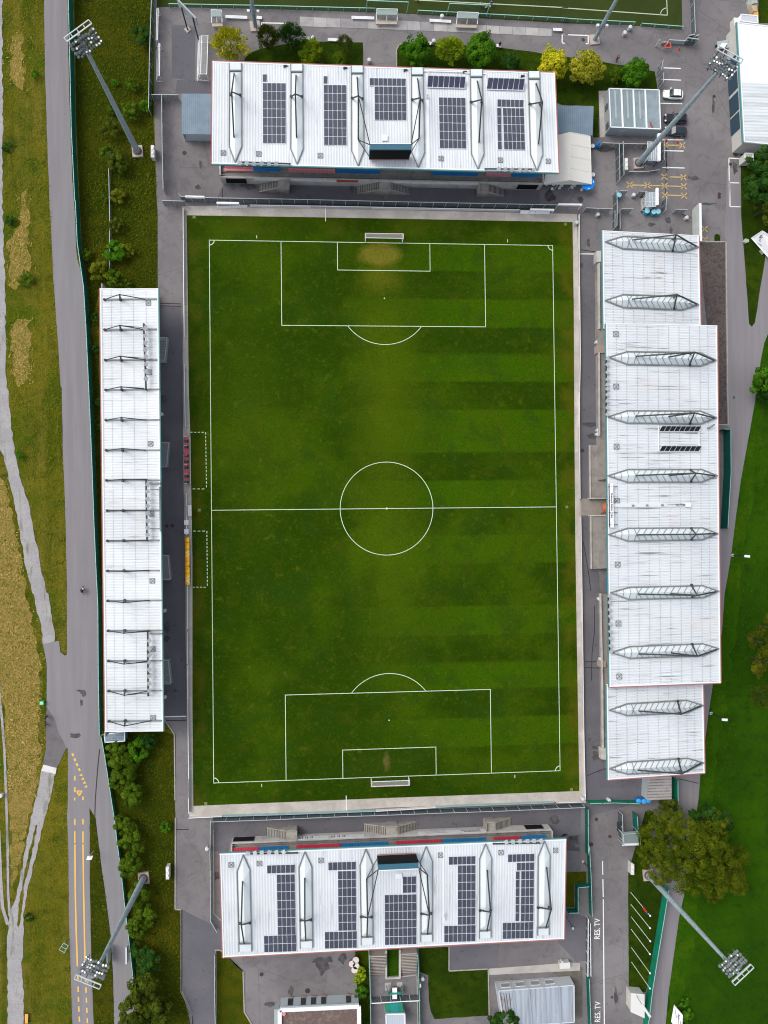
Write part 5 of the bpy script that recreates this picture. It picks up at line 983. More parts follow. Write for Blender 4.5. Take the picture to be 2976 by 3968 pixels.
# dugouts
def dugout(name,label,t,x0,x1,y0,y1,n,cols,yellow=False):
    a,b_=P(t,x0,y0,0),P(t,x1,y1,0); r=thing(name,label,'dugout',V((a.x+b_.x)/2,(a.y+b_.y)/2,0)); L_=abs(a.y-b_.y); x_l,x_r=min(a.x,b_.x),max(a.x,b_.x); yt=max(a.y,b_.y)
    w_=x_r-x_l
    ob('floor',MB().box(((x_l+x_r)/2,yt-L_/2,.12),(w_,L_,.2)),m_bd3,r)
    sh=MB()
    pr=[(0,.22),(0,1.7),(.25,2.0),(w_*.62,2.15)] 
    if yellow: pr=[(0,.22),(0,1.6),(.2,1.95),(w_*.5,2.15),(w_*.92,2.1)]
    for i in range(len(pr)-1):
        (xa,za),(xb,zb_)=pr[i],pr[i+1]; sh.hexa([V(x_l+xa,yt,za),V(x_l+xb+.02,yt,zb_),V(x_l+xb+.02,yt-L_,zb_),V(x_l+xa,yt-L_,za)],[V(x_l+xa,yt,za+.04),V(x_l+xb+.02,yt,zb_+.04),V(x_l+xb+.02,yt-L_,zb_+.04),V(x_l+xa,yt-L_,za+.04)])
    if yellow: ob('canopy',sh,mat('yellow_canopy',(.9,.47,.01),.45,[lay(.5,(.75,.36,.01),.5,.66,.6)]),r)
    else: ob('canopy',sh,mat('clear_canopy',(.6,.65,.66),.2,alpha=.05,spec=.5),r)
    fr=MB()
    for i in range(6 if not yellow else 5):
        y=yt-L_*i/(5 if not yellow else 4)
        for j in range(len(pr)-1): fr.bar(V(x_l+pr[j][0],y,pr[j][1]+.06),V(x_l+pr[j+1][0],y,pr[j+1][1]+.06),.07)
    ob('canopy_frame',fr,m_wht if not yellow else m_trimr if 0 else mat('brown_line',(.2,.1,.02),.6),r)
    ob('front_edge',MB().box((x_r-.06,yt-L_/2,.35),(.12,L_,.3)),mat('pale_edge',(.6,.62,.6),.5),r)
    for i in range(n):
        y=yt-L_*(i+.5)/n; B=MB().box((x_l+w_*.45,y,1.0),(w_*.62,L_/n*.92,.14)).box((x_l+w_*.14,y,1.35),(.14,L_/n*.92,.7)); ob('seat',B,cols[i%len(cols)],r)
    return r,x_l,x_r,yt,L_
m_blk=mat('black_plastic',(.012,.012,.014),.5)
dugout('dugout','clear roofed dugout with red and black seats left of the pitch','C0',1488,1535,405,778,16,[m_red,m_blk,m_red,m_blk,m_red,m_red,m_blk])
r,xl,xr,yt,L_=dugout('dugout','yellow roofed dugout left of the pitch below the halfway line','C0',1498,1542,1205,1583,12,[m_blk],True)
for k,(f,wd,txt) in enumerate(((.10,1,'I'),(.33,1,'VX'),(.60,1,'T'),(.86,1,'VX'))):
    M=frame_m(V((xl+xr)/2+.08,yt-L_*(f+.02),2.28),V(0,-1,0),V(1,0,0)); text_obj('emblem',{'I':'|-','VX':'VX','T':'T-','VX2':'V'}[txt],.95,mat('cream_print',(.85,.7,.35),.6) if txt=='VX' else mat('red_print',(.45,.07,.03),.6),r,M,.01,bold=.02)
c=P('C0',1523,990,0); r=thing('officials_shelter','small white roofed shelter between the two dugouts','shelter',c)
ob('roof',MB().slab(S("C0 1508,950 1538,948 1540,1035 1510,1037",1.9),.08),mat('frosted_roof',(.5,.5,.5),.3),r); ob('wall',MB().prism(S("C0 1507,950 1511,950 1513,1037 1509,1037",1.85),.1),m_wht,r); ob('seat',MB().prism(S("C0 1513,955 1524,955 1526,1030 1515,1030",.6),.1),m_blk,r)
for y,l in((1088,'upper'),(1160,'lower')): solo('camera_box',MB().box(P('C0',1500,y,.5),(.8,.9,1.0)).box(P('C0',1500,y,1.04),(.5,.5,.08)),m_wht,l+' of two small white boxes between the dugouts','box',P('C0',1500,y,0))
# ------------------------------------------------------------ floodlight masts
m_pole=mat('mast_paint',(.32,.39,.42),.5,[lay(2,(.13,.175,.2),.4,.65,.6),lay(1,(.25,.3,.32),.5,.7,.4,st=(1,1,.1))])
lampm=None
def mast(label,t,bx,by,tx,ty,a,b_,r0=.58,n=(10,4),side=1,tt=None,rows=.44):
    global lampm
    B=P(t,bx,by,0); h=hfit(B,tt or t,tx,ty); r=thing('floodlight_mast',label,'floodlight mast',B,'tall floodlight masts at the four corners')
    ob('base_block',MB().box(B+V(0,0,.25),(2.0,2.2,.5),R(5)),mat('base_concrete',(.42,.36,.32),.9),r); ob('base_plate',MB().lathe(B+V(0,0,.5),[(.86,0),(.86,.12)],16),mat('rust_plate',(.13,.07,.055),.8),r)
    ob('pole',MB().tube(B+V(0,0,.5),B+V(0,0,h),r0,.25,18),m_pole,r,smooth=False)
    pa,pb=P(*a,h),P(*b_,h); d=(pb-pa).normalized(); L_=(pb-pa).length; c=V(B.x,B.y,h)
    toward=(V(-1,-1,0)-c); toward.z=0; f=V(-d.y,d.x,0); f=f if f.dot(toward)>0 else -f
    pm=(pa+pb)/2; c=V(pm.x,pm.y,h)
    pf=MB(); e0,e1=c-d*L_/2,c+d*L_/2
    for k in(0,.7): pf.bar(e0+f*k+V(0,0,.9),e1+f*k+V(0,0,.9),.12)
    pf.bar(e0+V(0,0,-.1),e1+V(0,0,-.1),.14); 
    for k in range(5): q=e0+(e1-e0)*k/4; pf.bar(q,q+V(0,0,.9),.08); pf.bar(q+V(0,0,.9),q+f*.7+V(0,0,.9),.08)
    ob('platform',pf,mat('pale_metal',(.5,.54,.55),.4),r)
    rk=MB()
    for j in range(n[1]):
        q=f*(.7+j*rows)+V(0,0,-.4-j*.35); rk.bar(e0+q,e1+q,.16)
    for k in range(4): q=e0+(e1-e0)*(k+.5)/4; rk.bar(q,q+f*(.7+n[1]*rows)+V(0,0,-.4-n[1]*.35),.12)
    rk.bar(V(B.x,B.y,h-.2),c+f*1.2+V(0,0,-.4),.3); ob('lamp_rack',rk,m_steel,r)
    if lampm is None:
        b=MB(); b.lathe((0,0,0),[(.12,-.38),(.34,-.2),(.42,.12),(.36,.2)],8); b.box((0,0,.3),(.5,.4,.25)); me=b.mesh('floodlight'); me.materials.append(mat('lamp_grey',(.16,.18,.185),.35)); lampm=me
        b=MB(); b.lathe((0,0,0),[(.28,0),(.34,.2)],8); 
    rd=random.Random(int(bx))
    for j in range(n[1]):
        for i in range(n[0]):
            q=e0+(e1-e0)*(i+.5)/n[0]+f*(.85+j*rows+rd.uniform(-.15,.15))+V(0,0,-.2-j*.35)
            o=inst('floodlight',lampm,r,q,rd.uniform(0,6.3)); o.rotation_euler=(rd.uniform(-.7,.7),rd.uniform(-.7,.7),rd.uniform(0,6)); s_=rd.uniform(.5,.72); o.scale=(s_,s_,s_)
            if rd.random()<.4:
                if 'glass' not in pmesh: gb=MB().lathe((0,0,0),[(.12,0),(.16,.05)],8); gm=gb.mesh('lens'); gm.materials.append(mat('lamp_lens',(.8,.82,.82),.1)); pmesh['glass']=gm
                g_=inst('lens',pmesh['glass'],r,q+V(0,0,.28)+f*.2); g_.rotation_euler=(rd.uniform(-.6,.6),rd.uniform(-.6,.6),0)
    return r,h
mast('floodlight mast leaning into view over the long road at the upper left','A0',1108,1222,640,268,('A0',530,335),('A0',728,190))
mast('floodlight mast standing among the cabinets beside the parking bays','A3',612,1318,1345,470,('A3',1240,395),('A3',1438,505))
mast('floodlight mast at the lower left, its lamps over the yellow lane lines','E0',1158,480,722,1268,('E0',612,1268),('E0',812,1350))
mast('floodlight mast half hidden by the big round tree','E3',690,455,1440,1245,('E3',1370,1322),('E3',1520,1180))
# two slim masts at the training pitch
for t,x,y,l in (('A1',600,215,'left'),('A3',262,322,'right')):
    B=P(t,x,y,0); r=thing('light_pole','slim blue grey light pole at the training pitch, '+l+' one','light pole',B); ob('pole',MB().tube(B+V(0,0,.3),B+V(0,0,26),.42,.24,12),m_pole,r); ob('base_block',MB().box(B+V(0,0,.15),(2,2,.3),R(8)),MT['base_concrete'],r)
    ob('speaker_box',MB().box(B+V(-.9,0,4.6),(.5,.4,.5)),m_wht,r); ob('speaker_box',MB().box(B+V(.9,0,4.6),(.5,.4,.5)),m_wht,r); ob('bracket',MB().bar(B+V(-.9,0,4.5),B+V(.9,0,4.5),.1),m_steel,r)
    ob('lamp_head',MB().bar(B+V(-1.5,0,26),B+V(1.5,0,26),.3).box(B+V(-1.2,-.3,26.2),(.6,.6,.4)).box(B+V(1.2,-.3,26.2),(.6,.6,.4)).box(B+V(0,-.3,26.2),(.6,.6,.4)),m_lamp,r)
# small scoreboard on two posts at the top left
q0,q1=P('A0',1508,240,0),P('A0',1595,318,0); r=thing('scoreboard','slim grey scoreboard on two posts near the training goals','scoreboard',q0)
for q in(q0,q1): ob('post',MB().tube(q,q+V(0,0,6.6),.14,.14,8),m_steel,r)
ob('display_panel',MB().hexa([q0+V(-.8,1.2,5.0),q1+V(.6,-.5,5.0),q1+V(.75,-.3,5.0),q0+V(-.65,1.4,5.0)],[q0+V(-.8,1.2,7.2),q1+V(.6,-.5,7.2),q1+V(.75,-.3,7.2),q0+V(-.65,1.4,7.2)]),m_boxb,r)
ob('footing',MB().box(q0+V(0,0,.08),(1,1,.16),R(40)),m_pale,r)
# ------------------------------------------------------------ buildings
def building(name,label,t,quad,z,mr,mw,cat='building',z0=0,over=0,trim=m_trimw,tw=.2,group=None):
    q=[P(t,x,y,z) for x,y in quad]; base=cen(q); r=thing(name,label,cat,V(base.x,base.y,0),group)
    c=cen(q); w_=[c+(p-c)*(1-over) for p in q]; ob('wall',MB().prism([p-V(0,0,.15) for p in w_],z0),mw,r); rf=ob('roof',MB().slab(q,.15),mr,r)
    if trim:
        b=MB(); n=len(q)
        for i in range(n):
            p=c+(q[i]-c)*.985; k=c+(q[(i+1)%n]-c)*.985; b.bar(p+V(0,0,.03),k+V(0,0,.03),tw,.14)
        ob('roof_edge',b,trim,rf)
    return r,q,rf
m_lean=mat('blue_grey_roof',(.155,.215,.27),.5,[dict(k='wave',dir='X',s=.8,c_=(.10,.15,.20),lo=.5,hi=.95,a_=.7),lay(.4,(.19,.25,.3),.45,.62,.6)]); m_grw=mat('grey_cladding',(.35,.39,.41),.6)
building('lean_to','blue grey ribbed lean-to roof left of the top end stand','A1',[(8,752),(262,754),(262,1081),(10,1078)],3,m_lean,m_grw,'shed',over=.04,trim=None)
building('lean_to','blue grey ribbed lean-to roof right of the top end stand','A3',[(-90,848),(258,853),(250,1087),(-90,1083)],3,m_lean,m_grw,'shed',over=.04,trim=None)
m_con=mat('container_roof',(.20,.255,.27),.5,[dict(k='wave',dir='X',s=1.,c_=(.14,.19,.21),lo=.5,hi=.95,a_=.5),lay(.5,(.26,.31,.33),.45,.6,.7),lay(1,(.33,.38,.4),.55,.7,.6,st=(1.5,.2,1))])
r,q,rf=building('office_containers','grey office container block with four white roof seams beside the parked cars','A3',[(378,710),(786,722),(798,1040),(392,1024)],3,m_con,mat('container_wall',(.33,.36,.37),.6))
for k in(.245,.48,.715): ob('roof_seam',MB().bar(lerp(q[0],q[1],k)+V(0,0,.08),lerp(q[3],q[2],k)+V(0,0,.08),.32,.14),m_trimw,rf)
for k in(.12,.36,.6): ob('skylight_strip',MB().bar(lerp(lerp(q[0],q[1],k),lerp(q[3],q[2],k),.05)+V(0,0,.02),lerp(lerp(q[0],q[1],k),lerp(q[3],q[2],k),.75)+V(0,0,.02),.3,.06),mat('seam_pale',(.36,.4,.42),.5),rf)
for f in(.38,.86): 
    a=lerp(q[0],q[3],f-.06);b_=lerp(q[0],q[3],f+.08); o=V(-.12,0,0); w_=ob('window',MB().hexa([V(a.x,a.y,.9)+o,V(b_.x,b_.y,.9)+o,V(b_.x+.1,b_.y,.9),V(a.x+.1,a.y,.9)],[V(a.x,a.y,2.2)+o,V(b_.x,b_.y,2.2)+o,V(b_.x+.1,b_.y,2.2),V(a.x+.1,a.y,2.2)]),m_glass,r)
a=lerp(q[3],q[2],.22);b_=lerp(q[3],q[2],.33);ob('door',MB().hexa([V(a.x,a.y-.12,0),V(b_.x,b_.y-.12,0),V(b_.x,b_.y+.1,0),V(a.x,a.y+.1,0)],[V(a.x,a.y-.12,2.1),V(b_.x,b_.y-.12,2.1),V(b_.x,b_.y+.1,2.1),V(a.x,a.y+.1,2.1)]),m_boxb,r)
ob('pennant',MB().slab([P('A3',708,972,3.12),P('A3',720,985,3.12),P('A3',740,1032,3.12),P('A3',712,1010,3.12)],.02),mat('red_cloth',(.3,.07,.07),.7),r)
sheet('office_footpath',["A3 298,730 378,728 345,1100 310,1105"],m_pale,.037)
# tent
m_tent=mat('tent_cloth',(.68,.655,.59),.7,[lay(.3,(.72,.70,.64),.42,.62,.6),lay(1.5,(.58,.56,.5),.58,.7,.35)])
r=thing('marquee','cream gable roofed marquee beside the top end stand','tent',V(*(P('A3',90,1280,0).xy),0))
e=[P('A3',-75,1095,2.8),P('A3',229,1092,2.8),P('A3',240,1480,2.8),P('A3',-144,1480,2.8)]; g0,g1_=P('A3',62,1062,4.3),P('A3',72,1447,4.3)
b=MB().face([e[0],e[3],g1_,g0]).face([e[1],g0,g1_,e[2]]).face([e[3],e[2],g1_]).face([e[0],g0,e[1]]); ob('roof',b,m_tent,r)
b=MB(); 
for i in (0,3): a_,c_=e[i],e[(i+1)%4]; b.hexa([V(a_.x,a_.y,0),V(c_.x,c_.y,0),V(c_.x+.03,c_.y+.03,0),V(a_.x+.03,a_.y+.03,0)],[a_,c_,c_+V(.03,.03,0),a_+V(.03,.03,0)])
ob('side_cloth',b,m_tent,r)
for k in(0,.25,.5,.75,1): a_=lerp(e[1],e[2],k); ob('tent_pole',MB().bar(V(a_.x,a_.y,0),a_,.1),m_alu,r)
for k in(.3,.6): a_=lerp(e[3],e[2],k); ob('tent_pole',MB().bar(V(a_.x,a_.y,0),a_,.1),m_alu,r)
b=MB()
for k in(0,.25,.5,.75,1): b.bar(lerp(e[1],e[2],k)+V(0,0,.03),lerp(g0,g1_,k)+V(0,0,.03),.08,.05)
b.bar(e[1]+V(0,0,.03),e[2]+V(0,0,.03),.12,.06); b.bar(e[3]+V(0,0,.03),e[2]+V(0,0,.03),.12,.06); ob('seam',b,mat('tent_seam',(.72,.7,.65),.7),r)
# long barn upper right
m_barn=mat('worn_white_roof',(.62,.655,.66),.5,[dict(k='wave',dir='Y',s=.5,c_=(.45,.5,.52),lo=.5,hi=.95,a_=.6),lay(1,(.34,.37,.39),.45,.65,.6,st=(.08,1.3,1)),lay(1,(.2,.22,.23),.64,.70,.4,st=(.12,2.5,1)),dict(k='x',ax=1,lo=84,hi=84.4,c_=(.78,.8,.8),a_=.8)])
r,q,rf=building('long_barn','long white ribbed roof building at the upper right edge','A3',[(1414,176),(1870,228),(1880,1190),(1466,1143)],4.5,m_barn,mat('barn_wall',(.48,.47,.44),.8),over=.0)
ob('gutter',MB().bar(q[0]-V(.15,0,.2),q[3]-V(.15,0,.2),.25,.35),m_teal,rf)
for f0_,f1_ in((.24,.36),(.38,.52),(.55,.7),(.72,.86)):
    a=lerp(q[0],q[3],f0_);b_=lerp(q[0],q[3],f1_); ob('door',MB().hexa([V(a.x-.12,a.y,0),V(b_.x-.12,b_.y,0),V(b_.x+.1,b_.y,0),V(a.x+.1,a.y,0)],[V(a.x-.12,a.y,3.4),V(b_.x-.12,b_.y,3.4),V(b_.x+.1,b_.y,3.4),V(a.x+.1,a.y,3.4)]),mat('navy_door',(.03,.06,.09),.5),r)
building('storage_container','pale grey storage box directly above the long barn','A3',[(1440,116),(1575,128),(1578,188),(1437,170)],2.6,mat('pale_grey',(.5,.51,.56),.5),m_wht,'container')
r,q,_=building('electrical_cabinet','white grey cabinet below the long barn','A3',[(1472,1232),(1538,1234),(1540,1292),(1472,1294)],2.2,mat('cab_top',(.45,.46,.46),.6),m_box,'cabinet')
# south-east container block with windows facing the pitch
m_scr=mat('weathered_container_roof',(.26,.29,.33),.5,[lay(1,(.38,.42,.47),.42,.6,.8,st=(1.3,.06,1)),lay(1,(.2,.17,.16),.58,.66,.7,st=(2.0,.08,1)),lay(.3,(.2,.15,.13),.6,.7,.6)])
r,q,rf=building('container_block','weathered container block with four windows below the right of the bottom end stand','E2',[(890,1390),(1505,1344),(1508,1645),(935,1682)],3,m_scr,mat('block_wall',(.5,.53,.55),.6),tw=.22,trim=mat('dull_white',(.5,.53,.56),.5))
for k in(.2,.4,.6,.8): ob('roof_seam',MB().bar(lerp(q[0],q[1],k)+V(0,0,.05),lerp(q[3],q[2],k)+V(0,0,.05),.34,.12),mat('seam_blue',(.28,.33,.38),.5),rf)
for k in(.03,.07,.1,.14): ob('rust_stain',MB().bar(lerp(lerp(q[0],q[1],k),lerp(q[3],q[2],k),.08)+V(0,0,.003),lerp(lerp(q[0],q[1],k),lerp(q[3],q[2],k),.75)+V(0,0,.003),.13,.012),mat('rust_dark',(.07,.055,.05),.8),rf)
for k in(.06,.25,.45,.64):
    a=lerp(q[0],q[1],k);b_=lerp(q[0],q[1],k+.12); w_=ob('window',MB().hexa([V(a.x,a.y-.1,.9),V(b_.x,b_.y-.1,.9),V(b_.x,b_.y+.08,.9),V(a.x,a.y+.08,.9)],[V(a.x,a.y-.1,2.3),V(b_.x,b_.y-.1,2.3),V(b_.x,b_.y+.08,2.3),V(a.x,a.y+.08,2.3)]),mat('shutter_grey',(.3,.31,.32),.6),r)
    ob('window_frame',MB().bar(V(a.x,a.y+.1,.9),V(b_.x,b_.y+.1,.9),.08).bar(V(a.x,a.y+.1,2.3),V(b_.x,b_.y+.1,2.3),.08).bar(V(a.x,a.y+.1,.9),V(a.x,a.y+.1,2.3),.08).bar(V(b_.x,b_.y+.1,.9),V(b_.x,b_.y+.1,2.3),.08),m_trimw,w_)
sheet('block_apron',["E2 812,1215 1480,1165 1550,1170 1550,1230 822,1265"],m_pale,.037); sheet('block_apron',["E2 1250,1190 1570,1200 1570,1600 1510,1640 1400,1300"],mat('earth_floor',(.11,.1,.085),.95,[lay(.5,(.17,.15,.13),.45,.62,.6)]),.021)
# flat roofed block at the bottom
m_grf=mat('gravel_flat_roof',(.14,.10,.09),.95,[lay(1.,(.22,.17,.15),.48,.62,.8,dist=1),lay(.5,(.14,.14,.03),.6,.7,.5),lay(5,(.07,.05,.045),.5,.7,.6)])
r,q,rf=building('clubhouse','flat roofed block with a brown gravel roof and white parapet at the bottom','E1',[(797,1540),(1432,1510),(1436,1800),(797,1800)],3.6,m_grf,mat('club_wall',(.46,.52,.55),.6),trim=None)
b=MB()
for i in range(4): b.bar(q[i]+V(0,0,.15),q[(i+1)%4]+V(0,0,.15),.75,.5)
ob('parapet',b,m_trimw,rf); b=MB()
c_=cen(q)
for i in range(4): b.bar(c_+(q[i]-c_)*.955+V(0,0,.1),c_+(q[(i+1)%4]-c_)*.955+V(0,0,.1),.12,.35)
ob('flashing',b,m_trimr,rf)
for f0_ in(.095,.26,.39,.52,.84):
    a=lerp(q[0],q[1],f0_);b_=lerp(q[0],q[1],f0_+.062); a+=V(0,.38,0)*0; w_=ob('window',MB().hexa([V(a.x,a.y-.1,.5),V(b_.x,b_.y-.1,.5),V(b_.x,b_.y+.09,.5),V(a.x,a.y+.09,.5)],[V(a.x,a.y-.1,2.6),V(b_.x,b_.y-.1,2.6),V(b_.x,b_.y+.09,2.6),V(a.x,a.y+.09,2.6)]),m_glass,r)
    ob('sill',MB().bar(V(a.x,a.y+.16,.45),V(b_.x,b_.y+.16,.45),.3,.08),mat('brown_sill',(.3,.2,.17),.6),w_)
ob('annex',MB().prism(S("E1 752,1542 792,1542 795,1700 752,1700",2.2),0),m_boxb,r); ob('roof_vent',MB().lathe(P('E1',830,1572,3.75),[(.35,0),(.35,.3)],10),m_pink,rf)
# weathered annex roof below the right stand
building('weathered_annex','small flat roof with dark streaked ribs below the right hand stand','D3',[(697,1478),(885,1470),(885,1655),(690,1662)],3,mat('streaked_roof',(.33,.31,.3),.8,[dict(k='wave',dir='Y',s=.55,c_=(.12,.11,.1),lo=.55,hi=.8,a_=.8),lay(.5,(.4,.38,.36),.45,.65,.6)]),m_grw,'annex',trim=None)
# white wall by the right stand
q=[P('B3',1050,235,0),P('B3',1052,430,0)]; r=thing('advertising_wall','tall pale tilted screen wall above the right hand stand','wall',q[0])
a,b_=q; T2=P('B3',1122,182,3.2),P('B3',1128,485,3.2); ob('panel',MB().hexa([a,b_,b_+V(.15,0,0),a+V(.15,0,0)],[T2[0]-V(.5,0,0),T2[1]-V(.5,0,0),T2[1],T2[0]]),mat('screen_wall',(.52,.55,.52),.6,[lay(.5,(.42,.45,.42),.45,.62,.6)]),r)
ob('cap',MB().bar(T2[0]-V(.2,0,0),T2[1]-V(.2,0,0),.45,.12),m_trimw,r); ob('strut',MB().bar(P('B3',968,268,0),P('B3',1045,300,1.5),.12),m_steel,r)
# entrance steps
r=thing('entrance_steps','two parallel flights of pale steps behind the bottom end stand','steps',V(*(P('E2',60,1150,0).xy),0))
for (x0,x1),(ya,yb_) in (((-145,-10),(1075,1268)),((112,236),(1055,1252))):
    p0,p1,p2,p3=P('E2',x0,ya,0),P('E2',x1,ya-5,0),P('E2',x1,yb_-5,0),P('E2',x0,yb_,0); b=MB(); nz=MB(); n=13
    for i in range(n):
        a_,b__,c_,d_=lerp(p0,p3,i/n),lerp(p1,p2,i/n),lerp(p1,p2,(i+1)/n),lerp(p0,p3,(i+1)/n); z_=.14*(n-i)
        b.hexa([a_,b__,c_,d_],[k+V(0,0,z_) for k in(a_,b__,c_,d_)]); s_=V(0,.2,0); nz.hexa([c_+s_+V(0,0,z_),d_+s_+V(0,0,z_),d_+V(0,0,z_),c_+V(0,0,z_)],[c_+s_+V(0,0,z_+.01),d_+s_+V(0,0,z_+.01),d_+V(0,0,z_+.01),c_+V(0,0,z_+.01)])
    f_=ob('flight',b,mat('step_stone',(.55,.5,.44),.9,[lay(1,(.4,.36,.32),.45,.65,.5)]),r); ob('tread_shade',nz,mat('tread_dark',(.12,.105,.095),.9),f_)  # dark strips across the treads are painted-in step shade
b=MB()
for x,ya,yb_ in ((-8,1065,1290),(102,1058,1285)): b.bar(P('E2',x,ya,.9),P('E2',x,yb_,.3),.35,.6)
b.bar(P('E2',-8,1288,.3),P('E2',102,1283,.3),.35,.5); ob('planter_wall',b,m_lconc,r)
sheet('planter_bed',["E2 0,1062 96,1058 96,1275 0,1280"],m_lawn,.05)
# turnstile and canopy
r=thing('turnstile','green framed turnstile with white tops in the middle of the entrance gate','turnstile',P('G',715,1150,0))
for x,y in((715,1085),(715,1225)): ob('turnstile_top',MB().box(P('G',x,y,1.2),(.9,.85,.25)),m_wht,r); ob('housing',MB().box(P('G',x,y,.55),(.7,.7,1.1)),m_green,r)
ob('side_rail',MB().bar(P('G',545,1010,1.1),P('G',590,1200,1.1),.12,.9).bar(P('G',860,1010,1.1),P('G',885,1190,1.1),.12,.9).bar(P('G',590,1155,1.2),P('G',850,1150,1.2),.4,.3),mat('turn_green',(.02,.2,.15),.5),r)
sheet('turnstile_plinth',["G 510,935 640,925 640,1090 510,1100","G 760,925 880,915 880,1010 760,1030"],m_pale,.04)
r,q,rf=building('ticket_office','small ticket office with a green canopy and grey roof at the bottom','G',[(525,1600),(935,1592),(940,1850),(530,1850)],3,mat('ticket_roof',(.42,.47,.52),.5,[dict(k='wave',dir='X',s=.7,c_=(.35,.4,.45),lo=.5,hi=.9,a_=.6)]),m_grw)
a_=S("G 520,1410 885,1395 910,1575 530,1590",2.6); ob('canopy',MB().slab([a_[0]-V(0,0,.5),a_[1]-V(0,0,.5),a_[2],a_[3]],.06),m_gtarp2,r)
for k in(.28,.72): ob('canopy_post',MB().bar(lerp(a_[0],a_[1],k)-V(0,0,.55),V(*lerp(a_[0],a_[1],k).xy,0),.1),m_green,r)
ob('canopy_panel',MB().slab([lerp(a_[0],a_[1],.28)-V(0,0,.44),lerp(a_[0],a_[1],.72)-V(0,0,.44),lerp(a_[3],a_[2],.72)+V(0,0,.06),lerp(a_[3],a_[2],.28)+V(0,0,.06)],.04),mat('teal_panel',(.01,.2,.2),.4),r)
# roofed ticket kiosks at the top right
m_cl=mat('kiosk_roof',(.36,.42,.45),.3,alpha=.75)
for t,quad,slab,l in (('H',[(1145,283),(1325,290),(1310,530),(1145,530)],[(1322,208),(1362,210),(1365,490),(1320,500)],'lower'),('A3',[(690,1140),(795,1145),(780,1292),(692,1290)],[(775,1070),(797,1070),(797,1290),(775,1290)],'upper')):
    q=[P(t,x,y,2.6) for x,y in quad]; r=thing('ticket_kiosk',l+' grey glazed ticket kiosk with a white fin left of the service road','kiosk',V(*cen(q).xy,0))
    rf=ob('roof',MB().slab(q,.06),m_cl,r); b=MB()
    for k in(0,.33,.5,.66,1): b.bar(lerp(q[0],q[1],k)+V(0,0,.05),lerp(q[3],q[2],k)+V(0,0,.05),.09,.06)
    for k in(0,.35,.65,1): b.bar(lerp(q[0],q[3],k)+V(0,0,.05),lerp(q[1],q[2],k)+V(0,0,.05),.07,.06)
    ob('roof_frame',b,m_alu,rf); b=MB()
    for p in q: b.bar(p,V(p.x,p.y,0),.12)
    b.bar(V(*lerp(q[0],q[3],.5).xy,1.0),V(*lerp(q[1],q[2],.5).xy,1.0),.1); ob('frame',b,m_steel,r); ob('counter',MB().box(V(*cen(q).xy,.55),(1.6,2.4,1.1)),m_boxb,r)
    f=[P(t,x,y,3.2) for x,y in slab]; ob('fin',MB().slab(f,.5),m_wht,r)
solo('stone_bench',MB().prism(S("H 1075,385 1140,385 1160,590 1078,610",.5),0),m_pale,'pale stone block left of the lower ticket kiosk','block',P('H',1105,480,0))
# cabinets
for t,quad,h,l,nm in (('A0',[(1212,1168),(1238,1168),(1240,1262),(1212,1262)],1.7,'pale electrical cabinet beside the foot of the upper left mast','electrical_cabinet'),('E0',[(1333,398),(1358,398),(1358,495),(1333,495)],1.7,'pale electrical cabinet beside the foot of the lower left mast','electrical_cabinet'),
 ('E3',[(560,365),(584,378),(584,460),(558,458)],1.7,'pale electrical cabinet left of the big round tree','electrical_cabinet'),('A3',[(508,1272),(532,1272),(534,1360),(508,1360)],1.9,'pale electrical cabinet left of the right hand mast foot','electrical_cabinet'),
 ('E3',[(560,1415),(665,1425),(665,1608),(558,1560)],2.5,'cream kiosk box between the lane and green fence at the lower right','kiosk_box'),('E2',[(1388,1172),(1468,1166),(1470,1212),(1390,1216)],1.3,'pale pair of box units behind the container block','storage_box'),
 ('A3',[(1385,142),(1438,148),(1435,215),(1390,210)],1.6,'small white utility vehicle box left of the storage container','utility_box'),('G',[(1250,960),(1280,960),(1280,1030),(1252,1030)],2.0,'small white box on the right gatepost of the entrance','wall_box')):
    q=[P(t,x,y,h) for x,y in quad]; r=thing(nm,l,'cabinet' if 'cabinet' in nm else 'box',V(*cen(q).xy,0)); ob('body',MB().prism([p-V(0,0,.06) for p in q],0),m_box,r); ob('lid',MB().slab([cen(q)+(p-cen(q))*1.05 for p in q],.07),mat('cab_lid',(.62,.62,.58),.6),r)
    if 'cabinet' in nm:
        for k in(.25,.68): ob('vent_cap',MB().box(lerp(lerp(q[0],q[1],.5),lerp(q[3],q[2],.5),k)+V(0,0,.1),(.3,.35,.2)),m_wht,r)
# metal stair kiosk near the big tree
r=thing('stair_tower','grey steel stair platform beside the big round tree','stair',P('E3',540,180,0)); q=[P('E3',x,y,2.4) for x,y in((480,118),(612,108),(620,205),(488,210))]
ob('platform',MB().slab(q,.1),mat('grating',(.22,.27,.27),.6,alpha=.8),r); b=MB()
for i in range(4): b.bar(q[i]+V(0,0,1),q[(i+1)%4]+V(0,0,1),.08); b.bar(q[i]+V(0,0,1),V(q[i].x,q[i].y,0),.12)
ob('frame',b,mat('pale_steel2',(.4,.47,.47),.5),r); ob('beam',MB().bar(q[3]+V(0,-.2,0),q[2]+V(0,-.2,0),.45,.3),m_wht,r)
b=MB()
for k in range(8): p=P('E3',455,40+k*9,2.4-k*.28); b.box(p+V(.3,0,0),(1.1,.3,.06))
ob('stair_flight',b,m_steel,r)
for k in range(5): b=MB().box(P('E3',470+k*18,90,2.2),(.5,.9,.08))
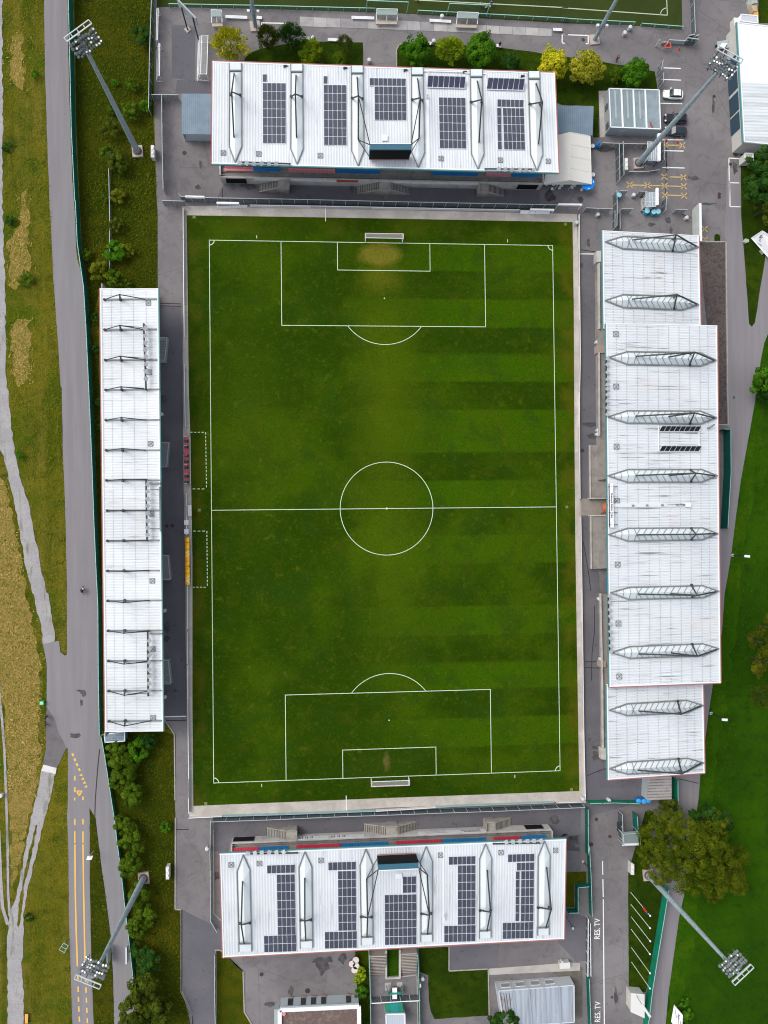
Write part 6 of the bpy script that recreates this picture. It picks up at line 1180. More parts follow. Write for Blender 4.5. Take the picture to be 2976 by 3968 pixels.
building('bin_shelter','small grey bicycle shelter at the lower end of the long left stand','D0',[(838,1128),(1003,1108),(1003,1185),(845,1195)],2.3,mat('glazed_roof',(.12,.17,.2),.2,[dict(k='brick',s=.5,c_=(.3,.36,.4),a_=.5,m=.03)],spec=.5),mat('glazed_wall',(.2,.24,.26),.3,alpha=.6),'shelter',trim=m_alu)
# park furniture and small things
def bench(t,x0,y0,x1,y1,label,z=.5,grp=None):
    a,b_=P(t,x0,y0,0),P(t,x1,y1,0); d=(b_-a).normalized(); n_=V(-d.y,d.x,0); r=thing('bench',label,'bench',(a+b_)/2,grp)
    B=MB()
    for k in(-.2,0,.2): B.bar(a+n_*k+V(0,0,z),b_+n_*k+V(0,0,z),.15,.06)
    ob('seat',B,m_wht,r)
    for k in(.1,.9): q=lerp(a,b_,k); ob('leg',MB().bar(q-n_*.22+V(0,0,z-.05),q-n_*.22,.07).bar(q+n_*.22+V(0,0,z-.05),q+n_*.22,.07).bar(q-n_*.24+V(0,0,z-.06),q+n_*.24+V(0,0,z-.06),.06),m_steel,r)
for a in (('A1',1372,152,1555,158,'long white bench on the slab path, third from its left end'),('A2',545,175,718,185,'long white bench between the two small team shelters'),('A1',362,146,537,153,'long white bench right of the leftmost small team shelter'),('A1',612,152,655,156,'short white bench beside the slim left light pole'),('A1',1182,328,1262,333,'white park bench left of the darkest small tree'),('A2',1048,373,1120,383,'white park bench where a person in black sits'),('A2',1535,248,1608,252,'white bench at the right end of the slab path'),('A2',520,353,560,362,'small white bench beside the first round tree right of the gap'),('A1',985,315,1040,320,'small white bench beside the pale bin on the left lawn')): bench(*a)
def shelter(t,quad,label):
    q=[P(t,x,y,2.1) for x,y in quad]; r=thing('team_shelter',label,'shelter',V(*cen(q).xy,0)); ob('roof',MB().slab([q[0],q[1],lerp(q[1],q[2],.6),lerp(q[0],q[3],.6)],.05),mat('shelter_glass',(.32,.40,.38),.2,alpha=.75),r)
    b=MB()
    for i in(0,1): b.bar(q[i],V(q[i].x,q[i].y,0),.1)
    b.bar(q[0],q[1],.12); b.bar(q[0],q[3]-V(0,0,.6),.12); b.bar(q[1],q[2]-V(0,0,.6),.12); b.bar(lerp(q[0],q[1],.5),lerp(q[3],q[2],.5)-V(0,0,.6),.08); ob('frame',b,m_wht,r); ob('seat_row',MB().bar(q[3]-V(0,0,1.4),q[2]-V(0,0,1.4),.55,.3),mat('tan_seat',(.5,.42,.34),.6),r)
for a in (('A1',[(245,80),(327,82),(330,165),(246,168)],'leftmost small team shelter beside the training pitch'),('A2',[(124,70),(291,74),(290,150),(122,148)],'middle small team shelter beside the training pitch'),('A2',[(775,96),(942,102),(936,180),(768,176)],'rightmost small team shelter beside the training pitch')): shelter(*a)
for t,pts,l in (('A2',((40,95),(365,108),(40,22),(365,35)),'left'),('A2',((688,118),(1003,132),(688,48),(1003,78)),'right')):
    a,b_=P(t,*pts[0],0),P(t,*pts[1],0); h=3.4; r=thing('ball_stop_net','tall thin ball stop frame behind the '+l+' team shelter','net',(a+b_)/2); ob('post',MB().bar(a,a+V(0,0,h),.12),m_gpost,r); ob('post',MB().bar(b_,b_+V(0,0,h),.12),m_gpost,r); ob('crossbar',MB().bar(a+V(0,0,h),b_+V(0,0,h),.12),m_gpost,r); ob('net',MB().hexa([a,b_,b_+V(0,.02,0),a+V(0,.02,0)],[k+V(0,0,h) for k in(a,b_,b_+V(0,.02,0),a+V(0,.02,0))]),mat('fine_net',(.1,.14,.1),.8,alpha=.12),r)
b=MB(); zz=.045
for t_ in ("A1 -60,38 0,40 560,47","A1 560,47 1659,-2","A2 0,-60 450,0 1000,28 1659,62 A3 0,62 850,122","A3 850,122 843,-60"): 
    if t_.startswith('A1'): continue
    b.ribbon(S(t_,zz),.18)
c=P('A3',852,122,zz); b.ribbon([c+V(-1.5*math.cos(k),1.5*math.sin(k),0) for k in [i*math.pi/2/8 for i in range(9)]],.16)
struct('training_markings',b,mat('dull_line',(.42,.48,.36),.8))
m_bin=mat('bin_metal',(.52,.55,.56),.35); m_cy=mat('cyan_plastic',(.02,.42,.58),.4); m_cy2=mat('pale_cyan_lid',(.35,.68,.78),.35)
def bin_(name,t,x,y,label,m=m_bin,ml=m_bin,r0=.36,h=1.0,cat='litter bin',grp=None,hs=.15):
    c=P(t,x,y,0); r=thing(name,label,cat,c,grp); ob('barrel',MB().lathe(c,[(r0*.85,0),(r0,h*.3),(r0,h)],12),m,r); ob('lid',MB().lathe(c+V(0,0,h),[(r0*1.06,0),(r0*1.0,.08),(r0*.35,hs)],12),ml,r); return r
for a in (('A1',1063,326,'pale round bin beside the benches of the left lawn'),('A1',1513,503,'pale round bin at the gap above the top end stand, left'),('A2',577,350,'pale round bin near the first round tree of the right lawn'),('A3',538,240,'pale round bin by the corner of the training pitch'),
 ('E1',217,236,'white round bin left of the bottom end stand'),('D0',1328,134,'white round bin beside the left stand, upper of the lower two'),('D0',1330,824,'white round bin beside the left stand, lowest'),('C0',1303,222,'white round bin beside the left stand, highest'),
 ('B3',280,285,'pale cylindrical bin near the top right pitch corner'),('B3',990,310,'pale bin right above the right hand stand'),('B3',272,1305,'grey bin at the step between upper and middle right roofs'),('C3',282,350,'pale bin above the grey podium beside the right stand'),('C3',277,383,'smaller pale bin above the grey podium'),('D3',292,40,'pale bin high beside the lower half of the right stand'),('D3',305,522,'pale bin at the lower landing of the right stand'),
 ('H',912,360,'white bin inside the lower kiosk enclosure'),('A3',495,285,'white box bin on the training pitch path'),('E2',1398,1146,'round bin behind the container block'),('D3',160,1640,'pale round bin on the paving at the lower right corner'),('B2',1512,350,'pale round bin on the paving at the top right corner'),('D3',370,1648,'pale bin by the green corner screen'),('G',1302,790,'dark round bin right of the entrance steps'),('D0',22,1612,'white round bin on the far left verge'),('A2',643,152,'small white bin between the team shelters')): bin_('litter_bin',*a)
for i,(t,x,y) in enumerate((('H',1128,640),('H',1238,655),('H',1310,650),('H',655,372),('D3',600,1650),('D3',642,1652),('D3',680,1645))): bin_('barrel',t,x,y,['cyan barrel, left of the three below the lower kiosk','cyan barrel, middle of the three below the lower kiosk','cyan barrel, right of the three below the lower kiosk','lone cyan barrel at the fence corner of the lower kiosk yard','blue barrel nearest the pitch below the right stand','middle blue barrel below the right stand','blue barrel touching the weathered annex'][i],m_cy if i<4 else mat('deep_blue_plastic',(.01,.16,.5),.4),m_cy2 if i<4 else mat('mid_blue_lid',(.05,.35,.75),.35),.5,1.3,'barrel')
for i,(t,x,y) in enumerate((('E1',1405,1122),('E1',1376,1152),('E1',1407,1168),('E1',1396,1200))): 
    c=P(t,x,y,0); r=thing('standing_table','round white standing table with a red edge, '+['topmost of four','leftmost of four','third from the top of four','lowest of four'][i],'table',c,'round standing tables behind the bottom end stand'); ob('tabletop',MB().lathe(c+V(0,0,1.05),[(.62,0),(.62,.05)],16),mat('rose_white',(.66,.60,.57),.6),r); ob('table_edge',MB().lathe(c+V(0,0,1.0),[(.68,0),(.68,.05)],16),m_trimr,r); ob('column',MB().tube(c,c+V(0,0,1.0),.06),m_steel,r); ob('foot',MB().lathe(c,[(.35,0),(.35,.04)],10),m_steel,r)
for i,(t,x,y) in enumerate((('B2',1393,48),('B2',1495,45),('A3',240,1186),('A3',243,1415),('B2',1330,40),('A2',1478,1490))):
    c=P(t,x,y,0); r=thing('bistro_table','small round white table beside the marquee, '+['middle one below it','right one below it','upper one at its right edge','lower one at its right edge','left one below it','hidden half under the stand corner'][i],'table',c,'white bistro tables around the marquee'); ob('tabletop',MB().lathe(c+V(0,0,.72),[(.42,0),(.42,.04)],12),m_wht,r); ob('column',MB().tube(c,c+V(0,0,.72),.05),m_steel,r); ob('foot',MB().lathe(c,[(.25,0),(.25,.04)],8),m_steel,r)
for i,(x,y) in enumerate(((1380,65),(1482,62),(1558,80),(1322,72))):
    c=P('B2',x,y,0); r=thing('stool','white square stool below the marquee, '+['left of the middle','right of the middle','beside the blue parasol','farthest left'][i],'stool',c,'white stools below the marquee'); ob('seat',MB().box(c+V(0,0,.45),(.5,.5,.06),R(20)),m_wht,r); ob('leg_frame',MB().box(c+V(0,0,.22),(.35,.35,.4),R(20)),m_post,r)
c=P('B2',1583,55,0); r=thing('parasol','bright blue parasol at the lower right corner of the marquee','parasol',c); b=MB(); tp=c+V(0,0,2.6)
for i in range(8): a0,a1=i*math.pi/4,(i+1)*math.pi/4; b.face([tp,c+V(1.5*math.cos(a0),1.5*math.sin(a0),2.1),c+V(1.5*math.cos(a1),1.5*math.sin(a1),2.1)])
ob('canopy',b,mat('azure_cloth',(.0,.28,.85),.6),r); ob('pole',MB().tube(c,tp,.04),m_wht,r); ob('base',MB().lathe(c,[(.35,0),(.35,.1)],10),m_conc,r); b=MB()
for i in (0,3,6): a0=i*math.pi/4+.2; b.box(c+V(1.15*math.cos(a0),1.15*math.sin(a0),2.24),(.35,.16,.02),a0+1.57)
ob('print',b,m_wht,r)
c=P('A3',280,1182,0); solo('folded_parasol',MB().lathe(c,[(.3,0),(.32,1.2),(.1,2.2)],10),mat('azure_cloth',(.0,.28,.85),.6),'folded bright blue parasol right of the marquee','parasol',c)
# flagpoles
fl=((555,600,708,787),(557,697,710,884),(560,798,712,988),(560,898,716,1088),(562,1045,710,1245),(563,1162,708,1368))
for i,(bx_,by_,tx,ty) in enumerate(fl):
    B=P('E3',bx_,by_,0); h=min(11,hfit(B,'E3',tx,ty)); r=thing('flagpole',['flagpole carrying a furled red flag, first of the row','bare flagpole, second from the top of the row','bare flagpole, third from the top of the row','bare flagpole, fourth from the top of the row','bare flagpole, second from the bottom of the row','bare flagpole, lowest of the row'][i],'flagpole',B,'white flagpoles on the lower right lawn'); ob('pole',MB().tube(B,B+V(0,0,h),.08,.06,8),mat('pole_cream',(.6,.66,.55),.4),r); ob('finial',MB().lathe(B+V(0,0,h),[(.16,0),(.16,.2)],8),m_wht,r)
    if i==0:
        b=MB(); rd=random.Random(2)
        for k in range(5): p=B+V(0,0,h*.72+k*.33); b.box(p+V(-.12+rd.uniform(-.08,.08),rd.uniform(-.08,.08),0),(.3,.25,.36),rd.uniform(0,3))
        f_=ob('flag',b,mat('flag_red',(.6,.03,.03),.7),r); ob('flag_tip',MB().box(B+V(-.15,0,h*.72+1.8),(.25,.25,.4)),mat('flag_blue',(.03,.08,.25),.7),r)
B=P('E3',560,1370,0); r=thing('banner_pole','tall white topped banner pole above the cream kiosk','flagpole',B); h=hfit(B,'E3',722,1590); ob('pole',MB().tube(B,B+V(0,0,h),.09,.09,8),m_post,r); ob('banner_panel',MB().tube(B+V(0,0,h*.62),B+V(0,0,h),.3,.3,4),m_wht,r)
# street lamps
for i,(t,x,y,tx,ty) in enumerate((('J',445,418,595,430),('J',215,2112,355,2183))):
    B=P(t,x,y,0); h=hfit(B,t,tx,ty)
    h=min(h,8); top=P(t,tx,ty,h); r=thing('street_lamp',['street lamp leaning right from the path edge behind the middle right roof','street lamp leaning right from the path edge behind the lower right roof'][i],'street lamp',B,'street lamps along the path'); ob('pole',MB().tube(B,V(B.x,B.y,h),.11,.08,8),mat('dark_green_pole',(.01,.04,.03),.5),r); ob('arm',MB().tube(V(B.x,B.y,h),top,.06,.06,6),MT['dark_green_pole'],r); ob('lamp_head',MB().box(top+V(.2,0,0),(1.1,.45,.2),R(-5)),m_wht,r); ob('base',MB().box(B+V(0,0,.15),(.5,.5,.3)),m_bin,r)
for i,(t,x,y,hx,hy) in enumerate((('A0',1495,1125,1482,1088),('A3',850,1352,835,1230),('E2',1572,350,1630,415),('E2',1490,885,1435,785))):
    B=P(t,x,y,0); tp=P(t,hx,hy,2.6) if i<2 else P(t,hx,hy,3.); r=thing('camera_pole',['small dark pole below the left lean-to','thin dark pole beside the worn parking bays','pale topped pole leaning over the green boundary fence','dark pole at the right corner of the bottom end stand'][i],'pole',B); ob('pole',MB().tube(B,tp,.07,.07,6),m_steel,r); ob('cap',MB().box(B+V(0,0,.2),(.4,.4,.3)),m_bin,r)
# notice boards
def sign(name,label,t,q,zt,zb_,txts,m=m_wht):
    # q: top-left, top-right, bottom-right, bottom-left as read
    p=[P(t,*q[0],zt),P(t,*q[1],zt),P(t,*q[2],zb_),P(t,*q[3],zb_)]; r=thing(name,label,'sign',V(*cen(p).xy,0)); ex=(p[1]-p[0]); ey=(p[0]-p[3]); nz=ex.cross(ey).normalized(); 
    ob('sign_panel',MB().face([p[3],p[2],p[1],p[0]]).face([k-nz*.1 for k in p]).face([p[0],p[1],p[1]-nz*.1,p[0]-nz*.1]).face([p[2],p[3],p[3]-nz*.1,p[2]-nz*.1]).face([p[1],p[2],p[2]-nz*.1,p[1]-nz*.1]).face([p[3],p[0],p[0]-nz*.1,p[3]-nz*.1]),m,r)
    for k in(.1,.9): a=lerp(p[3],p[2],k)-nz*.12; b_=lerp(p[0],p[1],k)-nz*.12; ob('post',MB().bar(V(b_.x,b_.y,0),b_,.12),m_post,r)
    for s_,sz,u,v,mm in txts: text_obj('lettering',s_,sz,mm,r,frame_m(lerp(lerp(p[3],p[2],u),lerp(p[0],p[1],u),v)+nz*.01,ex,ey),.003,bold=sz*.02)
    return r,p,nz
r,p,nz=sign('notice_board','tilted white entrance board reading Sektor beside the lawn wedge','B3',[(1612,402),(1790,510),(1700,665),(1522,462)],2.9,.7,[('Sektor',.95,.32,.62,m_text),('Stadion Eingang',.42,.35,.87,m_gtext),('Sitzplatz',.42,.25,.76,m_gtext),('Rasen frei',.4,.3,.46,m_gtext),('Fairplay',.4,.3,.36,m_gtext),('Willkommen',.4,.4,.2,m_gtext)])
r,p,nz=sign('notice_board','white entrance board seen edge on at the bottom near the path','E3',[(905,1505),(972,1590),(960,1760),(880,1640)][::-1] if 0 else [(972,1588),(965,1760),(880,1640),(903,1505)],2.9,.6,[('Sektor',.7,.4,.62,m_text),('Eingang',.35,.5,.85,m_gtext),('Sitzplatz',.35,.5,.4,m_gtext),('Willkommen',.35,.4,.25,m_gtext)])
for t,x,y,l in (('N',470,1010,'x'),): pass
for i,(t,pts) in enumerate((('B3',((1460,490),(1480,465),(1503,470),(1508,490),(1480,500))),('B3',((1600,560),(1612,550),(1638,555),(1640,575),(1620,588))),('A3',((1488,1468),(1495,1450),(1505,1450),(1506,1470),(1492,1482))))):
    q=[P(t,x,y,.5) for x,y in pts]; solo('boulder',MB().hexa([cen(q)*1+(k-cen(q))*1.15-V(0,0,.5) for k in q],q),mat('boulder_stone',(.42,.42,.37),.9,[lay(1.2,(.25,.26,.22),.45,.62,.7)]),['pale boulder left of the tilted entrance board','pale boulder below the tilted entrance board','small white stone on the wedge lawn near the barn'][i],'boulder',V(*cen(q).xy,0))
def roadsign(t,b0,tp,quad,label,m=m_wht,h=2.6):
    B=P(t,*b0,0); r=thing('road_sign',label,'road sign',B); ob('pole',MB().tube(B,V(B.x,B.y,h),.05),m_post,r); c=V(B.x,B.y,h)+V(0,-.1,0); ob('plate',MB().hexa([c+V(-.5,0,-.5),c+V(.5,0,-.5),c+V(.5,.05,-.5),c+V(-.5,.05,-.5)],[c+V(-.5,-.35,.35),c+V(.5,-.35,.35),c+V(.5,-.3,.35),c+V(-.5,-.3,.35)]),m,r)
roadsign('E0',(752,268),(720,315),None,'small white road sign on a thin pole beside the cycle lane')
B=P('E0',890,1010,0); r=thing('road_sign','upright pale sign panel beside the left service road','road sign',B); ob('sign_panel',MB().hexa([B+V(-.06,-3,0.4),B+V(.06,-3,.4),B+V(.06,0,.4),B+V(-.06,0,.4)],[B+V(-.06,-3,2.6),B+V(.06,-3,2.6),B+V(.06,0,2.6),B+V(-.06,0,2.6)]),m_boxb,r); ob('symbol',MB().box(B+V(-.09,-1,1.6),(.04,.5,.6)).box(B+V(-.09,-2,1.6),(.04,.5,.6)),m_wht,r); ob('post',MB().bar(B,B+V(0,0,2.7),.08).bar(B+V(0,-3,0),B+V(0,-3,2.7),.08),m_post,r)
B=P('E0',1028,1000,0); r=thing('road_sign','narrow grey sign box at the green fence near the lower left mast','road sign',B); ob('sign_panel',MB().box(B+V(.1,-1.6,1.2),(.3,3.2,1.2)),m_bin,r); ob('post',MB().bar(B,B+V(0,0,2),.1),m_post,r)
B=P('E0',520,1045,0); r=thing('bicycle_rack','tilted pale green frame rack on the rough grass','rack',B); b=MB(); q=S("E0 512,1008 548,1030 518,1085 475,1062",.8); 
for i in range(4): b.bar(q[i],q[(i+1)%4],.08)
b.bar(lerp(q[0],q[3],.5),lerp(q[1],q[2],.5),.08); 
for k in q: b.bar(k,V(k.x,k.y,0),.06)
ob('frame',b,m_gpost,r)
q=S("D0 320,870 346,868 348,892 320,892",.9); r=thing('green_box','small bright green box on the verge at the left','box',V(*cen(q).xy,0)); ob('body',MB().prism([k-V(0,0,.05) for k in q],0),mat('bright_green',(.02,.4,.16),.5),r); ob('lid',MB().slab([cen(q)+(k-cen(q))*1.05 for k in q],.06),mat('mint',(.2,.75,.45),.5),r)
q=S("E0 200,1580 226,1580 222,1655 200,1655",.45); r=thing('bench','orange wooden bench at the lower left gravel track','bench',V(*cen(q).xy,0)); ob('seat',MB().slab(q,.08),mat('orange_wood',(.75,.36,.08),.6),r); 
for k in(.12,.88): c=lerp(cen(q[:2]),cen(q[2:]),k); ob('leg',MB().box(V(c.x,c.y,.2),(1.1,.15,.38)),m_steel,r)
# construction things near the training gate
tri=[P('A3',x,y,1.0) for x,y in((868,330),(820,380),(880,382))]; r=thing('warning_trestle','folding red and white warning triangle near the training pitch gate','barrier',V(*cen(tri).xy,0)); b=MB()
for i in range(3): b.bar(tri[i],tri[(i+1)%3],.22,.1)
ob('triangle',b,mat('signal_red',(.5,.09,.06),.5),r); b=MB()
for k in tri: b.bar(k,V(k.x,k.y,0),.06)
ob('leg',b,m_post,r)
for i,(x,y) in enumerate(((938,398),(838,1132),(928,1142))):
    c=P('A3',x,y,0); r=thing('traffic_cone',['red traffic marker right of the warning triangle','red traffic marker behind the black cars, left one','red traffic marker behind the black cars, right one'][i],'traffic cone',c); ob('cone',MB().lathe(c,[(.22,.04),(.05,.7)],10),mat('signal_red',(.5,.09,.06),.5),r); ob('base',MB().box(c+V(0,0,.03),(.55,.5,.05)),mat('signal_red',(.5,.09,.06),.5),r)
a=[P('A3',x,y,0) for x,y in((752,358),(1090,375))]; r=thing('training_gate','steel and green gates at the corner of the training pitch','gate',(a[0]+a[1])/2)
for (x0,y0),(x1,y1),hh,mm,nm in (((845,350),(1000,358),1.2,m_post,'rail'),((752,372),(752,380),2.2,m_mesh,'leaf'),((975,360),(1060,372),2.3,m_mesh,'leaf'),((985,340),(1030,330),2.2,m_gtarp2,'leaf'),((1040,345),(1062,335),2.3,m_gtarp2,'leaf'),((795,360),(850,362),.9,m_pale,'plinth')):
    p,q_=P('A3',x0,y0,0),P('A3',x1,y1,0); b=MB(); b.hexa([p,q_,q_+V(.05,.05,0),p+V(.05,.05,0)],[k+V(0,0,hh) for k in(p,q_,q_+V(.05,.05,0),p+V(.05,.05,0))]); g_=ob('gate_'+nm,b,mm,r); ob('gate_bar',MB().bar(p+V(0,0,hh),q_+V(0,0,hh),.14).bar(p,p+V(0,0,hh),.1).bar(q_,q_+V(0,0,hh),.1),m_post,g_)
for i,(t,q,h,c_) in enumerate((('A3',[(1520,-20),(1560,-30),(1575,20),(1530,30)],1.5,(.42,.46,.42)),('A3',[(1525,40),(1570,35),(1575,85),(1545,90)],1.2,(.48,.36,.22)),('A3',[(1548,92),(1580,88),(1582,128),(1552,125)],1.,(.75,.38,.10)))):
    p=[P(t,x,y,h) for x,y in q]; solo('material_pile',MB().hexa([cen(p)+(k-cen(p))*1.2-V(0,0,h) for k in p],p),mat('pile_%s'%'abc'[i],c_,.9,[lay(1.5,tuple(v*.6 for v in c_),.45,.6,.7)]),['grey green stacked material at the top right corner','tan stacked material at the top right corner','orange stacked material above the storage container'][i],'pile',V(*cen(p).xy,0))
c=P('A3',1280,380,0); r=thing('cargo_trailer','small flat trailer with a pale load under the right mast head','trailer',c); ob('load_bed',MB().box(c+V(0,0,.9),(2.4,1.6,.1),R(12)),m_boxb,r); ob('panel',MB().prism(S("A3 1268,380 1290,345 1333,348 1308,385",1.3),1.0),m_wht,r); ob('axle',MB().bar(c+V(-1,0,.3),c+V(1,0,.3),.2).lathe(c+V(-1.1,0,0),[(.1,0),(.3,.3),(.1,.6)],8),m_blk,r)
for i,(x,y) in enumerate(((455,35),(565,1480) )):
    pass
# lane lettering
for i,(x,y,l) in enumerate(((289,895,'upper'),(292,1562,'lower'))):
    a=P('E3',x,y,.04); t=text_obj('road_lettering','RES. TV',1.62,m_white,None,frame_m(a,V(.03,1,0),V(-1,.03,0))@Matrix.Diagonal((.78,1,1,1)),.001,bold=.018); t['kind']='structure'; t.scale=(1,1,1)
# ------------------------------------------------------------ cars
m_tyre=mat('tyre',(.015,.015,.015),.8); m_rim=mat('rim',(.5,.5,.52),.3,metal=.5); m_hl=mat('headlight_glass',(.75,.78,.8),.1,spec=.6); m_tl=mat('tail_light',(.4,.02,.02),.3)
def car(label,loc,rz,m,L_=4.3,W_=1.78,H_=1.5,estate=False,roofm=None):
    r=thing('parked_car',label,'car',loc,'cars parked behind the office containers'); M=Matrix.Translation(loc)@Matrix.Rotation(rz,4,'Z')
    def X(b): b.v=[M@v for v in b.v]; return b
    # body: rows of cross sections from nose (-x) to tail (+x)
    st=[(-.5,.52,.34,.46),(-.48,.74,.3,.62),(-.4,.88,.24,.74),(-.24,.94,.22,.82),(-.16,.97,.22,.88),(.1,.98,.22,.92),(.32,.98,.22,.95),(.44,.94,.24,.96),(.49,.84,.3,.9),(.5,.7,.4,.7)]
    b=MB(); ring=[]
    for xx,w_,z0,z1 in st:
        x=xx*L_; y=w_*W_/2; ring.append([V(x,-y*.9,z0),V(x,-y,z0+.18),V(x,-y,z1-.12),V(x,-y*.86,z1),V(x,0,z1+.03),V(x,y*.86,z1),V(x,y,z1-.12),V(x,y,z0+.18),V(x,y*.9,z0)])
    for i in range(len(ring)-1):
        for j in range(9): k=(j+1)%9; b.face([ring[i][j],ring[i+1][j],ring[i+1][k],ring[i][k]])
    b.face(ring[0]); b.face(ring[-1][::-1]); bd=ob('body',X(b),m,r)
    xe=.46 if estate else .40
    cab=[(-.20,.80,.90),(-.06,.70,H_-.06),(.16,.69,H_),(xe-.08,.68,H_-.05),(xe+.03,.74,.97)]
    b=MB(); rg=[[V(x*L_,-w_*W_/2,z),V(x*L_,w_*W_/2,z)] for x,w_,z in cab]; bs=[[V(x*L_,-.84*W_/2,.9),V(x*L_,.84*W_/2,.9)] for x,w_,z in cab]
    for i in range(4):
        b.face([rg[i][0],rg[i+1][0],rg[i+1][1],rg[i][1]]); b.face([bs[i][0],bs[i+1][0],rg[i+1][0],rg[i][0]]); b.face([rg[i][1],rg[i+1][1],bs[i+1][1],bs[i][1]])
    ob('windows',X(b),m_glass,r)
    b=MB(); 
    for i in(1,2): b.slab([V(cab[i][0]*L_+.05,-cab[i][1]*W_/2*.97,cab[i][2]+.03),V(cab[i+1][0]*L_,-cab[i+1][1]*W_/2*.97,cab[i+1][2]+.03),V(cab[i+1][0]*L_,cab[i+1][1]*W_/2*.97,cab[i+1][2]+.03),V(cab[i][0]*L_+.05,cab[i][1]*W_/2*.97,cab[i][2]+.03)],.04)
    ob('roof',X(b),roofm or m,r)
    for sx in(-.32,.31):
        for sy in(-1,1):
            c0=V(sx*L_,sy*(W_/2-.12),.32); b=MB().tube(c0-V(0,.11,0),c0+V(0,.11,0),.32,.32,14); wl=ob('wheel',X(b),m_tyre,r); b=MB().tube(c0+V(0,sy*.10,0),c0+V(0,sy*.125,0),.2,.2,10); ob('rim',X(b),m_rim,wl)
    for sy in(-1,1):
        ob('headlight',X(MB().box((-.455*L_,sy*.62*W_/2,.68),(.35,.3,.14),sy*.4)),m_hl,r); ob('tail_light',X(MB().box((.478*L_,sy*.72*W_/2,.82),(.16,.24,.2))),m_tl,r); ob('mirror',X(MB().box((-.15*L_,sy*(W_/2+.1),.98),(.16,.24,.16))),m,r)
    return r
def cpos(x,y): return P('A3',x,y,0.01)
car('white hatchback parked beside the office containers',cpos(884,772),R(-2),mat('car_white',(.78,.8,.8),.2,spec=.6),4.1,1.85,1.5)
car('black estate car parked half under the mast pole, upper dark one',cpos(905,966),R(-2),mat('car_black',(.010,.012,.014),.15,spec=.6),4.7,1.9,1.6,True)
car('dark blue black saloon parked below the black estate car',cpos(905,1068),R(-3),mat('car_navy',(.012,.022,.035),.15,spec=.6),4.6,1.85,1.42,roofm=mat('car_navy',(.012,.022,.035),.15))
# ------------------------------------------------------------ people
m_skin=mat('skin',(.45,.26,.18),.6); m_hair=mat('dark_hair',(.03,.02,.015),.7)
def skinned(name,vs,es,m,par,lvl=1,root=0):
    me=bpy.data.meshes.new(name); me.from_pydata([v[:3] for v in vs],es,[]); o=bpy.data.objects.new(name,me); COL.objects.link(o)
    md=o.modifiers.new('s','SKIN'); sk=me.skin_vertices[0].data
    for i,v in enumerate(vs): sk[i].radius=(v[3],v[3] if len(v)<5 else v[4]); sk[i].use_root=(i==root)
    md.use_smooth_shade=True; s2=o.modifiers.new('u','SUBSURF'); s2.levels=lvl; s2.render_levels=lvl
    bpy.context.view_layer.update(); e=bpy.data.meshes.new_from_object(o.evaluated_get(bpy.context.evaluated_depsgraph_get())); bpy.data.objects.remove(o)
    e.materials.clear(); e.materials.append(m); q=bpy.data.objects.new(name,e); COL.objects.link(q); q.parent=par; return q
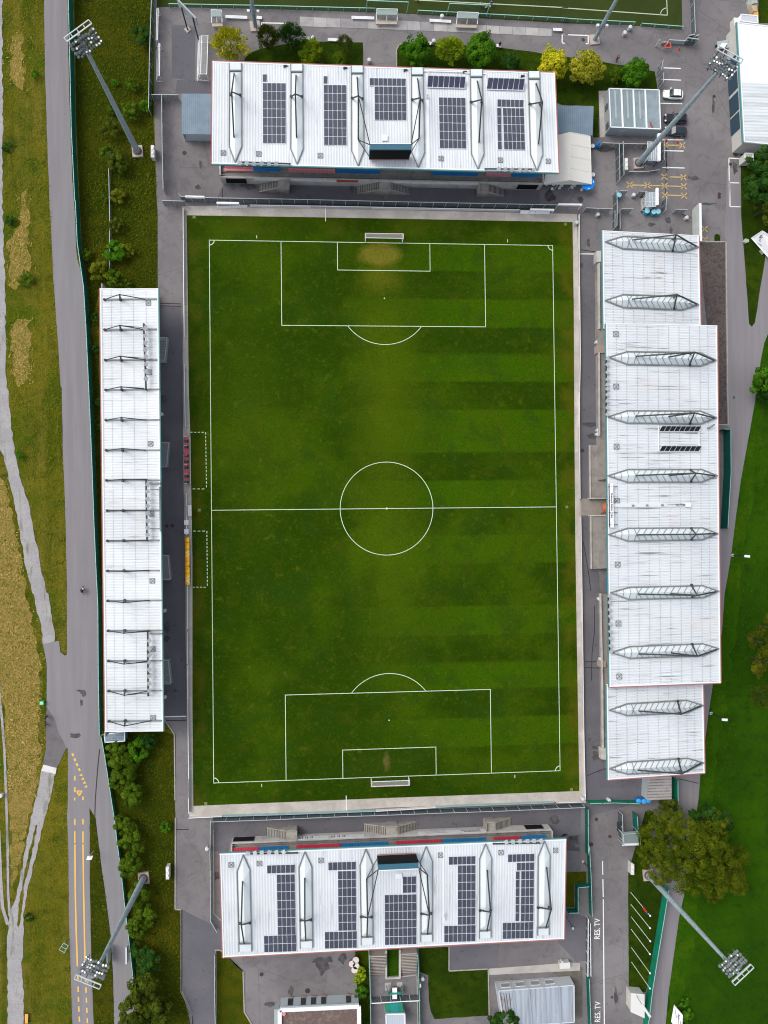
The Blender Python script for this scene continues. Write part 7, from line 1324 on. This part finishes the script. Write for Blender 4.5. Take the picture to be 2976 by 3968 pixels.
def person(label,loc,rz,shirt,trousers,pose='walk',hair=m_hair,shoes=None):
    r=thing('person',label,'person',loc,rz=rz); s_=.22 if pose=='walk' else (.4 if pose=='run' else .03); zz=0
    if pose=='ride': J=dict(h=(0,-.25,.98),k1=(-.13,.22,.85),f1=(-.12,.08,.42),k2=(.13,.18,.62),f2=(.12,.1,.22),c=(0,.05,1.35),n=(0,.15,1.52),hd=(0,.24,1.68),e1=(-.26,.22,1.25),w1=(-.24,.48,1.1),e2=(.26,.22,1.25),w2=(.24,.48,1.1))
    elif pose=='sit': J=dict(h=(0,0,.55),k1=(-.12,.42,.55),f1=(-.12,.42,.06),k2=(.12,.42,.55),f2=(.12,.45,.06),c=(0,-.03,1.02),n=(0,0,1.2),hd=(0,.03,1.38),e1=(-.26,.08,.85),w1=(-.16,.34,.68),e2=(.26,.08,.85),w2=(.16,.34,.68))
    else: J=dict(h=(0,0,.95),k1=(-.1,s_*.7+.05,.5),f1=(-.1,s_,.07),k2=(.1,-s_*.3+.05,.5),f2=(.1,-s_,.1),c=(0,.02,1.35),n=(0,.02,1.5),hd=(0,.05,1.65),e1=(-.27,-.1-s_*.2,1.15),w1=(-.26,.12,.95),e2=(.27,.05,1.15),w2=(.28,.25,1.0))
    g=lambda k,rr,dy=0: (J[k][0],J[k][1]+dy,J[k][2],rr)
    vs=[g('h',.14),g('c',.15),g('n',.06),g('hd',.095),(J['hd'][0],J['hd'][1],J['hd'][2]+.11,.07),(-.09,J['h'][1],J['h'][2]-.05,.085),g('k1',.058),g('f1',.042),(J['f1'][0],J['f1'][1]+.18,J['f1'][2]-.03,.035),(.09,J['h'][1],J['h'][2]-.05,.085),g('k2',.058),g('f2',.042),(J['f2'][0],J['f2'][1]+.18,J['f2'][2]-.03,.035),
        (-.19,J['c'][1],J['c'][2]+.05,.06),g('e1',.042),g('w1',.03),(.19,J['c'][1],J['c'][2]+.05,.06),g('e2',.042),g('w2',.03)]
    es=[(0,1),(1,2),(2,3),(3,4),(0,5),(5,6),(6,7),(7,8),(0,9),(9,10),(10,11),(11,12),(1,13),(13,14),(14,15),(1,16),(16,17),(17,18)]
    for wi,el in((15,14),(18,17)):
        w_=Vector(vs[wi][:3]); d=(w_-Vector(vs[el][:3])).normalized(); sd_=d.cross(V(0,0,1)).normalized(); pi=len(vs); p=w_+d*.07; vs.append((*p,.028)); es.append((wi,pi))
        for q in range(4): a=len(vs); u=(q-1.5)*.022; ln_=(.07,.08,.075,.06)[q]; vs.append((*(p+d*.03+sd_*u),.009)); vs.append((*(p+d*(.03+ln_)+sd_*u-V(0,0,.02)),.008)); es+=[(pi,a),(a,a+1)]
        a=len(vs); sg=-1 if wi==15 else 1; vs.append((*(w_+d*.04+sd_*.035*sg),.011)); vs.append((*(w_+d*.08+sd_*.06*sg),.009)); es+=[(wi,a),(a,a+1)]
    skinned('body',vs,es,m_skin,r)
    sv=[(0,J['h'][1],J['h'][2]+.02,.16),g('c',.175),(0,J['n'][1],J['n'][2]-.04,.08),(-.19,J['c'][1],J['c'][2]+.05,.085),(*J['e1'],.06),(.19,J['c'][1],J['c'][2]+.05,.085),(*J['e2'],.06)]; skinned('shirt',sv,[(0,1),(1,2),(1,3),(3,4),(1,5),(5,6)],shirt,r)
    tv=[g('h',.155),(-.09,J['h'][1],J['h'][2]-.06,.1),g('k1',.075),g('f1',.06),(.09,J['h'][1],J['h'][2]-.06,.1),g('k2',.075),g('f2',.06)]; skinned('trousers',tv,[(0,1),(1,2),(2,3),(0,4),(4,5),(5,6)],trousers,r)
    hd=Vector(J['hd']); ob('hair',MB().lathe(hd+V(0,-.02,.03),[(.09,0),(.112,.05),(.1,.11),(.05,.15)],10),hair,r,off=V(0,0,0))
    for k in('f1','f2'): f=Vector(J[k]); ob('shoe',MB().box(f+V(0,.08,-.03),(.1,.28,.08)),shoes or m_blk,r,off=V(0,0,0))
    ob('eye',MB().box(hd+V(-.035,.1,.03),(.02,.012,.012)).box(hd+V(.035,.1,.03),(.02,.012,.012)),m_blk,r,off=V(0,0,0)) if 0 else None
    ob('nose',MB().box(hd+V(0,.11,0),(.025,.03,.04)),m_skin,r,off=V(0,0,0)); ob('mouth',MB().box(hd+V(0,.1,-.045),(.05,.01,.012)),mat('lips',(.35,.12,.1),.5),r,off=V(0,0,0))
    for sx in(-1,1): ob('ear',MB().box(hd+V(sx*.1,0,.01),(.02,.04,.06)),m_skin,r,off=V(0,0,0)); ob('eye',MB().box(hd+V(sx*.035,.1,.03),(.022,.012,.014)),m_blk,r,off=V(0,0,0))
    return r
cl=lambda n,c: mat(n,c,.8)
person('person in dark clothes standing at the upper edge of the left verge',P('D0',383,985,.02),R(80),cl('cloth_black',(.015,.015,.02)),cl('cloth_charcoal',(.03,.03,.035)),'stand')
person('person in a dark reddish top sitting low on the left verge',P('D0',374,1045,.02),R(60),cl('cloth_maroon',(.12,.03,.03)),cl('cloth_charcoal',(.03,.03,.035)),'sit')
person('person in dark red walking past the lawn above the office containers',P('A3',437,490,.02),R(-30),cl('cloth_red',(.30,.03,.035)),cl('cloth_wine',(.12,.03,.03)),'walk')
person('person in black sitting on the park bench by the right lawn',P('A2',1107,370,.02),R(180),cl('cloth_black',(.015,.015,.02)),cl('cloth_black',(.015,.015,.02)),'sit')
person('person in black and white running left on the training pitch',P('A2',955,58,.04),R(60),cl('cloth_white',(.7,.7,.7)),cl('cloth_black',(.015,.015,.02)),'run')
person('person in black and white running beside the training pitch rail',P('A2',998,85,.04),R(20),cl('cloth_white',(.7,.7,.7)),cl('cloth_black',(.015,.015,.02)),'run')
person('person in blue standing on the training pitch',P('A2',1040,48,.04),R(120),cl('cloth_blue',(.02,.08,.4)),cl('cloth_navy',(.02,.04,.15)),'stand',shoes=m_wht)
person('person in a neon yellow vest at the top edge of the training pitch',P('A2',452,12,.04),R(180),cl('cloth_neon',(.6,.75,.02)),cl('cloth_black',(.015,.015,.02)),'stand')
cb=P('C0',672,1632,.016); rzb=R(3)
person('person in dark and white clothes riding the bicycle on the left road',cb,rzb,cl('cloth_black',(.015,.015,.02)),cl('cloth_charcoal',(.03,.03,.035)),'ride')
r=thing('bicycle','bicycle ridden on the long left road',"bicycle",cb,rz=rzb)
def ring(c,R_,rr,n=18,k=5):
    b=MB(); 
    for i in range(n): a0,a1=2*math.pi*i/n,2*math.pi*(i+1)/n; b.tube(c+V(0,R_*math.cos(a0),R_*math.sin(a0)),c+V(0,R_*math.cos(a1),R_*math.sin(a1)),rr,n=k,cap=False)
    return b
Z0=V(0,0,0)
for y in(-.52,.52): w_=ob('wheel',ring(V(0,y,.35),.33,.03),m_tyre,r,off=Z0); ob('spokes',MB().bar(V(0,y-.3,.35),V(0,y+.3,.35),.01).bar(V(0,y,.05),V(0,y,.65),.01),m_post,w_,off=Z0)
ob('frame',MB().tube(V(0,-.52,.35),V(0,-.05,.3),.02).tube(V(0,-.05,.3),V(0,-.22,.85),.02).tube(V(0,-.2,.78),V(0,.38,.85),.02).tube(V(0,-.05,.3),V(0,.4,.8),.02).tube(V(0,.52,.35),V(0,.4,.98),.02).tube(V(0,-.52,.35),V(0,-.2,.78),.015),m_blk,r,off=Z0)
ob('handlebar',MB().tube(V(-.28,.44,1.03),V(.28,.44,1.03),.018),m_blk,r,off=Z0); ob('saddle',MB().box(V(0,-.24,.9),(.14,.26,.06)),m_blk,r,off=Z0); ob('basket',MB().box(V(.22,.35,.98),(.22,.3,.2)),m_wht,r,off=Z0)
# ------------------------------------------------------------ trees and shrubs
def leafmat(name,a,b_,c_):
    return mat(name,a,.75,[dict(k='attr',a='v',c_=b_,a_=1.),lay(.8,c_,.52,.68,.6)],spec=.15)
LM={'green':leafmat('leaf_green',(.022,.075,.003),(.075,.20,.010),(.015,.055,.003)),'olive':leafmat('leaf_olive',(.05,.065,.004),(.15,.16,.010),(.03,.045,.004)),'yellow':leafmat('leaf_yellow',(.24,.25,.008),(.55,.50,.02),(.16,.2,.008)),
 'lime':leafmat('leaf_lime',(.11,.18,.006),(.32,.42,.02),(.07,.13,.006)),'dark':leafmat('leaf_dark',(.026,.042,.004),(.085,.11,.010),(.018,.03,.004)),'deep':leafmat('leaf_deep',(.010,.035,.006),(.04,.10,.012),(.008,.025,.004)),'gold':leafmat('leaf_gold',(.16,.17,.008),(.36,.34,.03),(.09,.12,.008)),'bush':leafmat('leaf_bush',(.028,.055,.003),(.09,.15,.009),(.018,.04,.003))}
m_bark=mat('bark',(.06,.045,.03),.9)
crowns={}
def crown(kind,seed,n=1500,clumps=34,leaf=.13,spiky=0,flat=.85,rough=.28):
    key=(kind,seed)
    if key in crowns: return crowns[key]
    rd=random.Random(seed*77+5); v=[];f=[];va=[]
    cs=[]
    for i in range(clumps):
        u=rd.uniform(-.15,1)**1 if rd.random()<.85 else rd.uniform(-.7,-.1); a=rd.uniform(0,2*math.pi); s_=math.sqrt(max(0,1-u*u)); R_=(rd.uniform(.35,.84)**.6)*(1+rd.uniform(-rough,rough)*.45)
        cs.append((V(s_*math.cos(a)*R_,s_*math.sin(a)*R_,u*R_*flat),rd.uniform(.15,.27),rd.uniform(-.1,.6)))
    for i in range(int(n*1.7)):
        c,cr,tone=rd.choice(cs); d=V(rd.gauss(0,1),rd.gauss(0,1),rd.gauss(0,1)); d.normalize()
        if d.z<-.3: d.z*=-1
        p=c+d*cr*rd.uniform(.65,1.08); nn=(d*.7+p.normalized()*.5+V(rd.uniform(-.5,.5),rd.uniform(-.5,.5),rd.uniform(0,.6))).normalized()
        t=nn.cross(V(rd.uniform(-1,1),rd.uniform(-1,1),rd.uniform(-1,1))).normalized(); b=nn.cross(t); L_=leaf*rd.uniform(.6,1.25); W_=L_*(.32 if spiky else .62)
        if spiky: t=(p.normalized()*.9+V(rd.uniform(-.6,.6),rd.uniform(-.6,.6),rd.uniform(-.2,.6))).normalized(); b=t.cross(nn).normalized(); L_*=1.5
        i0=len(v); v+=[p-t*L_*.5,p+b*W_*.5,p+t*L_*.6,p-b*W_*.5]; f.append((i0,i0+1,i0+2,i0+3)); va.append(min(1,max(0,tone+rd.uniform(-.15,.45))))
    me=bpy.data.meshes.new('crown'); me.from_pydata([tuple(q) for q in v],[],f); at=me.attributes.new('v','FLOAT','FACE')
    for i,x in enumerate(va): at.data[i].value=x
    me.update(); crowns[key]=me; return me
cm={}
def tree(t,x,y,r,h,kind,label,name='tree',grp=None,seed=1,n=1500,clumps=34,leaf=.13,spiky=0,flat=.85,trunk=True,sx=1,sy=1,cat='tree',off=True):
    """(x,y) is the crown's centre as seen; r crown radius in metres; h height of the crown's middle"""
    c=P(t,x,y,h); root=thing(name,label,cat,V(c.x,c.y,0),grp); key=(kind,seed,n,clumps,leaf,spiky)
    if key not in cm: me=crown(key,seed,n,clumps,leaf,spiky,flat).copy(); me.materials.append(LM[kind]); cm[key]=me
    o=bpy.data.objects.new('crown',cm[key]); COL.objects.link(o); o.parent=root; o.location=(0,0,h); _r=random.Random(int(x*3+y*11)); sx*=_r.uniform(.88,1.14); sy*=_r.uniform(.88,1.14); o.scale=(r*sx,r*sy,min(r,h*.98) if h<r*1.2 else r*1.05); o.rotation_euler=(0,0,random.Random(int(x*7+y)).uniform(0,6.28))
    if trunk:
        b=MB(); B=V(c.x,c.y,0); b.tube(B,B+V(0,0,h),max(.08,r*.07),max(.04,r*.035),8)
        for k in range(5): a=k*1.26+x; p=B+V(0,0,h*(.55+.07*k)); b.tube(p,p+V(math.cos(a)*r*.6,math.sin(a)*r*.6,r*.45),max(.04,r*.03),.02,5)
        ob('trunk',b,m_bark,root)
    return root
row='trees in the lawns above the top end stand'
for a in (('A1',400,370,2.95,3.4,'yellow','bright yellow green tree, leftmost above the top end stand',3,1),('A1',693,305,2.3,3.2,'dark','dark olive tree, second from the left above the top end stand',2,1),('A1',897,300,2.4,3.2,'deep','dark green tree with open foliage, third from the left',4,1),('A1',1038,415,2.2,2.4,'lime','fresh green low tree beside the dark third tree',5,1),('A1',1318,355,1.6,2.4,'dark','small dark tree at the right end of the left lawn',6,1),('A1',1280,475,1.4,1.3,'bush','low loose shrub below the small dark tree',7,0),
 ('A2',440,410,2.7,3.4,'green','round bright green tree, first on the right lawn',8,0),('A2',715,410,2.5,3.0,'lime','yellowish green tree between two round green ones',9,1),('A2',960,420,3.1,3.6,'green','largest round green tree on the right lawn',10,0),('A2',1200,500,2.2,1.6,'deep','low dark shrub beside the largest round tree',11,0),('A2',1530,525,3.1,3.5,'yellow','golden yellow tree at the right end of the stand',12,0),
 ('A3',200,545,3.1,3.5,'gold','yellow green tree between the golden and the round green tree',13,0),('A3',590,585,2.5,3.3,'green','round green tree just above the office containers',14,0),('A3',440,600,1.5,1.2,'bush','low shrub left of the round tree above the office containers',15,0)):
    t,x,y,r,h,k,l,s_,sp=a; tree(t,x,y,r*1.06,h,k,l,'tree' if r>1.55 else 'shrub',row if r>1.55 else None,s_,3400 if r>2 else 1500,75,.125 if not sp else .11,sp,cat='tree' if r>1.55 else 'shrub')
sh='shrubs on the overgrown left lawn'
for i,(t,x,y,r,k,l) in enumerate((('A0',1130,285,2.0,'deep','dark shrub beside the yard fence at the top of the left lawn'),('A0',925,665,.7,'green','tiny bright shrub right of the upper left mast pole'),('A0',1060,680,1.4,'bush','loose low shrub near the yard fence'),('A0',1165,850,1.3,'green','bright green shrub touching the yard fence'),('A0',900,880,1.1,'bush','small shrub beside the middle of the mast pole'),('A0',1060,890,1.9,'bush','mid green shrub right of the mast pole'),('A0',885,1040,2.1,'dark','leafy shrub left of the lower mast pole'),('A0',855,1230,1.5,'bush','green shrub left of the mast foot'),('A0',945,1300,2.3,'dark','olive shrub just below left of the mast foot'),
 ('B0',945,120,1.5,'olive','olive shrub crossed by the thin fence, upper'),('B0',850,140,1.0,'bush','small green shrub left of the thin fence'),('B0',930,350,1.7,'dark','dark open shrub on the thin fence'),('B0',915,565,2.0,'green','bright round shrub on the thin fence'),('B0',1020,560,1.6,'olive','olive open shrub right of the bright round one'),('B0',690,600,1.2,'bush','shrub against the green fence'),('B0',790,720,2.2,'olive','wide olive shrub near the corner of the left roof'),('B0',930,790,2.0,'bush','pale green shrub right above the left roof'),('B0',1020,830,1.1,'bush','small shrub at the left roof edge'),('B0',760,1100,1.1,'deep','dark shrub squeezed between fence and left roof, upper'),('B0',770,1350,1.0,'deep','dark shrub squeezed between fence and left roof, middle'),('C0',785,120,.9,'deep','dark shrub squeezed between fence and left roof, lower'),('C0',800,320,.8,'deep','dark shrub squeezed between fence and left roof, lowest'))):
    tree(t,x,y,r,r*.75,k,l,'shrub',sh,20+i%6,1200,30,.17,0,trunk=False,cat='shrub')
hd='bushes of the hedge along the lower left fence'
for i,(t,x,y,r,k,l) in enumerate((('D0',935,1260,2.2,'bush','hedge bush nearest the bicycle shelter'),('D0',1110,1255,2.2,'green','bright leafed bush right of the first hedge bush'),('D0',1180,1190,1.8,'deep','dark bush below the left stand corner'),('D0',980,1400,2.9,'bush','large hedge bush beside the fence bend'),('D0',1060,1330,1.8,'bush','medium hedge bush beside the bright one'),('D0',985,1500,2.5,'bush','hedge bush above the path line'),('D0',1050,1620,2.5,'bush','broad hedge bush, fourth down'),('E0',1000,60,2.2,'bush','open leafed hedge bush above the mast'),('E0',1060,220,2.4,'bush','dense hedge bush above the mast'),('E0',1050,390,2.5,'bush','hedge bush left of the mast foot'),('E0',1110,620,2.4,'bush','hedge bush right of the mast pole'),('E0',1165,790,2.4,'bush','wide hedge bush below the mast pole'),('E0',1110,880,2.1,'bush','hedge bush beside the wide one'),('E0',1120,1060,2.0,'deep','dark hedge bush with bright twigs'),('E0',1190,1180,2.5,'deep','deep green bush at the end of the hedge'),('E0',1160,1400,3.2,'dark','tall dark tree at the foot of the road, upper'),('E0',1080,1540,3.6,'dark','tall dark tree at the foot of the road, middle'),('E0',1240,1560,3.6,'dark','tall dark tree at the foot of the road, lower right'),('E0',1332,75,1.2,'green','round green bush on the lower left lawn'))):
    big=r>3; tree(t,x,y,r,r*.8 if not big else 4,k,l,'tree' if big else 'shrub',hd,30+i%7,1900 if r>2 else 1200,36,.15,0,trunk=big,cat='tree' if big else 'shrub')
# big round tree lower right, made of several limbs but one tree
def bigtree(label,lobes,kind,hbase,t='E3',seed=50):
    c=P(t,lobes[0][0],lobes[0][1],hbase); root=thing('big_tree',label,'tree',V(c.x,c.y,0)); rd=random.Random(seed); v=[];f=[];va=[]
    for j,(x,y,r,h) in enumerate(lobes):
        me=crown(('big',j%5),60+j%5,3300,44,.075,0); cc=P(t,x,y,h)-c; a=rd.uniform(0,6); ca,sa=math.cos(a),math.sin(a); n0=len(v); at=me.attributes['v']; tn=rd.uniform(-.2,.15)
        for q in me.vertices: k=q.co; v.append((cc.x+(k.x*ca-k.y*sa)*r,cc.y+(k.x*sa+k.y*ca)*r,cc.z+c.z+k.z*r))
        for p in me.polygons: f.append(tuple(n0+i for i in p.vertices))
        va+=[max(0,min(1,at.data[i].value+tn)) for i in range(len(me.polygons))]
    me=bpy.data.meshes.new('crown'); me.from_pydata(v,[],f); at=me.attributes.new('v','FLOAT','FACE')
    for i,x in enumerate(va): at.data[i].value=x
    me.materials.append(LM[kind]); me.update(); o=bpy.data.objects.new('crown',me); COL.objects.link(o); o.parent=root
    b=MB(); B=V(c.x,c.y,0); b.tube(B,B+V(0,0,hbase),.8,.4,10)
    for x,y,r,h in lobes: b.tube(B+V(0,0,hbase*.5),P(t,x,y,h),.3,.08,6)
    ob('trunk',b,m_bark,root)
LM['oak']=leafmat('leaf_oak',(.026,.048,.002),(.125,.145,.008),(.016,.030,.002))
BT=bigtree('huge round olive tree partly covering the lower right mast',[(1080,330,4.6,9),(760,120,3.4,6),(900,30,3.0,7),(1230,330,4.2,8),(860,260,3.8,8),(1000,470,3.4,6.5),(1380,330,3.2,6),(1370,470,3.0,5),(1210,520,3.2,6),(1150,180,3.6,8),(800,420,2.8,5),(1230,80,3.0,6),(1000,130,3.4,8),(700,250,2.4,5),(1420,560,1.9,4),(1220,620,1.8,4),(680,330,2.0,5),(770,30,2.4,5)],'oak',9)
for i,a in enumerate((('D3',560+300,1700,1.9,2.5,'dark','shrubby tree top touching the weathered annex'),('E3',1150,20,3.2,4.5,'deep','darker green tree behind the huge olive tree, upper'),('E3',1290,40,2.6,4,'deep','darker green tree behind the huge olive tree, right'))):
    tree(*a[:5],a[5],a[6],'tree',None,40+i,1900,40,.14,0)
ed='trees along the right edge of the picture'
for i,a in enumerate((('B3',1600,60,3.6,5,'deep','dark conifer behind the tilted board, upper right'),('B3',1640,220,3.2,4,'dark','dark spreading tree above the tilted board'),('A3',1640,1330,3.6,5,'deep','dark conifer below the long barn'),('A3',1600,1500,2.6,4,'deep','smaller dark tree below the white stone'),('N',1040,960,3.0,4,'green','bright green bush overhanging the path at the right edge'),('N',1100,1200,2.6,3,'deep','dark green bush below the bright one at the right edge'),('J',760,1350,3.0,5,'olive','upper of the sparse olive trees at the right edge'),('J',800,1560,3.2,5,'olive','second sparse olive tree at the right edge'),('J',720,1620,1.7,3,'olive','small tufted bush at the right edge'),('J',780,1930,2.8,4.5,'dark','lowest sparse tree at the right edge'),('J',860,1200,2.4,4,'olive','topmost sparse tree at the right edge'))):
    tree(*a[:5],a[5],a[6],'tree',ed,44+i,900 if 'sparse' in a[6] else 2000,26 if 'sparse' in a[6] else 38,.13 if 'sparse' in a[6] else .15,1 if 'sparse' in a[6] else 0)
for i,a in enumerate((('E2',960,1640,2.6,3.0,'deep','dark leafy tree overlapping the container block at the bottom'),('E2',860,1650,2.0,2.4,'deep','dark bush left of the container block at the bottom'),('E1',1440,1290,1.3,1.1,'lime','bright green shrub beside the entrance steps'),('E1',1450,1230,.9,.8,'lime','small bright shrub above its bigger neighbour'),('E1',1450,1400,1.3,1,'green','green shrub right of the flat roofed block'),('E3',985,1480,1.2,.8,'green','weedy plant right of the lower notice board, upper'),('E3',1010,1600,1.4,.8,'green','weedy plant right of the lower notice board, lower'),
 ('A0',280,600,.9,.7,'green','small green bush on the upper left verge'),('A0',55,1180,1.0,.5,'deep','dark bush beside the gravel track, upper'),('B0',80,320,1.2,.6,'deep','dark bush beside the gravel track, lower'),('B0',210,800,1.5,.6,'bush','leafy bush on the dry grass patch'),('C0',155,545,.9,.7,'green','small bush at the gravel track bend'),('E0',240,800,1.0,.5,'deep','dark bush on the meadow at the lower left'))):
    tree(*a[:5],a[5],a[6],'shrub',None,70+i%8,800,22,.2,0,trunk=False,cat='shrub')

# ------------------------------------------------------------ tall grass, weeds: one mass each
def inside(p,poly):
    c=False; j=len(poly)-1
    for i in range(len(poly)):
        a,b_=poly[i],poly[j]
        if (a.y>p.y)!=(b_.y>p.y) and p.x<(b_.x-a.x)*(p.y-a.y)/(b_.y-a.y+1e-9)+a.x: c=not c
        j=i
    return c
def tufts(name,polys,dens,m,z0=-.03,L0=.5,W0=.16,seed=1,fe=0.):
    rd=random.Random(seed); v=[];f=[];va=[]
    for t_ in polys:
        pl_=S(t_); xs=[p.x for p in pl_]; ys=[p.y for p in pl_]; n=int((max(xs)-min(xs))*(max(ys)-min(ys))*dens)
        for i in range(n):
            p=V(rd.uniform(min(xs),max(xs)),rd.uniform(min(ys),max(ys)),z0)
            if not inside(p,pl_): continue
            if fe: p=p+V(rd.gauss(0,fe),rd.gauss(0,fe),0)
            a=rd.gauss(.6,.9); L_=L0*rd.uniform(.5,1.4); w_=W0*rd.uniform(.5,1.3); d=V(math.cos(a),math.sin(a),rd.uniform(.15,.9)).normalized()*L_; s_=V(-math.sin(a),math.cos(a),rd.uniform(-.4,.4)).normalized()*w_/2
            i0=len(v); v+=[tuple(p-s_),tuple(p+d*.6-s_*.8),tuple(p+d),tuple(p+d*.6+s_*.8),tuple(p+s_)]; f.append((i0,i0+1,i0+2,i0+3,i0+4)); va.append(rd.random())
    me=bpy.data.meshes.new(name); me.from_pydata(v,[],f); at=me.attributes.new('v','FLOAT','FACE')
    for i,x in enumerate(va): at.data[i].value=x
    me.materials.append(m); me.update(); o=bpy.data.objects.new(name,me); COL.objects.link(o); return o
MEADOW=["A0 30,-60 345,-60 355,500 380,1300 395,1659 25,1659 25,500","B0 30,0 395,0 425,800 465,1350 480,1659 60,1659 50,1100 35,500","C0 65,0 490,0 500,500 515,900 532,1659 385,1659 340,1450 290,1200 230,930 140,600 100,300","D0 395,0 532,0 532,450 500,460 450,370 415,120","C0 -40,560 10,600 60,760 100,900 190,1400 255,1659 -40,1659","D0 -40,0 260,0 300,200 340,420 368,560 368,1000 340,1370 320,1450 280,1659 60,1659 20,1000 -40,700",
 "D0 530,1260 535,1659 420,1659 455,1440 500,1330","E0 375,0 535,0 545,300 550,900 565,1300 575,1659 205,1659 190,1200 195,780 250,540 310,250","E0 70,0 240,0 170,400 120,600 80,700"]
o=tufts('meadow_grass',MEADOW,4.5,leafmat('leaf_meadow',(.10,.125,.004),(.19,.19,.014),(.065,.10,.004)),seed=3,L0=.42,W0=.13); tag(o,'rough yellow green meadow grass left of the long road','grass',kind='stuff')
HAY=["A0 95,295 175,262 185,330 180,710 125,695 95,600","B0 172,95 222,80 230,715 198,715 132,860 85,835 70,500 132,402 175,350","B0 85,1235 142,1135 230,1125 235,1590 160,1645 115,1575","C0 -40,700 18,730 55,870 105,1100 155,1350 205,1659 -40,1659","D0 -40,0 215,0 240,140 275,400 320,600 310,1000 320,1350 295,1500 275,1659 60,1659 45,1200 35,900 -40,500"]
o=tufts('mown_hay',HAY,5.,leafmat('leaf_hay',(.34,.24,.07),(.56,.40,.14),(.36,.27,.07)),seed=5,L0=.5,W0=.12,fe=.8); tag(o,'dry cut hay lying on the meadow patches','hay',kind='stuff')
o=tufts('overgrown_weeds',["A0 640,-60 1215,-60 1215,500 1235,1300 1255,1659 650,1659 615,900","B0 660,0 1260,0 1262,860 800,860 730,1000 700,860 665,600","D0 850,1215 1310,1120 1385,1145 1395,1659 920,1659 870,1400","E0 722,20 765,20 808,380 858,730 886,960 905,1300 912,1659 757,1659 735,1200 722,500","E0 940,0 1400,0 1400,740 1445,755 1445,1395 1530,1590 1535,1659 1100,1659 1095,1370 1060,1000 990,350"],3.6,leafmat('leaf_weed',(.045,.066,.003),(.11,.12,.008),(.034,.056,.003)),seed=7); tag(o,'tall olive weeds on the sloping left lawn','grass',kind='stuff')
o=tufts('lawn_weeds',["C3 1600,60 1530,420 1470,750 1430,1050 1400,1300 1350,1550 D3 1330,0 1310,300 1240,730 1190,1050 1130,1450 1120,1659 1300,1659 1659,700 C3 1659,200"],.8,leafmat('leaf_lawnw',(.024,.075,.003),(.06,.14,.006),(.018,.06,.003)),seed=9,L0=.4); tag(o,'loose taller grass in the lawn right of the path','grass',kind='stuff')
